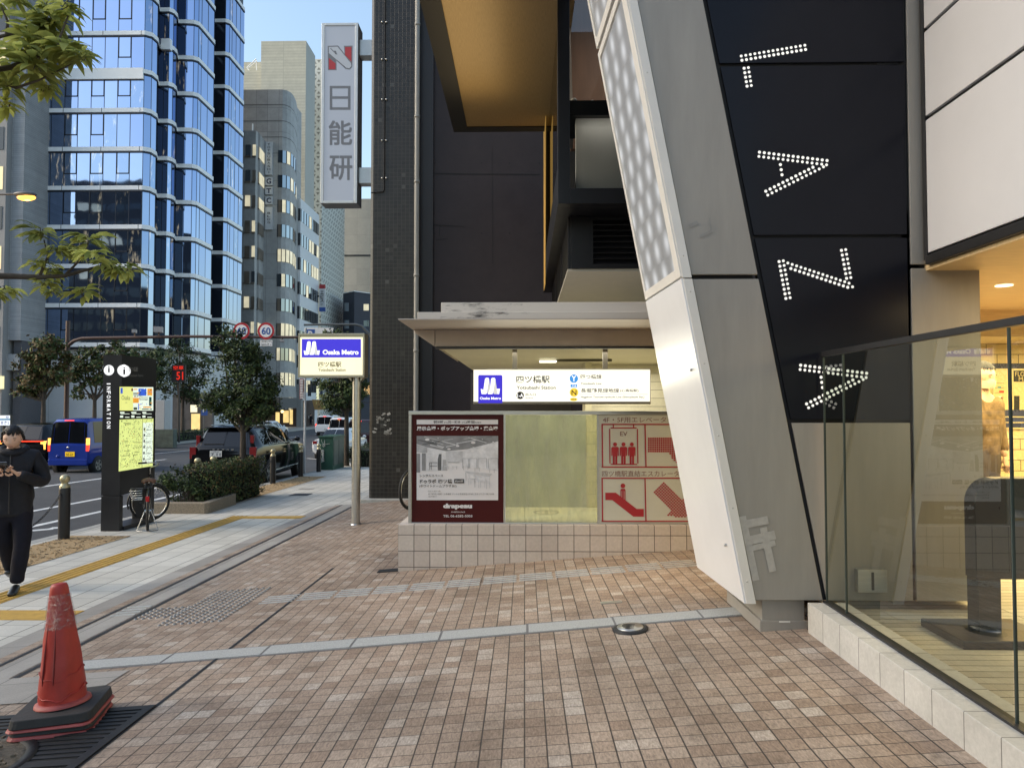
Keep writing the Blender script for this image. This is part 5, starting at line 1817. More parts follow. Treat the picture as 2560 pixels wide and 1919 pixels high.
# traffic cone: a stack of old red cones
cb = Vector((-2.50, 3.80, 0))
cb.z = gz(cb.x, cb.y) + .012
co_ = thing('traffic_cone', 'battered red traffic cone wrapped in clear film on stacked black bases', 'traffic cone', cb)
M_CONE = mat('faded_red_plastic', (.33, .024, .016), .45, var=.22, vs=9, bump=.25, bs=14, stretch=(1, 1, .5))
M_CONE2 = mat('pinkish_red_rim', (.30, .055, .048), .5, var=.2, vs=14)
M_RUB = mat('black_rubber', (.028, .027, .027), .7, var=.25, vs=12, bump=.3)
tilt = Matrix.Rotation(rad(4.5), 3, 'Y').inverted() @ Matrix.Rotation(rad(-2), 3, 'X')
def sqpts(hw, r, rot, n=4):
    out = []
    for k, (sx, sy) in enumerate(((1, 1), (-1, 1), (-1, -1), (1, -1))):
        for i in range(n + 1):
            a = rad(90 * k + 90 * i / n)
            p = Vector((sx * (hw - r) + math.cos(a) * r, sy * (hw - r) + math.sin(a) * r, 0))
            out.append(Matrix.Rotation(rot, 3, 'Z') @ p)
    return out
rngc = random.Random(2)
def layer(name, z0, th, hw, rot, m, tw):
    b = MB()
    T = Matrix.Rotation(tw[0], 3, 'X') @ Matrix.Rotation(tw[1], 3, 'Y')
    lo = [cb + T @ p + Vector((0, 0, z0)) for p in sqpts(hw, .05, rot)]
    hi = [cb + T @ p + Vector((0, 0, z0 + th)) for p in sqpts(hw - .008, .05, rot)]
    b.hexa(lo, hi, m)
    return b.build(name, co_, bevel=.004)
R0 = rad(14)
layer('base', .0, .016, .205, R0 + .04, M_CONE2, (0, -.005))
layer('base', .017, .022, .195, R0 + .02, M_RUB, (0, -.02))
layer('base', .042, .013, .205, R0 - .03, M_CONE2, (.01, -.035))
layer('base', .058, .045, .198, R0, M_RUB, (.01, -.04))
b = MB()
n = 36
prof = [(.135, .0), (.132, .012), (.118, .018), (.112, .02), (.108, .10), (.098, .20), (.083, .32), (.069, .42), (.058, .50), (.049, .57), (.044, .615), (.036, .632), (.02, .636), (.0, .632)]
def conev(pr, wob):
    vs = []
    for i, (r, h) in enumerate(pr):
        for k in range(n):
            a = 2 * math.pi * k / n
            w_ = 1 + wob * noise.noise(Vector((math.cos(a) * 1.6, math.sin(a) * 1.6, h * 7))) + wob * .6 * noise.noise(Vector((math.cos(a) * 5, math.sin(a) * 5, h * 22)))
            rr_ = r * w_ if h > .02 else r
            vs.append(cb + Vector((0, 0, .103)) + tilt @ Vector((math.cos(a) * rr_, math.sin(a) * rr_, h)))
    fs = [(i * n + k, i * n + (k + 1) % n, (i + 1) * n + (k + 1) % n, (i + 1) * n + k) for i in range(len(pr) - 1) for k in range(n)]
    return vs, fs
def interp(pr, z):
    for (r0, h0), (r1, h1) in zip(pr, pr[1:]):
        if h0 <= z <= h1:
            return r0 + (r1 - r0) * (z - h0) / max(1e-6, h1 - h0)
fine = prof[:4] + [(interp(prof[3:12], .02 + k * .02), .02 + k * .02) for k in range(1, 30)] + prof[10:]
vs, fs = conev(fine, .05)
b.add(vs[:5 * n], [f for f in fs if max(f) < 4 * n], M_CONE2, True)
b.add(vs, [f for f in fs if min(f) >= 3 * n], M_CONE, True)
for (h, rr_, w_) in ((.06, .112, .012), (.16, .104, .007)):
    pts = [cb + Vector((0, 0, .103)) + tilt @ Vector((math.cos(a) * rr_, math.sin(a) * rr_, h + .02 * math.sin(a * 2 + 1) + .008 * math.sin(a * 7))) for a in [2 * math.pi * k / 30 for k in range(31)]]
    b.tube(pts, w_ * .35, M_CONE, 5, False)
for a0 in (4.3, 4.9):
    pts = [cb + Vector((0, 0, .103)) + tilt @ Vector((math.cos(a0 + .1 * t) * (interp(prof[3:12], .12 + t * .3) + .002), math.sin(a0 + .1 * t) * (interp(prof[3:12], .12 + t * .3) + .002), .12 + t * .3)) for t in [k / 8 for k in range(9)]]
    b.tube(pts, [.001, .004, .005, .004, .005, .004, .003, .002, .001], mat('dark_red_fold', (.15, .012, .012), .6, var=.1), 5)
b.build('body', co_)
b = MB()
film = bpy.data.materials.new('crinkled_film')
film.use_nodes = True
nt = film.node_tree
nt.nodes.remove(nt.nodes['Principled BSDF'])
tr = _n(nt, 'ShaderNodeBsdfTransparent')
tr.inputs[0].default_value = (.93, .9, .9, 1)
gls = _n(nt, 'ShaderNodeBsdfGlossy')
gls.inputs['Roughness'].default_value = .18
wv = noise_n(nt, objco(nt), 34, 5, .7, (1, 1, 2.2))
nt.links.new(bump_n(nt, wv, 1.0, .03), gls.inputs['Normal'])
mx = _n(nt, 'ShaderNodeMixShader')
nt.links.new(ramp(nt, wv, [(.50, (.06,) * 3), (.68, (.50,) * 3)]), mx.inputs[0])
nt.links.new(tr.outputs[0], mx.inputs[1])
nt.links.new(gls.outputs[0], mx.inputs[2])
nt.links.new(mx.outputs[0], nt.nodes['Material Output'].inputs['Surface'])
vs, fs = conev([(interp(prof[3:12], z) + .006, z) for z in [.40 + .012 * k for k in range(16)]], .10)
b.add(vs, fs, film, True)
b.build('film_wrap', co_)

# bicycle, seen from behind, front wheel turned
bk = thing('bicycle', 'black city bicycle with brown saddle parked beside the information pillar', 'bicycle', (0, 0, 0))
M_TYRE = mat('bicycle_tyre', (.02, .02, .02), .8, var=.1)
M_CHROME = mat('chrome', (.6, .6, .6), .2, .95, var=.05)
M_BFRAME = mat('bicycle_black', (.03, .03, .032), .3, .3, var=.05)
M_SADDLE = mat('brown_leather', (.17, .085, .05), .5, var=.25, vs=25)
RW = .315
def wheel(c, ang):
    c = Vector(c)
    ax = Vector((math.cos(ang), math.sin(ang), 0))
    fw_ = Vector((-math.sin(ang), math.cos(ang), 0))
    b = MB()
    ring = [c + fw_ * math.cos(t) * (RW - .016) + Vector((0, 0, 1)) * math.sin(t) * (RW - .016) for t in [2 * math.pi * k / 40 for k in range(41)]]
    b.tube(ring, .0185, M_TYRE, 8, False)
    w_ = b.build('wheel', bk)
    b = MB()
    ring = [c + fw_ * math.cos(t) * (RW - .042) + Vector((0, 0, 1)) * math.sin(t) * (RW - .042) for t in [2 * math.pi * k / 40 for k in range(41)]]
    b.tube(ring, .012, M_CHROME, 6, False)
    for k in range(28):
        t = 2 * math.pi * k / 28
        e = c + (fw_ * math.cos(t) + Vector((0, 0, 1)) * math.sin(t)) * (RW - .05)
        b.tube([c + ax * (.03 if k % 2 else -.03), e], .0016, M_CHROME, 3, False)
    b.tube([c - ax * .05, c + ax * .05], .02, M_CHROME, 8)
    b.build('rim', w_)
    b = MB()
    arc = [c + fw_ * math.cos(t) * (RW + .022) + Vector((0, 0, 1)) * math.sin(t) * (RW + .022) for t in [rad(20 + 175 * k / 18) for k in range(19)]]
    b.tube(arc, .014, M_BFRAME, 6)
    b.build('mudguard', bk)
FW = Vector((.0, 1.06, RW))
wheel((0, 0, RW), 0)
STEER = rad(-80)
wheel(FW, STEER)
b = MB()
bbk, seat_t, head_t, head_b = Vector((0, .44, .27)), Vector((0, .30, .66)), Vector((0, .90, .82)), Vector((0, .93, .66))
for s in (-1, 1):
    o = Vector((s * .055, 0, 0))
    b.tube([Vector((0, 0, RW)) + o, bbk + o * .5], .010, M_BFRAME, 6)
    b.tube([Vector((0, 0, RW)) + o, seat_t + o * .3], .009, M_BFRAME, 6)
b.tube([bbk, seat_t + Vector((0, -.02, .06))], .017, M_BFRAME, 8)
b.tube([bbk, Vector((0, .62, .34)), head_b], .019, M_BFRAME, 8)
b.tube([Vector((0, .40, .40)), Vector((0, .62, .46)), Vector((0, .90, .74))], .016, M_BFRAME, 8)
b.tube([head_b, head_t], .021, M_BFRAME, 8)
b.build('frame', bk)
sx = Vector((math.cos(STEER), math.sin(STEER), 0))
sf = Vector((-math.sin(STEER), math.cos(STEER), 0))
b = MB()
for s in (-1, 1):
    b.tube([FW + sx * s * .055, FW + sx * s * .05 + Vector((0, -.05, .33)), head_b + sx * s * .02], .010, M_CHROME, 6)
b.build('fork', bk)
b = MB()
st_t = head_t + Vector((0, -.02, .10))
b.tube([head_t, st_t], .012, M_CHROME, 8)
for s in (-1, 1):
    b.tube([st_t, st_t + sf * .10 + sx * s * .06 + Vector((0, 0, .04)), st_t + sf * .11 + sx * s * .18 + Vector((0, 0, .10)), st_t - sf * .05 + sx * s * .25 + Vector((0, 0, .11)), st_t - sf * .12 + sx * s * .26 + Vector((0, 0, .11))], .010, M_CHROME, 8)
hb = b.build('handlebar', bk)
for s in (-1, 1):
    b = MB()
    b.tube([st_t - sf * .09 + sx * s * .255 + Vector((0, 0, .112)), st_t - sf * .22 + sx * s * .27 + Vector((0, 0, .108))], .016, M_BFRAME, 8)
    b.build('grip', hb)
b = MB()
sc0 = seat_t + Vector((0, -.05, .13))
vs = []
for (y, w_, z) in ((-.12, .06, .0), (-.10, .105, .022), (-.03, .105, .03), (.04, .06, .022), (.12, .03, .018), (.16, .015, .008)):
    vs.append([sc0 + Vector((x * w_, y, z - abs(x) ** 2 * .035)) for x in (-1, -.6, 0, .6, 1)])
flat = [p for row in vs for p in row]
b.add(flat + [p - Vector((0, 0, .028)) for p in flat], [(i * 5 + k, i * 5 + k + 1, (i + 1) * 5 + k + 1, (i + 1) * 5 + k) for i in range(5) for k in range(4)] + [(30 + i * 5 + k, 30 + (i + 1) * 5 + k, 30 + (i + 1) * 5 + k + 1, 30 + i * 5 + k + 1) for i in range(5) for k in range(4)] + [(k + 1, k, 30 + k, 31 + k) for k in range(4)] + [(i * 5, (i + 1) * 5, 30 + (i + 1) * 5, 30 + i * 5) for i in range(5)] + [((i + 1) * 5 + 4, i * 5 + 4, 34 + i * 5, 34 + (i + 1) * 5) for i in range(5)], M_SADDLE, True)
b.tube([seat_t, sc0 - Vector((0, -.04, .02))], .012, M_CHROME, 8)
for s in (-1, 1):
    b.lathe([(.018, 0), (.022, .04), (.014, .06)], sc0 + Vector((s * .06, -.06, -.075)), M_CHROME, 8)
b.build('saddle', bk)
b = MB()
for s in (-1, 0, 1):
    b.tube([(s * .055, -.28, .70), (s * .055, .24, .70)], .006, M_BFRAME, 6)
for y in (-.28, -.1, .08, .24):
    b.tube([(-.06, y, .70), (.06, y, .70)], .005, M_BFRAME, 6)
for s in (-1, 1):
    b.tube([(s * .055, -.05, .70), (s * .06, 0, RW)], .006, M_BFRAME, 6)
b.build('rear_rack', bk)
b = MB()
b.box(-.025, .025, -.345, -.315, .50, .58, mat('red_reflector', (.5, .01, .015), .2, var=0))
b.build('rear_light', bk, bevel=.006)
b = MB()
b.tube([(-.05, .02, RW - .02), (-.15, -.04, .015), (-.15, -.05, .006), (.15, -.05, .006), (.15, -.04, .015), (.05, .02, RW - .02)], .007, M_CHROME, 6)
b.build('stand', bk)
b = MB()
b.lathe([(.085, -.003), (.085, .003)], bbk + Vector((.05, 0, 0)), M_CHROME, 20, (1, 0, 0))
b.tube([bbk - Vector((.07, 0, 0)), bbk + Vector((.07, 0, 0))], .012, M_CHROME, 8)
b.tube([bbk + Vector((.07, 0, 0)), bbk + Vector((.075, .10, -.13))], .008, M_CHROME, 6)
b.tube([bbk - Vector((.07, 0, 0)), bbk + Vector((-.075, -.10, .13))], .008, M_CHROME, 6)
b.box(.06, .14, .50, .58, .125, .15, M_TYRE)
b.box(-.14, -.06, .30, .38, .385, .41, M_TYRE)
b.build('crank', bk)
b = MB()
for i in range(5):
    for (x0, x1) in ((-.30, -.08),):
        pass
    z = .52 + i * .035
    b.tube([(-.085, -.22, z), (-.22 - .008 * i, -.22, z), (-.22 - .008 * i, .14, z), (-.085, .14, z)], .004, M_CHROME, 4)
for y in (-.22, -.13, -.04, .05, .14):
    b.tube([(-.08, y, .52), (-.21, y, .52), (-.25, y, .67)], .004, M_CHROME, 4)
b.build('side_basket', bk)
c = G(369, 1326)
place(bk, (c.x, c.y, gz(c.x, c.y)), rad(27))

# bike wheel peeping out behind the plinth
b = MB()
c = P(1026, 1222, 9.6)
ring = [c + Vector((.10 * math.cos(t), .26 * math.cos(t), .26 * math.sin(t))) for t in [2 * math.pi * k / 36 for k in range(37)]]
pw = thing('parked_bicycle', 'bicycle wheel peeping out behind the left end of poster panel', 'bicycle', c - Vector((0, 0, .27)))
b.tube(ring, .018, M_TYRE, 8, False)
b.build('wheel', pw)
b = MB()
b.tube([c + Vector((.088 * math.cos(t), .235 * math.cos(t), .235 * math.sin(t))) for t in [2 * math.pi * k / 36 for k in range(37)]], .008, M_CHROME, 6, False)
b.tube([c, c + Vector((.35, .3, .3)), c + Vector((.6, .4, -.1))], .014, M_BFRAME, 6)
b.build('frame', pw)

# thin white pole, green cabinet
wp = thing('sign_post', 'thin white pole with a striped plate near the black car bonnet', 'post', (P(761, 1184, 23).x, 23.0, gz(-7, 23)))
b = MB()
c = P(761, 1184, 23)
b.tube([(c.x, 23, gz(c.x, 23) - .1), (c.x, 23, 4.0)], .036, mat('pale_grey_paint', (.55, .56, .56), .5, var=.06), 10)
b.build('pole', wp)
b = MB()
for k in range(12):
    a = P(752.5, 948 + k * 4.1, 22.93)
    d = P(757.5, 950.6 + k * 4.1, 22.93)
    b.box(a.x - .03, d.x, 22.92, 22.94, d.z, a.z, M_WMARK)
a, d = P(752, 997, 22.95), P(759, 946, 22.95)
b.box(a.x - .04, d.x, 22.942, 22.96, a.z, d.z, mat('plate_red', (.32, .10, .09), .5, var=.1))
b.build('plate', wp)
uc = thing('utility_cabinet', 'dark green utility cabinet with white scrawl on the near kerb', 'cabinet', (-6.9, 24.9, gz(-7, 24.5)))
M_UGRN = mat('cabinet_green', (.020, .075, .050), .45, var=.15, vs=2)
x0, x1 = P(797, 1170, 24.3).x, P(832, 1170, 24.3).x
z0, z1 = gz(x0, 24.3), P(800, 1090, 24.3).z
b = MB()
b.box(x0, x1, 24.3, 25.8, z0 - .1, z1 - .05, M_UGRN)
b.box(x0 - .03, x1 + .03, 24.27, 25.83, z1 - .05, z1, M_UGRN)
b.box(x1, x1 + .012, 24.4, 25.0, z0 + .15, z1 - .15, mat('cabinet_grey', (.10, .11, .09), .5, var=.3))
b.box(x1, x1 + .012, 25.05, 25.7, z0 + .15, z1 - .15, mat('cabinet_grey', (.10, .11, .09), .5, var=.3))
b.build('body', uc, bevel=.008)
b = MB()
rr = random.Random(8)
sx0, sz0 = P(802, 1150, 24.28), P(812, 1127, 24.28)
prev = P(804, 1154, 24.285)
M_SCR = mat('scrawl_white', (.5, .52, .5), .6, var=0)
for k in range(16):
    t = k / 15
    nx = P(805 + (5 if k % 2 else -1) + rr.uniform(-1, 1), 1154 - 30 * t, 24.285)
    b.tube([prev, nx], .012, M_SCR, 5)
    prev = nx
prev = P(804, 1098, 24.285)
for k in range(9):
    nx = P(rr.uniform(803, 826), rr.uniform(1096, 1118), 24.285)
    b.tube([prev, nx], .006, M_SCR, 5)
    prev = nx
b.build('graffiti', uc)

# brown mast with arm, round signs and cameras over the road
M_MAST = mat('brown_mast', (.075, .045, .038), .5, .3, var=.12)
Ya = 39.0
mp = P(165, 1075, Ya)
ms_ = thing('sign_mast', 'brown mast with long arm carrying two round red rimmed signs', 'sign mast', (mp.x, Ya, gz(XE, Ya)))
b = MB()
b.lathe([(.13, gz(XE, Ya) - .2), (.11, P(165, 802, Ya).z)], (mp.x, Ya, 0), M_MAST, 14)
b.build('mast', ms_)
b = MB()
b.tube([P(166, 875, Ya), P(172, 862, Ya), P(185, 852, Ya), P(205, 846, Ya), P(240, 845, Ya), P(470, 841, Ya), P(600, 842, Ya), P(775, 843, Ya)], [.10, .10, .10, .10, .095, .085, .08, .07], M_MAST, 12)
b.build('arm', ms_)
M_RSIGN = mat('sign_rim_red', (.42, .02, .03), .45, var=.03)
M_SBLUE = mat('sign_blue', (.02, .08, .32), .45, var=0)
for i, px in enumerate((603.5, 665)):
    b = MB()
    c = P(px, 827, Ya - .15)
    r = 21.3 / 1750 * Ya
    b.lathe([(0, 0), (r, 0), (r, .03), (0, .03)], (c.x, c.y + .005, c.z), M_STEEL, 28, (0, 1, 0), False)
    b.disc((c.x, c.y, c.z), r, M_RSIGN, n=28)
    b.disc((c.x, c.y - .01, c.z), r * .74, M_WMARK, n=28)
    b.text('60', P(px - 11, 836, Ya - .17), P(px + 11, 836, Ya - .17), P(px - 11, 818, Ya - .17), M_SBLUE, .015)
    b.build('speed_sign', ms_)
b = MB()
a, d = P(651, 865, Ya - .12), P(681, 850, Ya - .12)
b.box(a.x, d.x, Ya - .15, Ya - .12, a.z, d.z, M_WMARK)
b.text('高架(中)', P(653, 856, Ya - .16), P(679, 856, Ya - .16), P(653, 851, Ya - .16), M_INK, .0)
b.text('50のぞく', P(653, 864, Ya - .16), P(679, 864, Ya - .16), P(653, 858, Ya - .16), M_INK, .0)
b.build('plate', ms_)
for px, py, w_, h_ in ((336, 828, 9, 12), (396, 824, 20, 20), (705, 852, 11, 8)):
    b = MB()
    c = P(px, py, Ya)
    s = Ya / 1750
    b.obox(c, (w_ * s, .5, h_ * s * .7), Matrix.Rotation(rad(20), 3, 'Z'), mat('camera_housing', (.42, .38, .36), .4, var=.1))
    b.tube([c, P(px + 2, 842, Ya)], .04, M_MAST, 6)
    b.build('camera', ms_)
# parking sign arm from a pole hidden behind the tiled building
Yb_ = 32.5
pp_ = thing('parking_sign_mast', 'grey curved arm with blue parking sign above the lit pole sign', 'sign mast', (-6.9, Yb_, gz(XE, Yb_)))
b = MB()
b.tube([(-6.9, Yb_, gz(XE, Yb_) - .2), (-6.9, Yb_, 4.2), P(925, 836, Yb_), P(905, 815, Yb_), P(890, 811, Yb_), P(800, 811, Yb_), P(760, 812, Yb_)], [.09, .08, .07, .065, .06, .05, .05], mat('mast_grey', (.10, .11, .11), .5, .3), 10)
b.build('mast', pp_)
b = MB()
a, d = P(761, 880, Yb_ - .1), P(833, 819, Yb_ - .1)
b.box(a.x, d.x, Yb_ - .1, Yb_ - .06, a.z, d.z, M_WMARK)
b.rpx(764, 823, 787, 852, Yb_ - .105, M_SBLUE)
b.tpx('P', 770, 827, 781, 848, Yb_ - .11, M_WMARK, .03)
b.build('parking_board', pp_)
# sodium street lamp
Yl = 28.6
hl = P(62, 490, Yl)
sl = thing('street_lamp', 'street lamp glowing orange on an arm from the left', 'street lamp', (-25.6, Yl, gz(XE, Yl)))
b = MB()
M_LPOLE = mat('lamp_pole_grey', (.12, .12, .12), .5, .4, var=.1)
b.tube([(-25.6, Yl, gz(XE, Yl) - .2), (-25.6, Yl, 9.0), (-25.2, Yl, 9.9), (-24, Yl, 10.2), P(35, 485, Yl)], [.10, .08, .06, .05, .04], M_LPOLE, 10)
b.build('pole', sl)
b = MB()
s = Yl / 1750
b.ball(P(63, 486, Yl), 30 * s, M_LPOLE, 18, (1, .45, .26))
b.build('lamp_head', sl)
b = MB()
b.ball(P(66, 494, Yl), 24 * s, emis('sodium_glow', (1.0, .45, .07), 3.2), 18, (1, .42, .34))
b.build('lamp_lens', sl)
lamp('sodium_light', 'POINT', P(66, 502, Yl), 90, (1, .5, .12), .3)
# ================================================================ buildings across and along the street
def XY(px, Y):
    c = P(px, 1013, Y)
    return (c.x, Y)
def refl(name, tint, rough=.03, dark=.25, emit=None, es=0.0):
    """Coated curtain-wall glass: strong mirror over a dark body; some panes have lamps behind."""
    m = bpy.data.materials.new(name)
    m.use_nodes = True
    nt = m.node_tree
    b = nt.nodes['Principled BSDF']
    b.inputs['Base Color'].default_value = (*tint, 1)
    b.inputs['Metallic'].default_value = 1.0 if dark < .5 else .5
    b.inputs['Roughness'].default_value = rough
    wv = noise_n(nt, objco(nt), .35, 2)
    nt.links.new(bump_n(nt, wv, .05, .2), b.inputs['Normal'])
    if emit:
        f = noise_n(nt, objco(nt), 1.1, 4, .7, (2.2, 2.2, .5))
        b.inputs['Emission Color'].default_value = (*emit, 1)
        nt.links.new(math_n(nt, 'MULTIPLY', ramp(nt, f, [(.55, (0, 0, 0)), (.75, (1, 1, 1))]), es * EK), b.inputs['Emission Strength'])
    return m
G_A = refl('curtain_glass', (.29, .38, .58))
G_B = refl('curtain_glass_deep', (.26, .345, .54))
G_C = refl('curtain_glass_pale', (.32, .41, .60))
G_D = refl('curtain_glass_black', (.035, .045, .065), .05, .6)
G_L = refl('curtain_glass_lit', (.26, .35, .52), .04, .3, (1.0, .86, .58), .55)
M_BANDW = mat('white_spandrel', (.90, .90, .89), .45, var=.05, vs=.8)
M_MULL = mat('dark_mullion', (.022, .026, .036), .4, .4, var=.1)
zg0 = gz(XE, 60)
tw = thing('glass_tower', 'tall stepped tower of blue glass with white bands across the road', 'tower', (-36, 62, zg0))
foot = [XY(48, 60), XY(347, 60), XY(366, 60.35), XY(380, 61.2), XY(383, 62.4), XY(397, 62.4), XY(409, 62.4), XY(420, 62.7), XY(428, 63.3), XY(431, 64.4), XY(450, 64.4), XY(472, 64.5), XY(484, 64.8), XY(492, 65.4), (XY(492, 65.4)[0] - .02, 68.1), (-31.9, 68.1), (-31.9, 70.4), XY(552, 70.4), XY(563, 70.7), XY(569, 71.3), (XY(569, 71.3)[0], 74.4)]
dark_seg = {3, 4, 8, 9, 14, 15, 16}
dark_seg -= {4, 9}
back = [(-33.5, 80), (-46, 80), (-46, 60)]
ZS = [16.8 + 3.43 * k for k in range(-3, 9)]
rng = random.Random(31)
inner = [(x - .0, y + .0) for x, y in foot] + back
b = MB()
b.prism([(x - .25 if i > 0 else x, y + .25) for i, (x, y) in enumerate(foot)] + back, ZS[0] - .2, ZS[-1] + 3, mat('tower_core', (.02, .024, .032), .5, var=0))
b.build('core', tw)
def seg_pt(i, t, off):
    a, c = Vector((*foot[i], 0)), Vector((*foot[i + 1], 0))
    d = (c - a).normalized()
    n = Vector((d.y, -d.x, 0))
    return a.lerp(c, t) + n * off
for fi, z in enumerate(ZS):
    b = MB()
    n = len(foot)
    th = .37
    # white band follows the steps and curves of the front, 0.12 m proud
    outer = []
    for i in range(n):
        d0 = (Vector(foot[i]) - Vector(foot[i - 1])).normalized() if i else (Vector(foot[1]) - Vector(foot[0])).normalized()
        d1 = (Vector(foot[i + 1]) - Vector(foot[i])).normalized() if i < n - 1 else d0
        dd = (d0 + d1).normalized()
        nn = Vector((dd.y, -dd.x)) / max(.5, math.sqrt((1 + d0.dot(d1)) / 2))
        outer.append(Vector(foot[i]) + nn * .07)
    for i in range(n - 1):
        a, c = outer[i], outer[i + 1]
        ai, ci = Vector(foot[i]), Vector(foot[i + 1])
        b.hexa([(a.x, a.y, z), (c.x, c.y, z), (ci.x, ci.y, z), (ai.x, ai.y, z)], [(a.x, a.y, z + th), (c.x, c.y, z + th), (ci.x, ci.y, z + th), (ai.x, ai.y, z + th)], M_BANDW)
        L = (c - a).length
        for k in range(1, int(L / 3.4) + 1):
            p = a.lerp(c, k * 3.4 / L)
            d = (c - a).normalized()
            b.obox((p.x + d.y * .002, p.y - d.x * .002, z + th / 2), (.04, .012, th), Matrix.Rotation(math.atan2(d.y, d.x), 3, 'Z'), M_MULL)
        b.hexa([(a.x - .0, a.y, z - .16), (c.x, c.y, z - .16), (ci.x, ci.y, z - .16), (ai.x, ai.y, z - .16)], [(a.x, a.y, z - .001), (c.x, c.y, z - .001), (ci.x, ci.y, z - .001), (ai.x, ai.y, z - .001)], M_MULL)
    b.build('floor_band', tw)
    if fi == len(ZS) - 1:
        break
    b = MB()
    z0, z1 = z + th, ZS[fi + 1] - .16
    for i in range(n - 1):
        L = (Vector(foot[i + 1]) - Vector(foot[i])).length
        m_ = max(1, round(L / 1.13))
        for k in range(m_):
            t0, t1 = k / m_, (k + 1) / m_
            if i in dark_seg:
                mt = G_D
            else:
                r = rng.random()
                lit = .30 if fi in (3, 4) else (.22 if fi in (1, 2, 5) else .10)
                mt = G_L if r < lit else (G_B if r < lit + .22 else (G_C if r > .88 else G_A))
            j = rng.uniform(-.004, .004)
            a, c = seg_pt(i, t0, j), seg_pt(i, t1, -j)
            b.quad((a.x, a.y, z0), (c.x, c.y, z0), (c.x, c.y, z1), (a.x, a.y, z1), mt)
            d = math.atan2(c.y - a.y, c.x - a.x)
            b.obox((a.x, a.y, (z0 + z1) / 2), (.05, .03, z1 - z0), Matrix.Rotation(d, 3, 'Z'), M_MULL)
            if i == 0 and k % 2 == 1 and k > 1 and rng.random() < .8:
                zm = z0 + (z1 - z0) * .36
                for (ta, tb, za, zb) in ((t0, t1, zm, zm + .09), (t0, t0 + .08 / L, zm, z1), (t1 - .08 / L, t1, zm, z1)):
                    p, q_ = seg_pt(i, ta, .03), seg_pt(i, tb, .03)
                    b.quad((p.x, p.y, za), (q_.x, q_.y, za), (q_.x, q_.y, zb), (p.x, p.y, zb), M_MULL)
            if mt is G_L and rng.random() < .55:
                zc = z0 + (z1 - z0) * rng.uniform(.62, .86)
                p, q_ = seg_pt(i, t0 + (t1 - t0) * .2, -.9), seg_pt(i, t0 + (t1 - t0) * .8, -1.2)
    b.build('window_band', tw)
b = MB()
a_, c_ = seg_pt(0, .02, .16), seg_pt(0, 1.0, .16)
b.box(a_.x, c_.x, 59.80, 60.1, ZS[7] - .55, ZS[7] + .42, M_BANDW)
a_, c_ = seg_pt(5, -.4, .0), seg_pt(6, 1.0, .0)
b.box(a_.x, c_.x, 62.1, 62.5, ZS[8] - .2, ZS[8] + .8, M_BANDW)
b.build('parapet', tw)
b = MB()
M_PALE = mat('pale_base_wall', (.52, .54, .55), .5, var=.06, vs=.7)
b.prism([(foot[0][0] + .3, 60.5)] + [(x - .3, y + .3) for x, y in foot[1:4]] + [(x - .5, y + .4) for x, y in foot[10:14]] + [(-30.9, 74), (-33.5, 80), (-46, 80)], zg0 - .3, ZS[0] - .17, M_PALE)
for k in range(9):
    x = foot[0][0] + 1 + k * 1.25
    b.box(x, x + .03, 60.46, 60.5, zg0, ZS[0] - .2, mat('base_joint', (.25, .26, .27), .6, var=0))
b.box(foot[0][0] + .3, foot[1][0], 60.2, 60.46, zg0, zg0 + 1.2, mat('base_grey', (.16, .17, .18), .6, var=.1))
b.build('base_wall', tw)
b = MB()
a, d = P(72, 1028, 59.6), P(96, 1000, 59.6)
b.box(a.x, d.x, 59.5, 60.2, a.z, d.z, mat('unit_white', (.5, .5, .48), .5))
b.disc(((a.x + d.x) / 2, 59.49, (a.z + d.z) / 2), .33, M_DKMET)
b.build('air_unit', tw)

# grey block left of the tower
lb = thing('grey_block', 'grey ribbed office block with lit windows left of the glass tower', 'building', XY(20, 57) + (zg0,))
M_RIB = tile_mat('ribbed_grey', 'xz', 8, .16, .02, [(0, (.36, .37, .38)), (1, (.42, .43, .44))], (.2, .21, .22), .6, .3, .05, 10, stain=.1)
b = MB()
xa, xb = XY(16, 57)[0], XY(47, 57)[0]
b.box(xa, xb, 57, 75, P(20, 850, 57).z, 46, M_RIB)
b.box(xa - 14, xa, 56.4, 75, zg0 - .2, 46, mat('left_block_wall', (.27, .27, .27), .6, var=.1, vs=.5))
b.box(xa + .3, xb - .1, 57.3, 60, zg0 - .2, P(20, 850, 57).z, mat('left_block_low', (.10, .10, .11), .6))
b.box(xa, xb, 56.9, 57, P(20, 925, 57).z, P(20, 885, 57).z, M_RIB)
b.build('wall', lb)
M_WARML = emis('warm_window', (1.0, .84, .48), .75, .3, 1.5)
M_DKWIN = mat('dark_window', (.025, .03, .038), .12, .0, var=.1, spec=.7)
for k in range(12):
    z = 6.0 + 3.3 * k
    b = MB()
    y_ = 1013 - (z - 1.45) / 56.4 * 1750
    b.box(xa - 1.9, xa - .25, 56.36, 56.4, z, z + 1.9, M_WARML if k in (2, 4, 7) else M_DKWIN)
    b.build('window', lb)
b = MB()
a, d = P(-20, 972, 56.3), P(11, 940, 56.3)
b.box(a.x, d.x, 56.1, 56.3, a.z, d.z, emis('lit_sign_yellow', (1, .9, .5), .9))
b.build('lit_sign', lb)

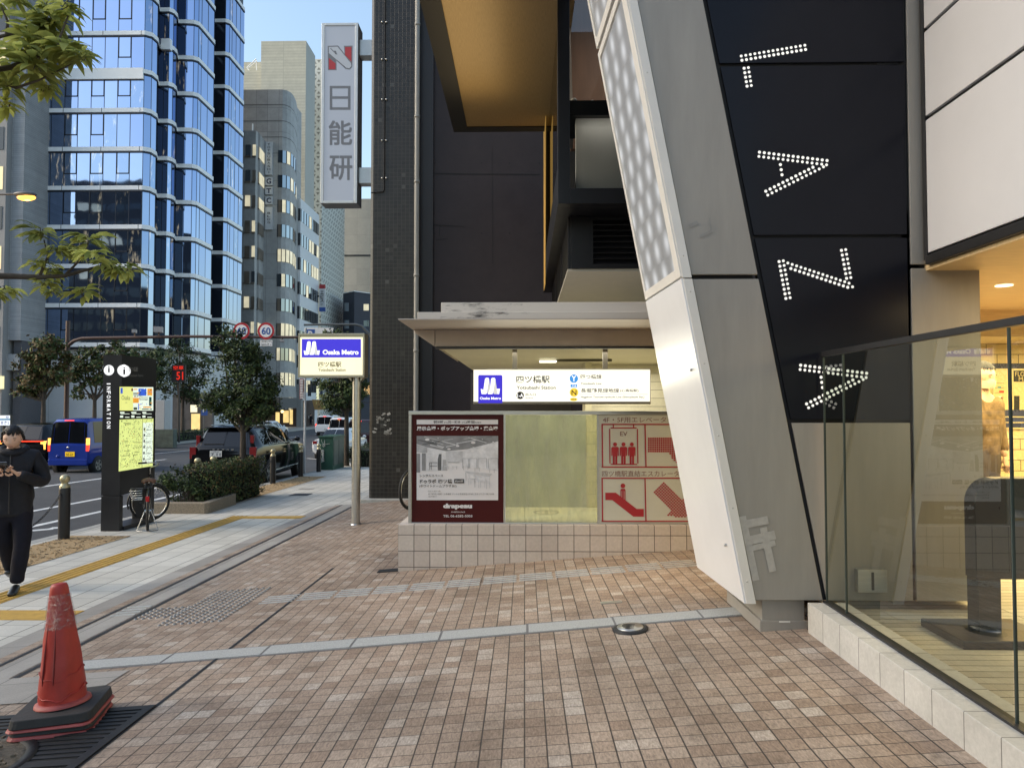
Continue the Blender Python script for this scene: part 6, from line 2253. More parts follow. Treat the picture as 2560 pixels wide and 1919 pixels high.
# curved concrete building with vertical name sign
gt = thing('curved_building', 'grey building with rounded corner and vertical name boards beside glass tower', 'building', XY(690, 84) + (zg0,))
M_CONC = tile_mat('grey_cladding', 'xz', 1.4, 3.0, .05, [(0, (.36, .36, .35)), (1, (.44, .44, .43))], (.19, .19, .19), .6, .2, .05, 6, stain=.15)
curve = [XY(596, 84), XY(699, 84), XY(710, 84.3), XY(720, 84.9), XY(728, 86), XY(733, 87.3), XY(736, 89.2)]
def ztop_(py, Y=84):
    return P(700, py, Y).z
zt_g = ztop_(224)
b = MB()
b.prism(curve + [(curve[-1][0], 91), (curve[0][0], 91)], ztop_(1000), zt_g, M_CONC)
for k in range(14):
    z = ztop_(376 + 61.7 * k) + 0.0
    if k < 4:
        zq = zt_g - 1.9 - k * 2.0
        for (x0_, y0_), (x1_, y1_) in zip(curve, curve[1:]):
            b.hexa([(x0_ + .01, y0_ - .03, zq), (x1_ + .02, y1_ - .02, zq), (x1_, y1_ + .1, zq), (x0_, y0_ + .1, zq)], [(x0_ + .01, y0_ - .03, zq + .06), (x1_ + .02, y1_ - .02, zq + .06), (x1_, y1_ + .1, zq + .06), (x0_, y0_ + .1, zq + .06)], mat('clad_joint', (.12, .12, .12), .7, var=0))
b.build('wall', gt)
rng = random.Random(77)
M_WGL = refl('office_glass', (.30, .34, .38), .05, .35)
M_WLIT = emis('office_lit', (1.0, .90, .62), .55, .55, .9)
M_WLIT2 = emis('office_lit_orange', (1.0, .55, .20), .35, .6, .9)
M_CURT = mat('window_blind', (.16, .13, .10), .5, var=.3, vs=.7)
for k in range(11):
    z1, z0 = ztop_(376 + 61.7 * k), ztop_(376 + 61.7 * k + 31)
    b = MB()
    lit = k in (4, 7, 8, 9)
    pts = [XY(689, 84)] + curve[1:]
    for i, ((x0_, y0_), (x1_, y1_)) in enumerate(zip(pts, pts[1:])):
        o = .04
        m = (M_WLIT if lit and rng.random() < .75 else (M_CURT if i == 0 and rng.random() < .6 else (M_WGL if rng.random() < .8 else M_WLIT)))
        b.quad((x0_ + o, y0_ - o, z0), (x1_ + o, y1_ - o, z0), (x1_ + o, y1_ - o, z1), (x0_ + o, y0_ - o, z1), m)
        b.obox((x0_ + o, y0_ - o, (z0 + z1) / 2), (.08, .08, z1 - z0), Matrix.Identity(3), M_MULL)
    b.build('ribbon_window', gt)
# projecting bay with its windows
b = MB()
bay = [XY(590, 80.6), XY(632, 80.6), XY(641, 81.4), XY(656, 83.98), XY(600, 83.98)]
b.prism(bay, ztop_(1000), P(640, 330, 81).z, M_CONC)
b.tube([(XY(622, 81)[0], 81.2, P(622, 330, 81).z), (XY(622, 81)[0], 81.2, P(622, 308, 81).z)], .08, M_BANDW, 6)
b.build('bay_wall', gt)
for k in range(9):
    za, zb = P(620, 362 + 63.2 * k, 80.6).z, P(620, 390 + 63.2 * k, 80.6).z
    for j, (pa, pb, Ya_, Yb2) in enumerate(((606, 619, 80.57, 80.57), (624, 632.4, 80.57, 80.58), (640, 653, 81.3, 83.5))):
        b = MB()
        (xa, ya), (xb, yb) = XY(pa, Ya_), XY(pb, Yb2)
        m = rng.choice((M_WLIT, M_CURT, M_WLIT2, M_WGL) if k < 3 else (M_WLIT, M_CURT, M_WGL, M_CURT))
        o = .10 if j == 2 else .03
        b.quad((xa + o, ya - o * .4, zb), (xb + o, yb - o * .4, zb), (xb + o, yb - o * .4, za), (xa + o, ya - o * .4, za), m)
        b.box(xa - .02, xb + .02 if j < 2 else xa + .1, ya - .10, ya + .02, zb - .16, zb - .002, M_CURT)
        b.build('bay_window', gt)
b = MB()
Yv = 83.8
M_BOARD_W = mat('name_board_white', (.60, .61, .62), .5, var=.04)
for y0, y1, s in ((355, 437, 'YOTSUBASHI'), (443, 463, 'G'), (467.5, 486, 'T'), (491, 511, 'C'), (518, 574, 'BLDG')):
    a, d = P(663, y1, Yv), P(681, y0, Yv)
    b.box(a.x, d.x, Yv - .02, Yv + .18, a.z, d.z, M_BOARD_W)
    if len(s) == 1:
        b.tpx(s, 666, y0 + 3, 678, y1 - 3, Yv - .03, M_NAVYP, .035)
    else:
        st_ = (y1 - y0 - 4) / len(s) if len(s) > 4 else 7.8
        yy0 = y0 + 3 if len(s) > 4 else 530
        for i, ch in enumerate(s):
            b.tpx(ch, 668.5 if ch != 'I' else 671.5, yy0 + i * st_, 675.5 if ch != 'I' else 673, yy0 + i * st_ + st_ * .68, Yv - .03, M_INK, .01)
b.build('name_board', gt)
# restaurant at the foot
b = MB()
Yr = 85.8
M_SHOPL = emis('shop_glow', (1.0, .72, .28), .9, .6, 1.1)
xr0, xr1 = XY(690, Yr)[0], XY(737, Yr)[0]
b.box(xr0 - 4, xr1 + 1.2, 86.5, 90, zg0 - .3, ztop_(1000), mat('restaurant_dark', (.055, .035, .028), .6, var=.4, vs=1))
b.box(XY(690, 84)[0], XY(741, 84)[0], 84.0, 86, P(700, 1020, 84).z, P(700, 994, 84).z, mat('concrete_band', (.22, .22, .21), .7, var=.1))
b.box(XY(740, 84)[0], XY(752, 84)[0], 84.2, 84.8, zg0 - .2, P(700, 960, 84).z, mat('concrete_band', (.22, .22, .21), .7, var=.1))
b.build('restaurant_front', gt)
b = MB()
for x0_, x1_, y0_, y1_ in ((689, 699, 1030, 1064), (708, 722, 1026, 1056), (724, 732, 1024, 1060)):
    b.rpx(x0_, y0_, x1_, y1_, 86.45, M_SHOPL)
for x, y, r in ((705.5, 1028, 4), (713, 944, 3), (724, 945, 2), (706, 943, 1.5)):
    b.ball(P(x, y, 85.4), r / 1750 * 85, emis('lantern', (1, .78, .34), 3.0) if 'lantern' not in _MATS else _MATS['lantern'], 10)
    _MATS['lantern'] = b.mats[-1]
b.rpx(690, 962, 700, 998, 86.44, mat('shop_red', (.12, .03, .02), .6))
b.rpx(712, 955, 728, 990, 86.44, mat('shop_red', (.12, .03, .02), .6))
b.build('lit_shop', gt)

# white ribbon-window office
wo = thing('white_office', 'pale office block with long dark ribbon windows right of curved building', 'building', XY(745, 90) + (zg0,))
M_WOFF = mat('white_panel', (.68, .70, .72), .5, var=.05, vs=.4)
xw0, xw1 = XY(739, 90)[0], XY(747, 90)[0]
Yend = xw1 * 1750 / (795 - 1311) if False else 98.2
b = MB()
b.box(xw0 - 3, xw1, 90, Yend, zg0 - .3, P(747, 496, 90).z, M_WOFF)
b.build('wall', wo)
for k in range(10):
    za, zb = P(747, 521 + 61 * k, 90).z, P(747, 552 + 61 * k, 90).z
    if zb < 1:
        break
    b = MB()
    for i in range(7):
        y0_, y1_ = 90.2 + i * 1.12, 90.2 + (i + 1) * 1.12
        m = M_WLIT if (k in (2, 3) and rng.random() < .7) or rng.random() < .12 else M_WGL
        b.quad((xw1 + .02, y0_, zb), (xw1 + .02, y1_, zb), (xw1 + .02, y1_, za), (xw1 + .02, y0_, za), m)
        b.box(xw1 + .015, xw1 + .06, y0_ - .04, y0_ + .04, zb, za, M_MULL)
    b.box(xw1 - .9, xw1 + .01, 89.96, 90, zb, za, M_DKWIN)
    b.build('ribbon_window', wo)
b = MB()
Yv = 98.0
for y0_, y1_, m in ((711, 721.5, M_RED), (721.5, 768, M_BOARD_W), (768, 778, M_SBLUE)):
    a, d = P(798, y1_, Yv), P(812.5, y0_, Yv)
    b.box(a.x, d.x, Yv, Yv + .3, a.z, d.z, m)
for i, ch in enumerate('エビス'):
    b.tpx(ch, 801, 727 + i * 10, 809, 735.5 + i * 10, Yv - .02, M_INK, .02)
b.tpx('ド', 802, 758, 808, 764, Yv - .02, M_INK, .0)
b.box(xw1, P(800, 740, Yv).x, Yv + .1, Yv + .2, P(800, 742, Yv).z, P(800, 738, Yv).z, M_DKMET)
b.build('vertical_sign', wo)
b = MB()
for x0_, x1_, y0_, y1_, m in ((752, 763, 1024, 1064, emis('shop_white_glow', (1, .95, .70), .85)), (791, 797, 965, 998, emis('board_glow', (.95, .95, .60), .7)), (800, 807, 962, 995, mat('blue_board', (.05, .07, .11), .5)), (769, 778, 960, 990, M_DKWIN), (772, 780, 1000, 1018, mat('olive_board', (.18, .15, .03), .5))):
    b.rpx(x0_, y0_, x1_, y1_, 89.4 if x0_ < 780 else 91.0, m)
b.ppx([(780, 998), (806, 1000), (814, 1024), (786, 1024)], 88.0, mat('ochre_awning', (.42, .25, .09), .7, var=.1))
b.build('shop_front', wo)

# tall beige block behind
bt = thing('beige_tower', 'tall beige ribbed windowless block rising behind the curved building', 'building', XY(700, 95) + (zg0,))
M_BEIGE = tile_mat('beige_ribs', 'xz', 30, .42, .06, [(0, (.50, .49, .41)), (1, (.55, .54, .45))], (.35, .345, .29), .7, .2, .04, 4, stain=.08)
b = MB()
x0_, x1_ = XY(643, 95)[0], XY(757, 95)[0]
b.box(x0_, x1_, 95, 99.2, zg0, P(700, 103, 95).z, M_BEIGE)
b.box(x1_, x1_ + .01, 95.0, 99.2, zg0, P(700, 103, 95).z, mat('beige_side', (.46, .45, .40), .7, var=.05, vs=.3))
b.box(x0_ - 5, x0_, 96, 99, zg0, P(620, 178, 96).z, M_BEIGE)
b.box(x0_ - 5, x0_, 98.2, 99, P(620, 178, 96).z, P(620, 136, 96).z, M_BEIGE)
b.build('wall', bt)
b = MB()
for pa, pb in (((617, 170), (640, 148)), ((622, 170), (642, 153)), ((617, 170), (623, 176)), ((640, 148), (642, 176))):
    b.tube([P(*pa, 96.5), P(*pb, 96.5)], .07, M_BANDW, 5)
b.build('roof_rail', bt)

# lattice clad building
la = thing('lattice_building', 'building wrapped in pale triangular lattice screen beyond the white office', 'building', XY(800, 103) + (zg0,))
m = bpy.data.materials.new('lattice_screen')
m.use_nodes = True
nt = m.node_tree
bs = nt.nodes['Principled BSDF']
sp = _n(nt, 'ShaderNodeSeparateXYZ')
nt.links.new(objco(nt), sp.inputs[0])
uu = math_n(nt, 'ADD', sp.outputs[0], sp.outputs[1])
def saw(a, kx, kz):
    t = math_n(nt, 'ADD', math_n(nt, 'MULTIPLY', uu, kx), math_n(nt, 'MULTIPLY', sp.outputs[2], kz))
    f = math_n(nt, 'FRACT', t)
    return math_n(nt, 'MINIMUM', f, math_n(nt, 'SUBTRACT', 1.0, f))
mn = math_n(nt, 'MINIMUM', math_n(nt, 'MINIMUM', saw(0, .85, .55), saw(0, .85, -.55)), saw(0, 0.0, 1.1))
nt.links.new(ramp(nt, mn, [(.12, (.62, .63, .58)), (.24, (.17, .175, .15))]), bs.inputs['Base Color'])
bs.inputs['Roughness'].default_value = .6
M_LAT = m
b = MB()
x0_, x1_ = XY(779, 103)[0], XY(800, 103)[0]
b.box(x0_, x1_, 103, 116.3, zg0, P(790, 148, 103).z, M_LAT)
b.build('lattice_wall', la)
bb2 = thing('far_beige_block', 'plain beige block partly hidden beyond the lattice building', 'building', XY(890, 119) + (zg0,))
b = MB()
M_BG2 = tile_mat('far_beige_panel', 'xz', 5.0, 2.9, .05, [(0, (.36, .35, .31)), (1, (.40, .385, .34))], (.28, .27, .24), .7, .1, .04, 4, stain=.05)
b.box(XY(850, 119)[0], XY(990, 119)[0], 119, 130, zg0, P(890, 497, 119).z, M_BG2)
b.box(XY(850, 119)[0], XY(990, 119)[0], 118.9, 119, P(890, 640, 119).z, P(890, 637, 119).z, M_MULL)
b.build('wall', bb2)
nb = thing('navy_building', 'dark navy low building with small pale windows beyond the lit sign', 'building', XY(890, 108) + (zg0,))
b = MB()
xa, xb = XY(856, 110)[0], XY(884, 108)[0]
M_NAVB = mat('navy_wall', (.035, .04, .06), .6, var=.08)
b.prism([(xa, 110), (xb, 108), (XY(960, 112)[0], 112), (XY(960, 116)[0], 118), (xa, 118)], zg0, P(884, 729, 108).z, M_NAVB)
b.prism([(xa - .1, 109.9), (xb, 107.8), (XY(962, 112)[0], 111.9), (XY(962, 112)[0], 112.2), (xb, 108.2), (xa, 110.2)], P(884, 729, 108).z + .002, P(884, 727, 108).z, M_BANDW)
b.build('wall', nb)
for x0_, x1_, y0_, y1_, m in ((861, 872, 757, 778, M_WGL), (861, 873, 800, 821, M_WGL), (909, 922, 760, 776, M_WLIT), (909, 922, 801, 816, M_WGL)):
    b = MB()
    b.rpx(x0_, y0_, x1_, y1_, 107.8, m)
    b.build('window', nb)

# shops, banners and signs low across the road
sh = thing('lit_shop_row', 'row of small lit shops with orange banners across the road', 'shop', XY(470, 60.5) + (zg0,))
b = MB()
b.box(XY(430, 60.8)[0], XY(530, 60.8)[0], 60.9, 61.3, zg0, P(470, 985, 60).z, mat('shop_wall', (.10, .09, .085), .6, var=.3, vs=1))
b.build('wall', sh)
b = MB()
for x0_, x1_, y0_, y1_, m in ((476, 493, 1012, 1030, emis('shop_sign_cream', (1, .9, .6), 1.0)), (478, 500, 1034, 1075, M_SHOPL), (453, 458, 1040, 1075, M_SHOPL)):
    b.rpx(x0_, y0_, x1_, y1_, 60.8, m)
b.build('lit_front', sh)
b = MB()
M_LED = emis('red_led', (1, .04, .02), .6)
rr = random.Random(4)
Yq = 49.5
a, d = P(430, 955, Yq + .1), P(464, 912, Yq + .1)
b.box(a.x, d.x, Yq + .05, Yq + .2, a.z, d.z, M_INK)
for s, x0_, y0_, x1_, y1_ in (('空車', 433, 914, 459, 924), ('51', 441, 929, 458, 949)):
    b.tpx(s, x0_, y0_, x1_, y1_, Yq, M_LED, .02)
b.tube([P(447, 953, Yq + .15), (P(447, 953, Yq).x, Yq + .15, gz(XE, Yq))], .07, M_DKMET, 8)
tag(b.build('led_sign', base=(P(447, 953, Yq).x, Yq, gz(XE, Yq))), 'dark board with red glowing digits among the trees across the road', 'sign')
Yq = 52
c = P(510, 1000, Yq)
b = MB()
b.tube([(c.x, Yq, gz(XE, Yq)), (c.x, Yq, P(510, 975, Yq).z)], .04, M_LPOLE, 8)
b.disc((c.x, Yq - .06, P(509, 995, Yq).z), 9 / 1750 * Yq, M_SBLUE, n=20)
b.rpx(503, 1012, 519, 1038, Yq - .06, M_SBLUE)
b.tpx('P', 507, 1015, 515, 1030, Yq - .08, M_WMARK, .02)
tag(b.build('road_sign', base=(c.x, Yq, gz(XE, Yq))), 'blue round sign above blue P sign across the road', 'road sign')
b = MB()
Yq = 46
a, d = P(388, 1076, Yq), P(421, 1000, Yq)
b.box(a.x, P(412, 1000, Yq).x, Yq, Yq + .8, gz(XE, Yq) - .1, d.z, mat('pale_cabinet', (.38, .39, .40), .5, var=.06))
tag(b.build('control_box', bevel=.03, base=(a.x, Yq, gz(XE, Yq))), 'tall pale grey control box across the road right of the information pillar', 'cabinet')
b = MB()
a, d = P(386, 1112, Yq - .8), P(434, 1073, Yq - .8)
b.box(a.x, d.x, Yq - .8, Yq - .3, gz(XE, Yq) - .1, d.z, mat('mottled_green_box', (.07, .09, .075), .6, var=.4, vs=3))
tag(b.build('utility_cabinet', bevel=.03, base=(a.x, Yq - .8, gz(XE, Yq))), 'squat mottled green cabinet across the road behind the bicycle', 'cabinet')
b = MB()
Yq = 36
a, d = P(-12, 1064, Yq), P(26, 1037, Yq)
b.box(a.x, d.x, Yq, Yq + .15, a.z, d.z, M_DKMET)
M_LITBRD = emis('lit_notice_face', (.9, .95, 1), .95)
b.rpx(-10, 1038, 25, 1063, Yq - .02, M_LITBRD)
b.rpx(-10, 1046, 25, 1050, Yq - .03, mat('notice_cyan', (.10, .35, .6), .5, var=0))
b.tpx('空', 14, 1039.5, 22, 1045, Yq - .04, M_SBLUE, .02)
b.tpx('空 満 2', 2, 1052, 22, 1061, Yq - .04, M_SBLUE, .02)
b.tube([((a.x + d.x) / 2, Yq + .1, gz(XE, Yq)), ((a.x + d.x) / 2, Yq + .1, a.z)], .06, M_DKMET, 8)
tag(b.build('notice_board', base=(a.x, Yq, gz(XE, Yq))), 'small lit white and blue notice board above the walking man', 'notice board')
b = MB()
a, d = P(910, 985, 40), P(930, 963, 40)
b.box(a.x, d.x, 40, 40.2, a.z, d.z, emis('ochre_lit_sign', (1, .62, .25), .6))
b.tpx('MO', 913, 967, 925, 974, 39.98, M_INK, .02)
b.tpx('CO', 913, 976, 925, 983, 39.98, M_INK, .02)
b.tube([((a.x + d.x) / 2 + .4, 40.1, gz(XE, 40)), ((a.x + d.x) / 2 + .4, 40.1, d.z)], .05, M_LPOLE, 8)
tag(b.build('ochre_sign', base=(a.x, 40, gz(XE, 40))), 'small ochre lit sign at the edge of the dark tiled building', 'sign')

# the block on the other corner: it stands behind the viewer and shows only as the dark reflection in the tower glass
rb = thing('office_block', 'dark office block with lit rows, seen mirrored in the glass tower', 'building', (-85, -35, -1.3))
b = MB()
M_RBW = mat('mirrored_block_wall', (.055, .052, .052), .7, var=.15, vs=.3)
b.box(-125, -93, -50, -24, -1.5, 33, M_RBW)
b.box(-93, -62, -48, -20, -1.5, 47, M_RBW)
b.box(-62, -34, -50, -26, -1.5, 38, M_RBW)
b.build('wall', rb)
for (xa, xb, yy, zt_) in ((-92, -63, -20, 45), (-61, -35, -26, 36), (-124, -94, -24, 31)):
    z = 2.5
    while z < zt_ - 3:
        b = MB()
        x = xa
        while x < xb - 2:
            b.box(x, x + 1.9, yy, yy + .05, z, z + 1.6, M_WLIT if rng.random() < .12 else M_DKWIN)
            x += 2.5
        b.build('window_row', rb)
        z += 3.5
# ================================================================ vehicles
M_CARGL = mat('car_glass', (.006, .007, .009), .03, .0, var=0, spec=.5)
M_TYRE2 = mat('car_tyre', (.018, .018, .018), .8, var=.1)
M_ALLOY = mat('alloy_rim', (.40, .41, .42), .3, .8, var=.1)
M_TAIL = emis('tail_lamp_lit', (1, .05, .02), 2.2)
M_TAILD = mat('tail_lamp_dark', (.22, .01, .012), .2, var=.05, coat=.5)
M_AMBER2 = emis('indicator_lit', (1, .45, .08), 2.4)
M_PLATEW = mat('plate_white', (.66, .67, .66), .5, var=.03)
M_PLATEY = emis('plate_yellow', (1, .62, .02), .55)
def paint(name, col):
    return mat(name, col, .07, .0, var=0, coat=0, spec=.4)
def car(name, label, stations, L, zr_wheel, wheel_y, m, win, loc, rot=0.0, group=None, tail=None, plate=None, wide=.9, extra=None, rim=M_ALLOY):
    """Body swept through cross sections along its length; glass, wheels, lamps and plate are parts."""
    t = thing(name, label, 'van' if 'van' in name else 'car', (0, 0, 0), group)
    secs = []
    for (y, zb, zs, zr, ws, wr) in stations:
        h = [(ws * .80, zb), (ws * .96, zb + .10), (ws, (zb + zs) * .5), (ws * .985, zs - .05), (ws * .965, zs), (wr, zr - (.09 if zr - zs > .2 else .01)), (wr * .86, zr), (0, zr + .012)]
        secs.append([Vector((x, y, z)) for x, z in h] + [Vector((-x, y, z)) for x, z in reversed(h[:-1])])
    n = len(secs[0])
    parts = {}
    def put(key, vs, mt, sm=True):
        b = parts.setdefault(key, MB())
        b.add(vs, [tuple(range(len(vs)))], mt, False)
    body = MB()
    flat = [p for s in secs for p in s]
    fs = []
    for i in range(len(secs) - 1):
        for k in range(n - 1):
            vs = [secs[i][k], secs[i][k + 1], secs[i + 1][k + 1], secs[i + 1][k]]
            kind_ = win.get(i)
            if kind_ in ('rear_window', 'windscreen') and k in (5, 6, 7, 8):
                c = (vs[0] + vs[1] + vs[2] + vs[3]) / 4
                nrm = (vs[1] - vs[0]).cross(vs[3] - vs[0]).normalized()
                put(kind_, [c + (v - c) * (.96) - nrm * .006 for v in vs] if nrm.z < 0 else [c + (v - c) * .96 + nrm * .006 for v in vs], M_CARGL)
                fs.append((i * n + k, i * n + k + 1, (i + 1) * n + k + 1, (i + 1) * n + k))
            elif kind_ == 'side_window' and k in (4, 9):
                c = (vs[0] + vs[1] + vs[2] + vs[3]) / 4
                o = Vector((.006 if c.x > 0 else -.006, 0, .002))
                put('side_window_%d' % (k == 4), [c + (v - c) * .93 + o for v in vs], M_CARGL)
                fs.append((i * n + k, i * n + k + 1, (i + 1) * n + k + 1, (i + 1) * n + k))
            else:
                fs.append((i * n + k, i * n + k + 1, (i + 1) * n + k + 1, (i + 1) * n + k))
    body.add(flat, fs, m, True)
    body.add(secs[0], [tuple(reversed(range(n)))], m)
    body.add(secs[-1], [tuple(range(n))], m)
    for i in range(len(secs) - 1):
        a, c = stations[i], stations[i + 1]
        body.quad((-a[4] * .8, a[0], a[1]), (a[4] * .8, a[0], a[1]), (c[4] * .8, c[0], c[1]), (-c[4] * .8, c[0], c[1]), M_JOINT)
    o = body.build('body', t)
    es = o.modifiers.new('crisp', 'EDGE_SPLIT')
    es.split_angle = rad(38)
    for kx in parts:
        parts[kx].build('side_window' if kx.startswith('side') else kx, t)
    wmax = max(s[4] for s in stations)
    for y in wheel_y:
        for s in (-1, 1):
            b = MB()
            c = Vector((s * (wmax - .19), y, zr_wheel))
            ax = (s, 0, 0)
            b.lathe([(zr_wheel + .05, .02), (zr_wheel + .05, .193), (zr_wheel - .02, .194)], c, M_JOINT, 24, ax)
            b.lathe([(zr_wheel * .6, .0), (zr_wheel - .02, .0), (zr_wheel, .03), (zr_wheel, .18), (zr_wheel - .02, .205), (zr_wheel * .68, .207)], c, M_TYRE2, 24, ax)
            w_ = b.build('wheel', t)
            b = MB()
            b.lathe([(zr_wheel * .68, .200), (zr_wheel * .62, .190), (0, .188)], c, M_JOINT, 24, ax)
            for k in range(5):
                a_ = 2 * math.pi * k / 5
                d = Vector((0, math.cos(a_), math.sin(a_)))
                e = Vector((0, -math.sin(a_), math.cos(a_)))
                p = c + Vector((s * .203, 0, 0))
                b.add([p + d * .02 - e * .035, p + d * zr_wheel * .66 - e * .05, p + d * zr_wheel * .66 + e * .05, p + d * .02 + e * .035], [(0, 1, 2, 3)], rim)
            b.lathe([(zr_wheel * .68, .206), (zr_wheel * .61, .204)], c, rim, 24, ax)
            b.build('rim', w_)
    if tail:
        for s in (-1, 1):
            b = MB()
            for (x0, x1, y, z0, z1, mt) in tail:
                xa, xb = sorted((s * x0, s * x1))
                b.box(xa, xb, y - .012, y + .10, z0, z1, mt)
            b.build('tail_lamp', t, bevel=.006)
    if plate:
        x, y, z, mt, txt, ink = plate
        b = MB()
        b.box(x - .165, x + .165, y - .012, y, z - .083, z + .083, mt)
        b.text(txt, (x - .13, y - .014, z - .06), (x + .13, y - .014, z - .06), (x - .13, y - .014, z + .02), ink, .02)
        b.text('大阪 300', (x - .08, y - .014, z + .035), (x + .08, y - .014, z + .035), (x - .08, y - .014, z + .07), ink, .0)
        b.build('number_plate', t)
    for s in (-1, 1):
        ym, zm = wide if isinstance(wide, tuple) else (wheel_y[1] - .75, stations[len(stations) // 2][2] + .06)
        b = MB()
        b.ball((s * (wmax + .11), ym, zm), .10, m, 10, (1, .6, .75))
        b.tube([(s * wmax * .95, ym + .02, zm - .04), (s * (wmax + .08), ym, zm - .02)], .025, M_JOINT, 6)
        b.build('mirror', t)
    if extra:
        extra(t)
    place(t, loc, rot)
    return t
zroad = lambda y: gz(XE, y) - .14
# black estate-like SUV at the near kerb
M_BLKCAR = paint('black_car_paint', (.004, .004, .005))
suv = [(-2.46, .42, .96, .98, .86, .72), (-2.42, .30, 1.14, 1.16, .93, .76), (-2.08, .26, 1.19, 1.66, .955, .66), (-1.90, .26, 1.20, 1.72, .96, .67), (-1.0, .24, 1.19, 1.76, .965, .69), (-.92, .24, 1.19, 1.76, .965, .69), (.10, .24, 1.17, 1.74, .965, .68), (.18, .24, 1.17, 1.73, .965, .68), (.60, .24, 1.15, 1.62, .965, .67), (1.25, .24, 1.12, 1.16, .96, .76), (2.05, .26, 1.03, 1.08, .94, .72), (2.40, .30, .88, .92, .86, .64), (2.47, .38, .66, .68, .80, .55)]
def suv_extra(t):
    b = MB()
    b.box(-.62, .62, -2.20, -1.86, 1.70, 1.725, M_BLKCAR)
    b.build('rear_spoiler', t, bevel=.008)
    b = MB()
    for s in (-1, 1):
        b.tube([(s * .975, -1.3, 1.215), (s * .978, -.4, 1.21), (s * .975, .75, 1.18), (s * .972, 1.15, 1.16)], .011, M_CHROME, 6)
        b.tube([(s * .975, -1.3, 1.215), (s * .88, -1.36, 1.42), (s * .80, -1.32, 1.60)], .010, M_CHROME, 6)
        b.tube([(s * .97, -1.7, .42), (s * .975, 1.3, .42)], .018, M_CHROME, 6)
        b.tube([(s * .66, -1.7, 1.76), (s * .66, .2, 1.78)], .015, M_CHROME, 6)
    b.build('chrome_trim', t)
    b = MB()
    b.box(-.55, .0, -2.385, -2.375, 1.25, 1.27, M_JOINT)
    b.build('rear_wiper', t)
    b = MB()
    for k in range(5):
        b.box(-.28 + k * .13, -.22 + k * .13, -2.462, -2.43, 1.10, 1.13, M_CHROME)
    b.build('badge', t)
    b = MB()
    b.box(-.70, .70, -2.48, -2.44, .50, .60, mat('bumper_grey', (.09, .09, .095), .4, var=.05))
    b.build('bumper_trim', t, bevel=.01)
car('black_car', 'shiny black SUV parked at the kerb behind the clipped hedge', suv, 4.95, .36, (-1.5, 1.48), M_BLKCAR, {1: 'rear_window', 3: 'side_window', 5: 'side_window', 7: 'side_window', 8: 'windscreen'},
    (-8.42, 21.75, zroad(21.7)), rad(1.5), None, [(.74, .92, -2.445, .86, 1.18, M_TAILD), (.70, .80, -2.30, 1.18, 1.50, M_TAILD)], (-.18, -2.475, 1.0, M_PLATEW, '7 11', M_NAVYP), wide=(.85, 1.26), extra=suv_extra)
# blue kei van
M_BLUECAR = paint('blue_van_paint', (.018, .045, .30))
van = [(-1.70, .38, .98, 1.00, .70, .64), (-1.68, .30, 1.02, 1.06, .72, .66), (-1.60, .27, 1.05, 1.84, .735, .62), (-1.52, .27, 1.05, 1.92, .735, .62), (-1.35, .27, 1.05, 1.94, .735, .63), (-.45, .27, 1.04, 1.95, .735, .63), (-.38, .27, 1.04, 1.95, .735, .63), (.55, .27, 1.03, 1.93, .735, .62), (.62, .27, 1.03, 1.92, .735, .62), (1.05, .27, 1.02, 1.66, .735, .62), (1.35, .27, 1.0, 1.15, .73, .62), (1.62, .30, .92, .96, .70, .58), (1.70, .38, .70, .72, .66, .5)]
def van_extra(t):
    b = MB()
    b.box(-.14, .14, -1.70, -1.60, 1.87, 1.90, M_TAIL)
    b.build('brake_lamp', t)
    b = MB()
    b.box(-.70, .70, -1.73, -1.68, .30, .52, M_BLUECAR)
    b.build('bumper', t, bevel=.03)
    b = MB()
    b.ball((0, -1.705, .93), .05, M_CHROME, 10, (1, .2, .7))
    b.build('badge', t)
    b = MB()
    b.ball((-.36, -1.71, .62), .07, M_BLUECAR, 10, (1, .3, .7))
    b.build('door_handle', t)
car('blue_van', 'bright blue small van with yellow plate driving away', van, 3.4, .28, (-1.12, 1.2), M_BLUECAR, {1: 'rear_window', 4: 'side_window', 6: 'side_window', 8: 'windscreen'},
    (-16.15, 26.25, zroad(26)), 0, None, [(.645, .72, -1.70, 1.02, 1.26, M_AMBER2), (.645, .72, -1.70, .80, 1.015, M_TAIL)], (.08, -1.712, .70, M_PLATEY, '50-67', M_INK), wide=(.75, 1.1), extra=van_extra, rim=mat('steel_rim', (.25, .25, .25), .4, .6))
# other traffic: a sedan and a minivan shape, each copied with its parts
sed = [(-2.25, .40, .72, .74, .78, .62), (-2.20, .28, .90, .93, .86, .68), (-1.65, .24, .95, .99, .89, .70), (-.95, .23, .95, 1.40, .895, .60), (-.75, .23, .95, 1.44, .895, .60), (-.02, .23, .94, 1.46, .895, .61), (.04, .23, .94, 1.46, .895, .61), (.45, .23, .93, 1.40, .895, .60), (1.20, .23, .91, .97, .89, .68), (1.95, .26, .80, .85, .85, .64), (2.20, .32, .62, .66, .76, .55)]
swin = {2: 'rear_window', 4: 'side_window', 6: 'side_window', 7: 'windscreen'}
M_WHCAR = paint('white_car_paint', (.62, .64, .66))
mv = [(-2.25, .40, .88, .90, .80, .72), (-2.22, .28, 1.00, 1.04, .845, .74), (-2.08, .25, 1.04, 1.74, .86, .70), (-1.95, .25, 1.04, 1.84, .865, .70), (-1.7, .25, 1.04, 1.88, .865, .70), (-.55, .25, 1.03, 1.88, .865, .70), (-.48, .25, 1.03, 1.88, .865, .70), (.55, .25, 1.02, 1.84, .865, .70), (1.15, .25, 1.01, 1.45, .865, .70), (1.65, .25, .98, 1.06, .86, .70), (2.15, .30, .80, .84, .80, .62), (2.25, .38, .66, .68, .75, .55)]
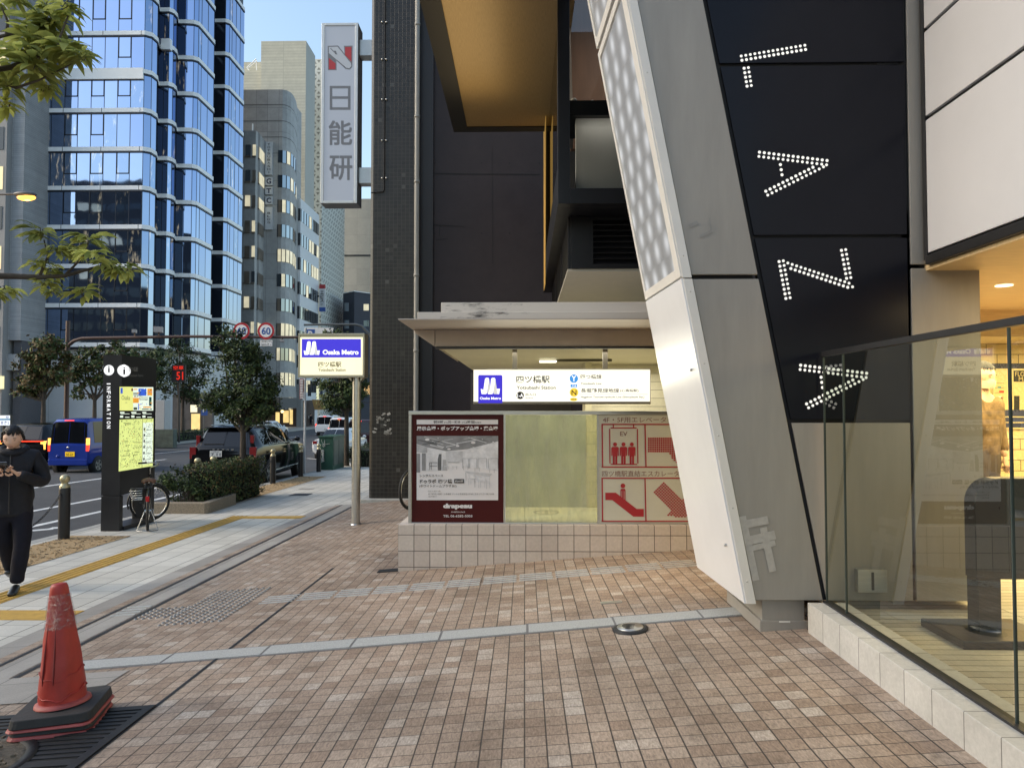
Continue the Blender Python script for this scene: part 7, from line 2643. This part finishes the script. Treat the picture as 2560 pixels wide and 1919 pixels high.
mwin = {1: 'rear_window', 4: 'side_window', 6: 'side_window', 7: 'windscreen', 8: 'windscreen'}
def brake(z):
    def f(t):
        b = MB()
        b.box(-.12, .12, -2.14, -2.0, z, z + .04, M_TAIL)
        b.build('brake_lamp', t)
    return f
TL = [(.62, .82, -2.23, .74, .92, M_TAIL)]
TM = [(.70, .83, -2.22, .72, 1.10, M_TAIL)]
grp = None
car('white_car', 'white hatchback passing far off to the right of the bushy tree', sed, 4.5, .32, (-1.35, 1.35), M_WHCAR, swin, (-22.0, 60.2, zroad(60)), rad(-4), None, TL, (0, -2.26, .62, M_PLATEW, '28-41', M_INK))
car('white_car', 'ice white sedan parked behind the dark green utility cabinet', sed, 4.5, .32, (-1.35, 1.35), M_WHCAR, swin, (-9.3, 35.6, zroad(35)), 0, None, [(.62, .82, -2.23, .74, .90, M_TAILD)], (0, -2.26, .62, M_PLATEW, '13-05', M_INK))
car('white_van', 'farther white people carrier with brake lamps left of the pole sign', mv, 4.5, .32, (-1.4, 1.4), M_WHCAR, mwin, (-18.3, 66, zroad(66)), 0, None, TM, (.1, -2.27, .62, M_PLATEW, '43-10', M_INK), extra=brake(1.76))
car('white_van', 'nearer white people carrier with large dark rear window by the pole sign', mv, 4.5, .32, (-1.4, 1.4), M_WHCAR, mwin, (-13.9, 54.5, zroad(54)), 0, None, TM, (.1, -2.27, .62, M_PLATEW, '77-52', M_INK), extra=brake(1.76))
car('dark_van', 'dark van with red lamps at the edge of the dark tiled building', mv, 4.5, .32, (-1.4, 1.4), paint('maroon_van_paint', (.03, .012, .014)), mwin, (-10.6, 47, zroad(47)), 0, None, TM, (.1, -2.27, .62, M_PLATEW, '31-08', M_INK), extra=brake(1.76))
def bar(t):
    b = MB()
    b.box(-.86, .86, -2.462, -2.40, 1.09, 1.125, M_TAIL)
    b.build('light_bar', t)
    return t
car('dark_car', 'black crossover with a full width red lamp bar beside the blue van', suv, 4.95, .36, (-1.5, 1.48), M_BLKCAR, {1: 'rear_window', 3: 'side_window', 5: 'side_window', 7: 'side_window', 8: 'windscreen'},
    (-19.0, 28.6, zroad(28)), 0, None, [(.74, .92, -2.44, .80, 1.12, M_AMBER2)], (0, -2.475, .92, M_PLATEW, '88-02', M_INK), wide=(.85, 1.25), extra=bar)
car('dark_car', 'dark saloon roof showing above the black crossover', sed, 4.5, .32, (-1.35, 1.35), paint('charcoal_car_paint', (.02, .022, .026)), swin, (-22.2, 34.5, zroad(34)), 0, None, TL, (0, -2.26, .62, M_PLATEW, '19-60', M_INK))
car('parked_van', 'white van parked facing this way across the road behind the trees', mv, 4.5, .32, (-1.4, 1.4), M_WHCAR, mwin, (-23.9, 39.0, zroad(39)), rad(180), None, [(.70, .83, -2.22, .72, 1.10, M_TAILD)], None)

# ================================================================ people
M_SKIN = mat('skin', (.68, .43, .31), .5, var=.06, vs=12)
M_LIPS = mat('lips', (.36, .14, .11), .5, var=0)
M_HAIR = mat('black_hair', (.012, .010, .010), .45, var=.3, vs=40, stretch=(1, 1, .2))
M_JKT = mat('charcoal_jacket', (.015, .015, .019), .6, var=.45, vs=9, bump=1.0, bs=14, spec=.3)
M_TRS = mat('dark_navy_trousers', (.010, .010, .017), .7, var=.25, vs=7, bump=1.0, bs=9, spec=.2)
M_SHOE = mat('black_shoe', (.014, .014, .015), .35, var=.1)
def skin_shape(chains, sub=2):
    """Grow one smooth skin around chains of (point, radius); chains that start on a used point branch from it."""
    me = bpy.data.meshes.new('skin')
    vs, es, rs, idx = [], [], [], {}
    for ch in chains:
        prev = None
        for p, r in ch:
            k = tuple(round(q, 4) for q in p)
            if k not in idx:
                idx[k] = len(vs)
                vs.append(p)
                rs.append(r if isinstance(r, tuple) else (r, r))
            if prev is not None and prev != idx[k]:
                es.append((prev, idx[k]))
            prev = idx[k]
    me.from_pydata([Vector(v) for v in vs], es, [])
    o = bpy.data.objects.new('skin', me)
    COL.objects.link(o)
    o.modifiers.new('s', 'SKIN')
    for i, r in enumerate(rs):
        me.skin_vertices[0].data[i].radius = r
        me.skin_vertices[0].data[i].use_root = (i == 0)
    if sub:
        sm = o.modifiers.new('u', 'SUBSURF')
        sm.levels = sub
    dg = bpy.context.evaluated_depsgraph_get()
    ev = o.evaluated_get(dg)
    m2 = ev.to_mesh()
    out = ([v.co.copy() for v in m2.vertices], [tuple(p.vertices) for p in m2.polygons])
    ev.to_mesh_clear()
    bpy.data.objects.remove(o)
    bpy.data.meshes.remove(me)
    return out
def head_shape(c, tilt, s=1.0):
    """Head 0.225 m high: skull, jaw, nose, brow and eye hollows; looks towards -Y."""
    vs, fs = [], []
    nu, nv = 28, 22
    T = Matrix.Rotation(tilt, 3, 'X')
    for i in range(nv + 1):
        ph = math.pi * i / nv
        for k in range(nu):
            th = 2 * math.pi * k / nu
            x, y, z = math.sin(ph) * math.cos(th), math.sin(ph) * math.sin(th), math.cos(ph)
            fx = .078
            if z < -.1:
                fx *= 1 - .38 * ((-z - .1) / .9) ** 1.5
            X, Y_, Z = x * fx, y * .098, z * .115
            if z < -.2 and y > 0:
                Y_ *= 1 - .45 * (-z - .2)
            f = max(0, -y)
            nose = math.exp(-(X / .014) ** 2) * max(0, 1 - abs(Z + .022) / .034) * f
            Y_ -= .022 * nose
            for ex in (-.031, .031):
                Y_ += .010 * f * math.exp(-((X - ex) / .017) ** 2 - ((Z - .004) / .011) ** 2)
            Y_ -= .004 * f * math.exp(-((Z - .024) / .012) ** 2)
            Y_ -= .006 * f * math.exp(-((Z + .092) / .018) ** 2 - (X / .025) ** 2)
            Y_ -= .004 * f * math.exp(-((Z + .060) / .009) ** 2 - (X / .022) ** 2)
            vs.append(Vector(c) + T @ Vector((X, Y_, Z)) * s)
    for i in range(nv):
        for k in range(nu):
            fs.append((i * nu + k, (i + 1) * nu + k, (i + 1) * nu + (k + 1) % nu, i * nu + (k + 1) % nu))
    return vs, fs, T
def hand(b, wrist, fwd, palm_n, thumb_side, curl, m, s=1.0):
    """Palm with four bent fingers of unequal length and a thumb from the side of the palm."""
    f, n = Vector(fwd).normalized(), Vector(palm_n).normalized()
    sd_ = f.cross(n).normalized() * thumb_side
    n = n - f * n.dot(f)
    n.normalize()
    w_ = Vector(wrist)
    k0 = w_ + f * .085 * s
    vs, fs = skin_shape([[(w_ - f * .02, (.024 * s, .018 * s)), (w_ + f * .03 * s, (.032 * s, .016 * s)), (k0, (.036 * s, .014 * s))]], 1)
    b.add(vs, fs, m, True)
    for i, (off, L) in enumerate(((.028, .068), (.010, .076), (-.009, .070), (-.027, .055))):
        p = k0 + sd_ * off * s - f * .012
        d = f.copy()
        pts = [p]
        for j, fr in enumerate((.45, .31, .24)):
            d = (Matrix.Rotation(curl * (.7 if j == 0 else 1.0), 3, sd_ * thumb_side * -1) @ d).normalized()
            pts.append(pts[-1] + d * L * fr * s)
        b.tube(pts, [.0095 * s, .0088 * s, .008 * s, .0062 * s], m, 8)
        b.ball(pts[-1], .0062 * s, m, 8)
    p = w_ + f * .025 * s + sd_ * .026 * s
    pts = [p, p + (f * .5 + sd_ * .75 - n * .1).normalized() * .036 * s]
    pts.append(pts[-1] + (f * .85 + sd_ * .2 + n * -.35).normalized() * .030 * s)
    pts.append(pts[-1] + (f * .8 - sd_ * .25 - n * .4).normalized() * .024 * s)
    b.tube(pts, [.013 * s, .0115 * s, .010 * s, .007 * s], m, 8)
    b.ball(pts[-1], .007 * s, m, 8)
def face(b, c, T, s=1.0, mouth=True):
    c = Vector(c)
    for ex in (-.031, .031):
        p = c + T @ Vector((ex, -.0835, .002)) * s
        b.add([p + T @ Vector((dx, dy, dz)) for dx, dy, dz in ((-.014, .003, -.001), (0, -.004, -.004), (.014, .003, -.001), (0, -.004, .003))], [(0, 1, 2, 3)], M_INK)
        b.tube([c + T @ Vector((ex - .018, -.084, .018)) * s, c + T @ Vector((ex, -.094, .0245)) * s, c + T @ Vector((ex + .018, -.084, .02)) * s], [.002, .0035, .002], M_HAIR, 6)
        b.ball(c + T @ Vector((ex * 2.5, .008, -.008)) * s, .022, M_SKIN, 8, (.4, .7, 1.3))
    if mouth:
        b.tube([c + T @ Vector((-.02, -.088, -.061)) * s, c + T @ Vector((0, -.097, -.060)) * s, c + T @ Vector((.02, -.088, -.061)) * s], [.002, .0045, .002], M_LIPS, 6)
def hair_shape(b, c, T, s, rng, m, n=150, fringe=.05):
    c = Vector(c)
    vs, fs = [], []
    nu, nv = 28, 12
    for i in range(nv + 1):
        ph = math.pi * .60 * i / nv
        for k in range(nu):
            th = 2 * math.pi * k / nu
            y = math.sin(th)
            lim = 1.0 if y > -.05 else .50
            p2 = ph * lim
            q = 1.12 + .05 * noise.noise(Vector((math.cos(th) * 3, y * 3, i * .7)))
            vs.append(c + T @ Vector((math.sin(p2) * math.cos(th) * .080 * q, math.sin(p2) * y * .100 * q + .004, math.cos(p2) * .117 * q + .004)) * s)
    for i in range(nv):
        for k in range(nu):
            fs.append((i * nu + k, (i + 1) * nu + k, (i + 1) * nu + (k + 1) % nu, i * nu + (k + 1) % nu))
    b.add(vs, fs, m, True)
    for k in range(n):
        th = rng.uniform(0, 6.283)
        ph = rng.uniform(.5, .84) if math.sin(th) < -.1 else rng.uniform(.6, 1.75)
        r = Vector((math.sin(ph) * math.cos(th) * .092, math.sin(ph) * math.sin(th) * .112, math.cos(ph) * .128))
        d = Vector((math.cos(th) * .25, math.sin(th) * .3, -1))
        L = rng.uniform(.5, 1.0) * fringe
        b.tube([c + T @ r * s, c + T @ (r + d * L * .5 + Vector((rng.uniform(-.01, .01), 0, 0))) * s, c + T @ (r * .97 + d * L) * s], [.006, .006, .001], m, 4)
man = thing('person', 'person in black jacket and dark trousers walking while looking at a phone', 'person', (0, 0, 0))
rng = random.Random(1)
HC, TILT = Vector((.0, -.055, 1.575)), rad(-14)
HC = Vector((.0, -.055, 1.575))
Tm = rad(14)
hv, hf, TT = head_shape(HC, Tm, 1.02)
b = MB()
b.add(hv, hf, M_SKIN, True)
sh, pel = (0, 0, 1.36), (0, .01, .93)
WR = {1: (.085, -.275, 1.235), -1: (-.085, -.275, 1.235)}
bodych = [[(pel, (.15, .11)), ((0, 0, 1.12), (.13, .10)), (sh, (.15, .10)), ((0, -.005, 1.45), .062), ((0, -.03, 1.52), .056)]]
for s in (-1, 1):
    bodych.append([(sh, (.15, .10)), ((s * .17, 0, 1.375), .06), ((s * .235, .0, 1.12), .045), (WR[s], .026)])
LEGS = {1: [(.09, .0, .88), (.105, -.07, .50), (.05, -.03, .09)], -1: [(-.09, .01, .88), (-.07, .05, .50), (-.06, .33, .16)]}
for s in (-1, 1):
    h_, k_, a_ = LEGS[s]
    bodych.append([(pel, (.15, .11)), (h_, .085), (k_, .055), (a_, .04)])
vs, fs = skin_shape(bodych)
b.add(vs, fs, M_SKIN, True)
face(b, HC, TT, 1.02)
for s in (-1, 1):
    w_ = Vector(WR[s])
    hand(b, w_, Vector((-s * .55, -.45, .55)), Vector((-s * .55, .5, .3)), s, .55, M_SKIN, .95)
b.build('body', man)
b = MB()
hair_shape(b, HC, TT, 1.02, rng, M_HAIR, 170, .05)
b.build('hair', man)
b = MB()
jc = [[((0, .01, .765), (.185, .14)), ((0, .01, .82), (.19, .145)), ((0, .01, .95), (.19, .14)), ((0, .0, 1.15), (.195, .145)), ((0, .0, 1.34), (.185, .125)), ((0, -.01, 1.45), (.10, .085)), ((0, -.015, 1.485), (.09, .08))]]
for s in (-1, 1):
    e = Vector((s * .27, -.02, 1.10))
    w_ = Vector(WR[s])
    jc.append([((0, .0, 1.34), (.185, .125)), ((s * .185, .0, 1.375), .092), ((s * .245, .0, 1.24), .085), (tuple(e), .078), (tuple(e.lerp(w_, .55)), .062), (tuple(e.lerp(w_, .93)), .048)])
vs, fs = skin_shape(jc)
vs = [v + Vector((noise.noise(v * 9), noise.noise(v * 9 + Vector((5, 0, 0))), 0)) * .016 + (v - Vector((0, 0, v.z))).normalized() * .012 * noise.noise(Vector((v.x * 5, v.y * 5, v.z * 22))) for v in vs]
b.add(vs, fs, M_JKT, True)
b.tube([(0, -.150, .82), (0, -.152, 1.0), (0, -.150, 1.2), (0, -.128, 1.36), (0, -.10, 1.45)], .005, M_DKMET, 6)
ring = [(math.cos(t) * .105, math.sin(t) * .095 + .0, 1.455 + .03 * math.sin(t)) for t in [2 * math.pi * k / 20 for k in range(21)]]
b.tube(ring, .035, M_JKT, 8, False)
b.build('jacket', man)
b = MB()
tc = [[((0, .01, 1.02), (.165, .125)), ((0, .01, .93), (.168, .13)), ((0, .01, .84), (.168, .128))]]
for s in (-1, 1):
    h_, k_, a_ = [Vector(q_) for q_ in LEGS[s]]
    tc.append([((0, .01, .84), (.16, .12)), (tuple(h_ - Vector((0, 0, .10))), .100), (tuple(k_), .082), (tuple(k_.lerp(a_, .6)), .074), (tuple(a_ + Vector((0, 0, .0))), .072)])
vs, fs = skin_shape(tc)
vs = [v + Vector((noise.noise(v * 11), noise.noise(v * 11 + Vector((5, 0, 0))), 0)) * .010 for v in vs]
b.add(vs, fs, M_TRS, True)
b.build('trousers', man)
for s, a_, pitch in ((1, LEGS[1][2], 0), (-1, LEGS[-1][2], -.45)):
    b = MB()
    a_ = Vector(a_)
    Rp = Matrix.Rotation(pitch, 3, 'X')
    o0 = Vector((a_.x, a_.y, a_.z - .045))
    vs, fs = skin_shape([[(tuple(o0 + Rp @ Vector((0, .045, 0))), (.040, .045)), (tuple(o0 + Rp @ Vector((0, -.04, .005))), (.045, .05)), (tuple(o0 + Rp @ Vector((0, -.13, -.012))), (.048, .032)), (tuple(o0 + Rp @ Vector((0, -.20, -.018))), (.036, .022))]])
    b.add(vs, fs, M_SHOE, True)
    b.build('shoe', man)
b = MB()
b.obox((0, 0, 0), (.075, .010, .150), Matrix.Rotation(rad(52), 3, 'X'), mat('phone_black', (.02, .02, .022), .15, var=0))
ph = thing('mobile_phone', 'black mobile phone held in both hands by the walking man', 'phone', (0, 0, 0))
b.build('case', ph, bevel=.004)
b = MB()
b.obox(Matrix.Rotation(rad(52), 3, 'X') @ Vector((0, .0056, .004)), (.067, .001, .136), Matrix.Rotation(rad(52), 3, 'X'), emis('phone_screen', (.7, .8, 1), .5))
b.build('screen', ph)
mc = G(27, 1481)
MZ = gz(mc.x, mc.y)
ROTM = rad(24)
place(man, (mc.x, mc.y, MZ), ROTM)
place(ph, Vector((mc.x, mc.y, MZ)) + Matrix.Rotation(ROTM, 3, 'Z') @ Vector((.0, -.355, 1.31)), ROTM)

def simple_person(label, loc, rot, top, legs, hair=M_HAIR, mask=None, bag=None, long_coat=False):
    t = thing('person', label, 'person', (0, 0, 0))
    rng = random.Random(int(loc[0] * 10) & 255)
    c = Vector((0, -.02, 1.52))
    hv, hf, T2 = head_shape(c, rad(6), .98)
    b = MB()
    b.add(hv, hf, M_SKIN, True)
    ch = [[((0, 0, .90), (.15, .11)), ((0, 0, 1.1), (.13, .10)), ((0, 0, 1.30), (.15, .10)), ((0, 0, 1.40), .055), ((0, -.01, 1.47), .05)]]
    for s in (-1, 1):
        ch.append([((0, 0, 1.30), (.15, .10)), ((s * .17, 0, 1.32), .055), ((s * .22, .01, 1.06), .043), ((s * .21, -.06, .84), .03)])
        ch.append([((0, 0, .90), (.15, .11)), ((s * .085, 0, .84), .08), ((s * .09, -.02 * s, .48), .055), ((s * .09, .05 * s, .08), .04), ((s * .09, .05 * s - .14, .035), .035)])
    vs, fs = skin_shape(ch)
    b.add(vs, fs, M_SKIN, True)
    for s in (-1, 1):
        hand(b, (s * .21, -.06, .83), (0, -.15, -1), (-s, 0, 0), s, .3, M_SKIN, .9)
    face(b, c, T2, .98, mask is None)
    b.build('body', t)
    b = MB()
    hair_shape(b, c, T2, .98, rng, hair, 60, .05)
    b.build('hair', t)
    b = MB()
    low = .55 if long_coat else .74
    ch = [[((0, 0, low), (.17, .13)), ((0, 0, 1.0), (.165, .13)), ((0, 0, 1.29), (.175, .115)), ((0, 0, 1.39), (.085, .075))]]
    for s in (-1, 1):
        ch.append([((0, 0, 1.29), (.175, .115)), ((s * .18, 0, 1.31), .075), ((s * .235, .01, 1.06), .066), ((s * .215, -.05, .87), .05)])
    vs, fs = skin_shape(ch)
    b.add(vs, fs, top, True)
    b.build('coat', t)
    b = MB()
    ch = [[((0, 0, 1.0), (.155, .12)), ((0, 0, .92), (.158, .12)), ((0, 0, .82), (.158, .12))]]
    for s in (-1, 1):
        ch.append([((0, 0, .82), (.158, .12)), ((s * .088, 0, .74), .09), ((s * .09, -.02 * s, .46), .07), ((s * .09, .05 * s, .10), .06)])
    vs, fs = skin_shape(ch)
    b.add(vs, fs, legs, True)
    b.build('trousers', t)
    for s in (-1, 1):
        b = MB()
        vs, fs = skin_shape([[((s * .09, .05 * s + .04, .045), .042), ((s * .09, .05 * s - .10, .042), (.045, .038)), ((s * .09, .05 * s - .17, .03), (.03, .022))]])
        b.add(vs, fs, M_SHOE, True)
        b.build('shoe', t)
    if mask:
        b = MB()
        vs = []
        for i in range(6):
            for k in range(9):
                u, v = -1 + 2 * k / 8, i / 5
                vs.append(c + T2 @ Vector((u * .066, -.088 - .022 * (1 - u * u) * (1 - (v - .4) ** 2 * 1.5) + .05 * u * u, -.012 - v * .082)))
        b.add(vs, [(i * 9 + k, i * 9 + k + 1, (i + 1) * 9 + k + 1, (i + 1) * 9 + k) for i in range(5) for k in range(8)], mask, True)
        b.build('face_mask', t)
    place(t, loc, rot)
    return t
YPp = 6.0
simple_person('person in brown jacket and pale face mask half hidden behind the entrance pillar', (P(2452, 1013, YPp).x, YPp, .17), rad(25), mat('brown_camouflage', (.16, .105, .055), .8, var=.6, vs=14), mat('brown_trousers', (.07, .05, .035), .8), mask=mat('pale_mask', (.62, .56, .46), .7, var=.05))
for px, Y, rot, lab, top in ((707, 88, 2.0, 'distant person in dark clothes outside the yellow lit restaurant', M_JKT), (761, 87, 3.1, 'distant person in a dark coat behind the thin white pole', M_TRS), (777, 87.5, 2.9, 'distant person in black carrying a pale bag beside the thin white pole', M_JKT)):
    x = P(px, 1013, Y).x
    o = simple_person(lab, (x, Y, gz(XE, Y)), rot, top, M_TRS)
    if 'bag' in lab:
        b = MB()
        b.ball((x - .25, Y, gz(XE, Y) + 1.15), .17, mat('pale_bag', (.5, .47, .42), .7), 10, (.8, .6, 1.2))
        b.tube([(x - .25, Y, gz(XE, Y) + 1.3), (x - .2, Y, gz(XE, Y) + 1.38), (x - .13, Y, gz(XE, Y) + 1.30)], .015, M_INK, 6)
        tag(b.build('shoulder_bag', base=(x - .25, Y, gz(XE, Y) + 1.0)), 'pale bag on the shoulder of the distant person by the white pole', 'bag')
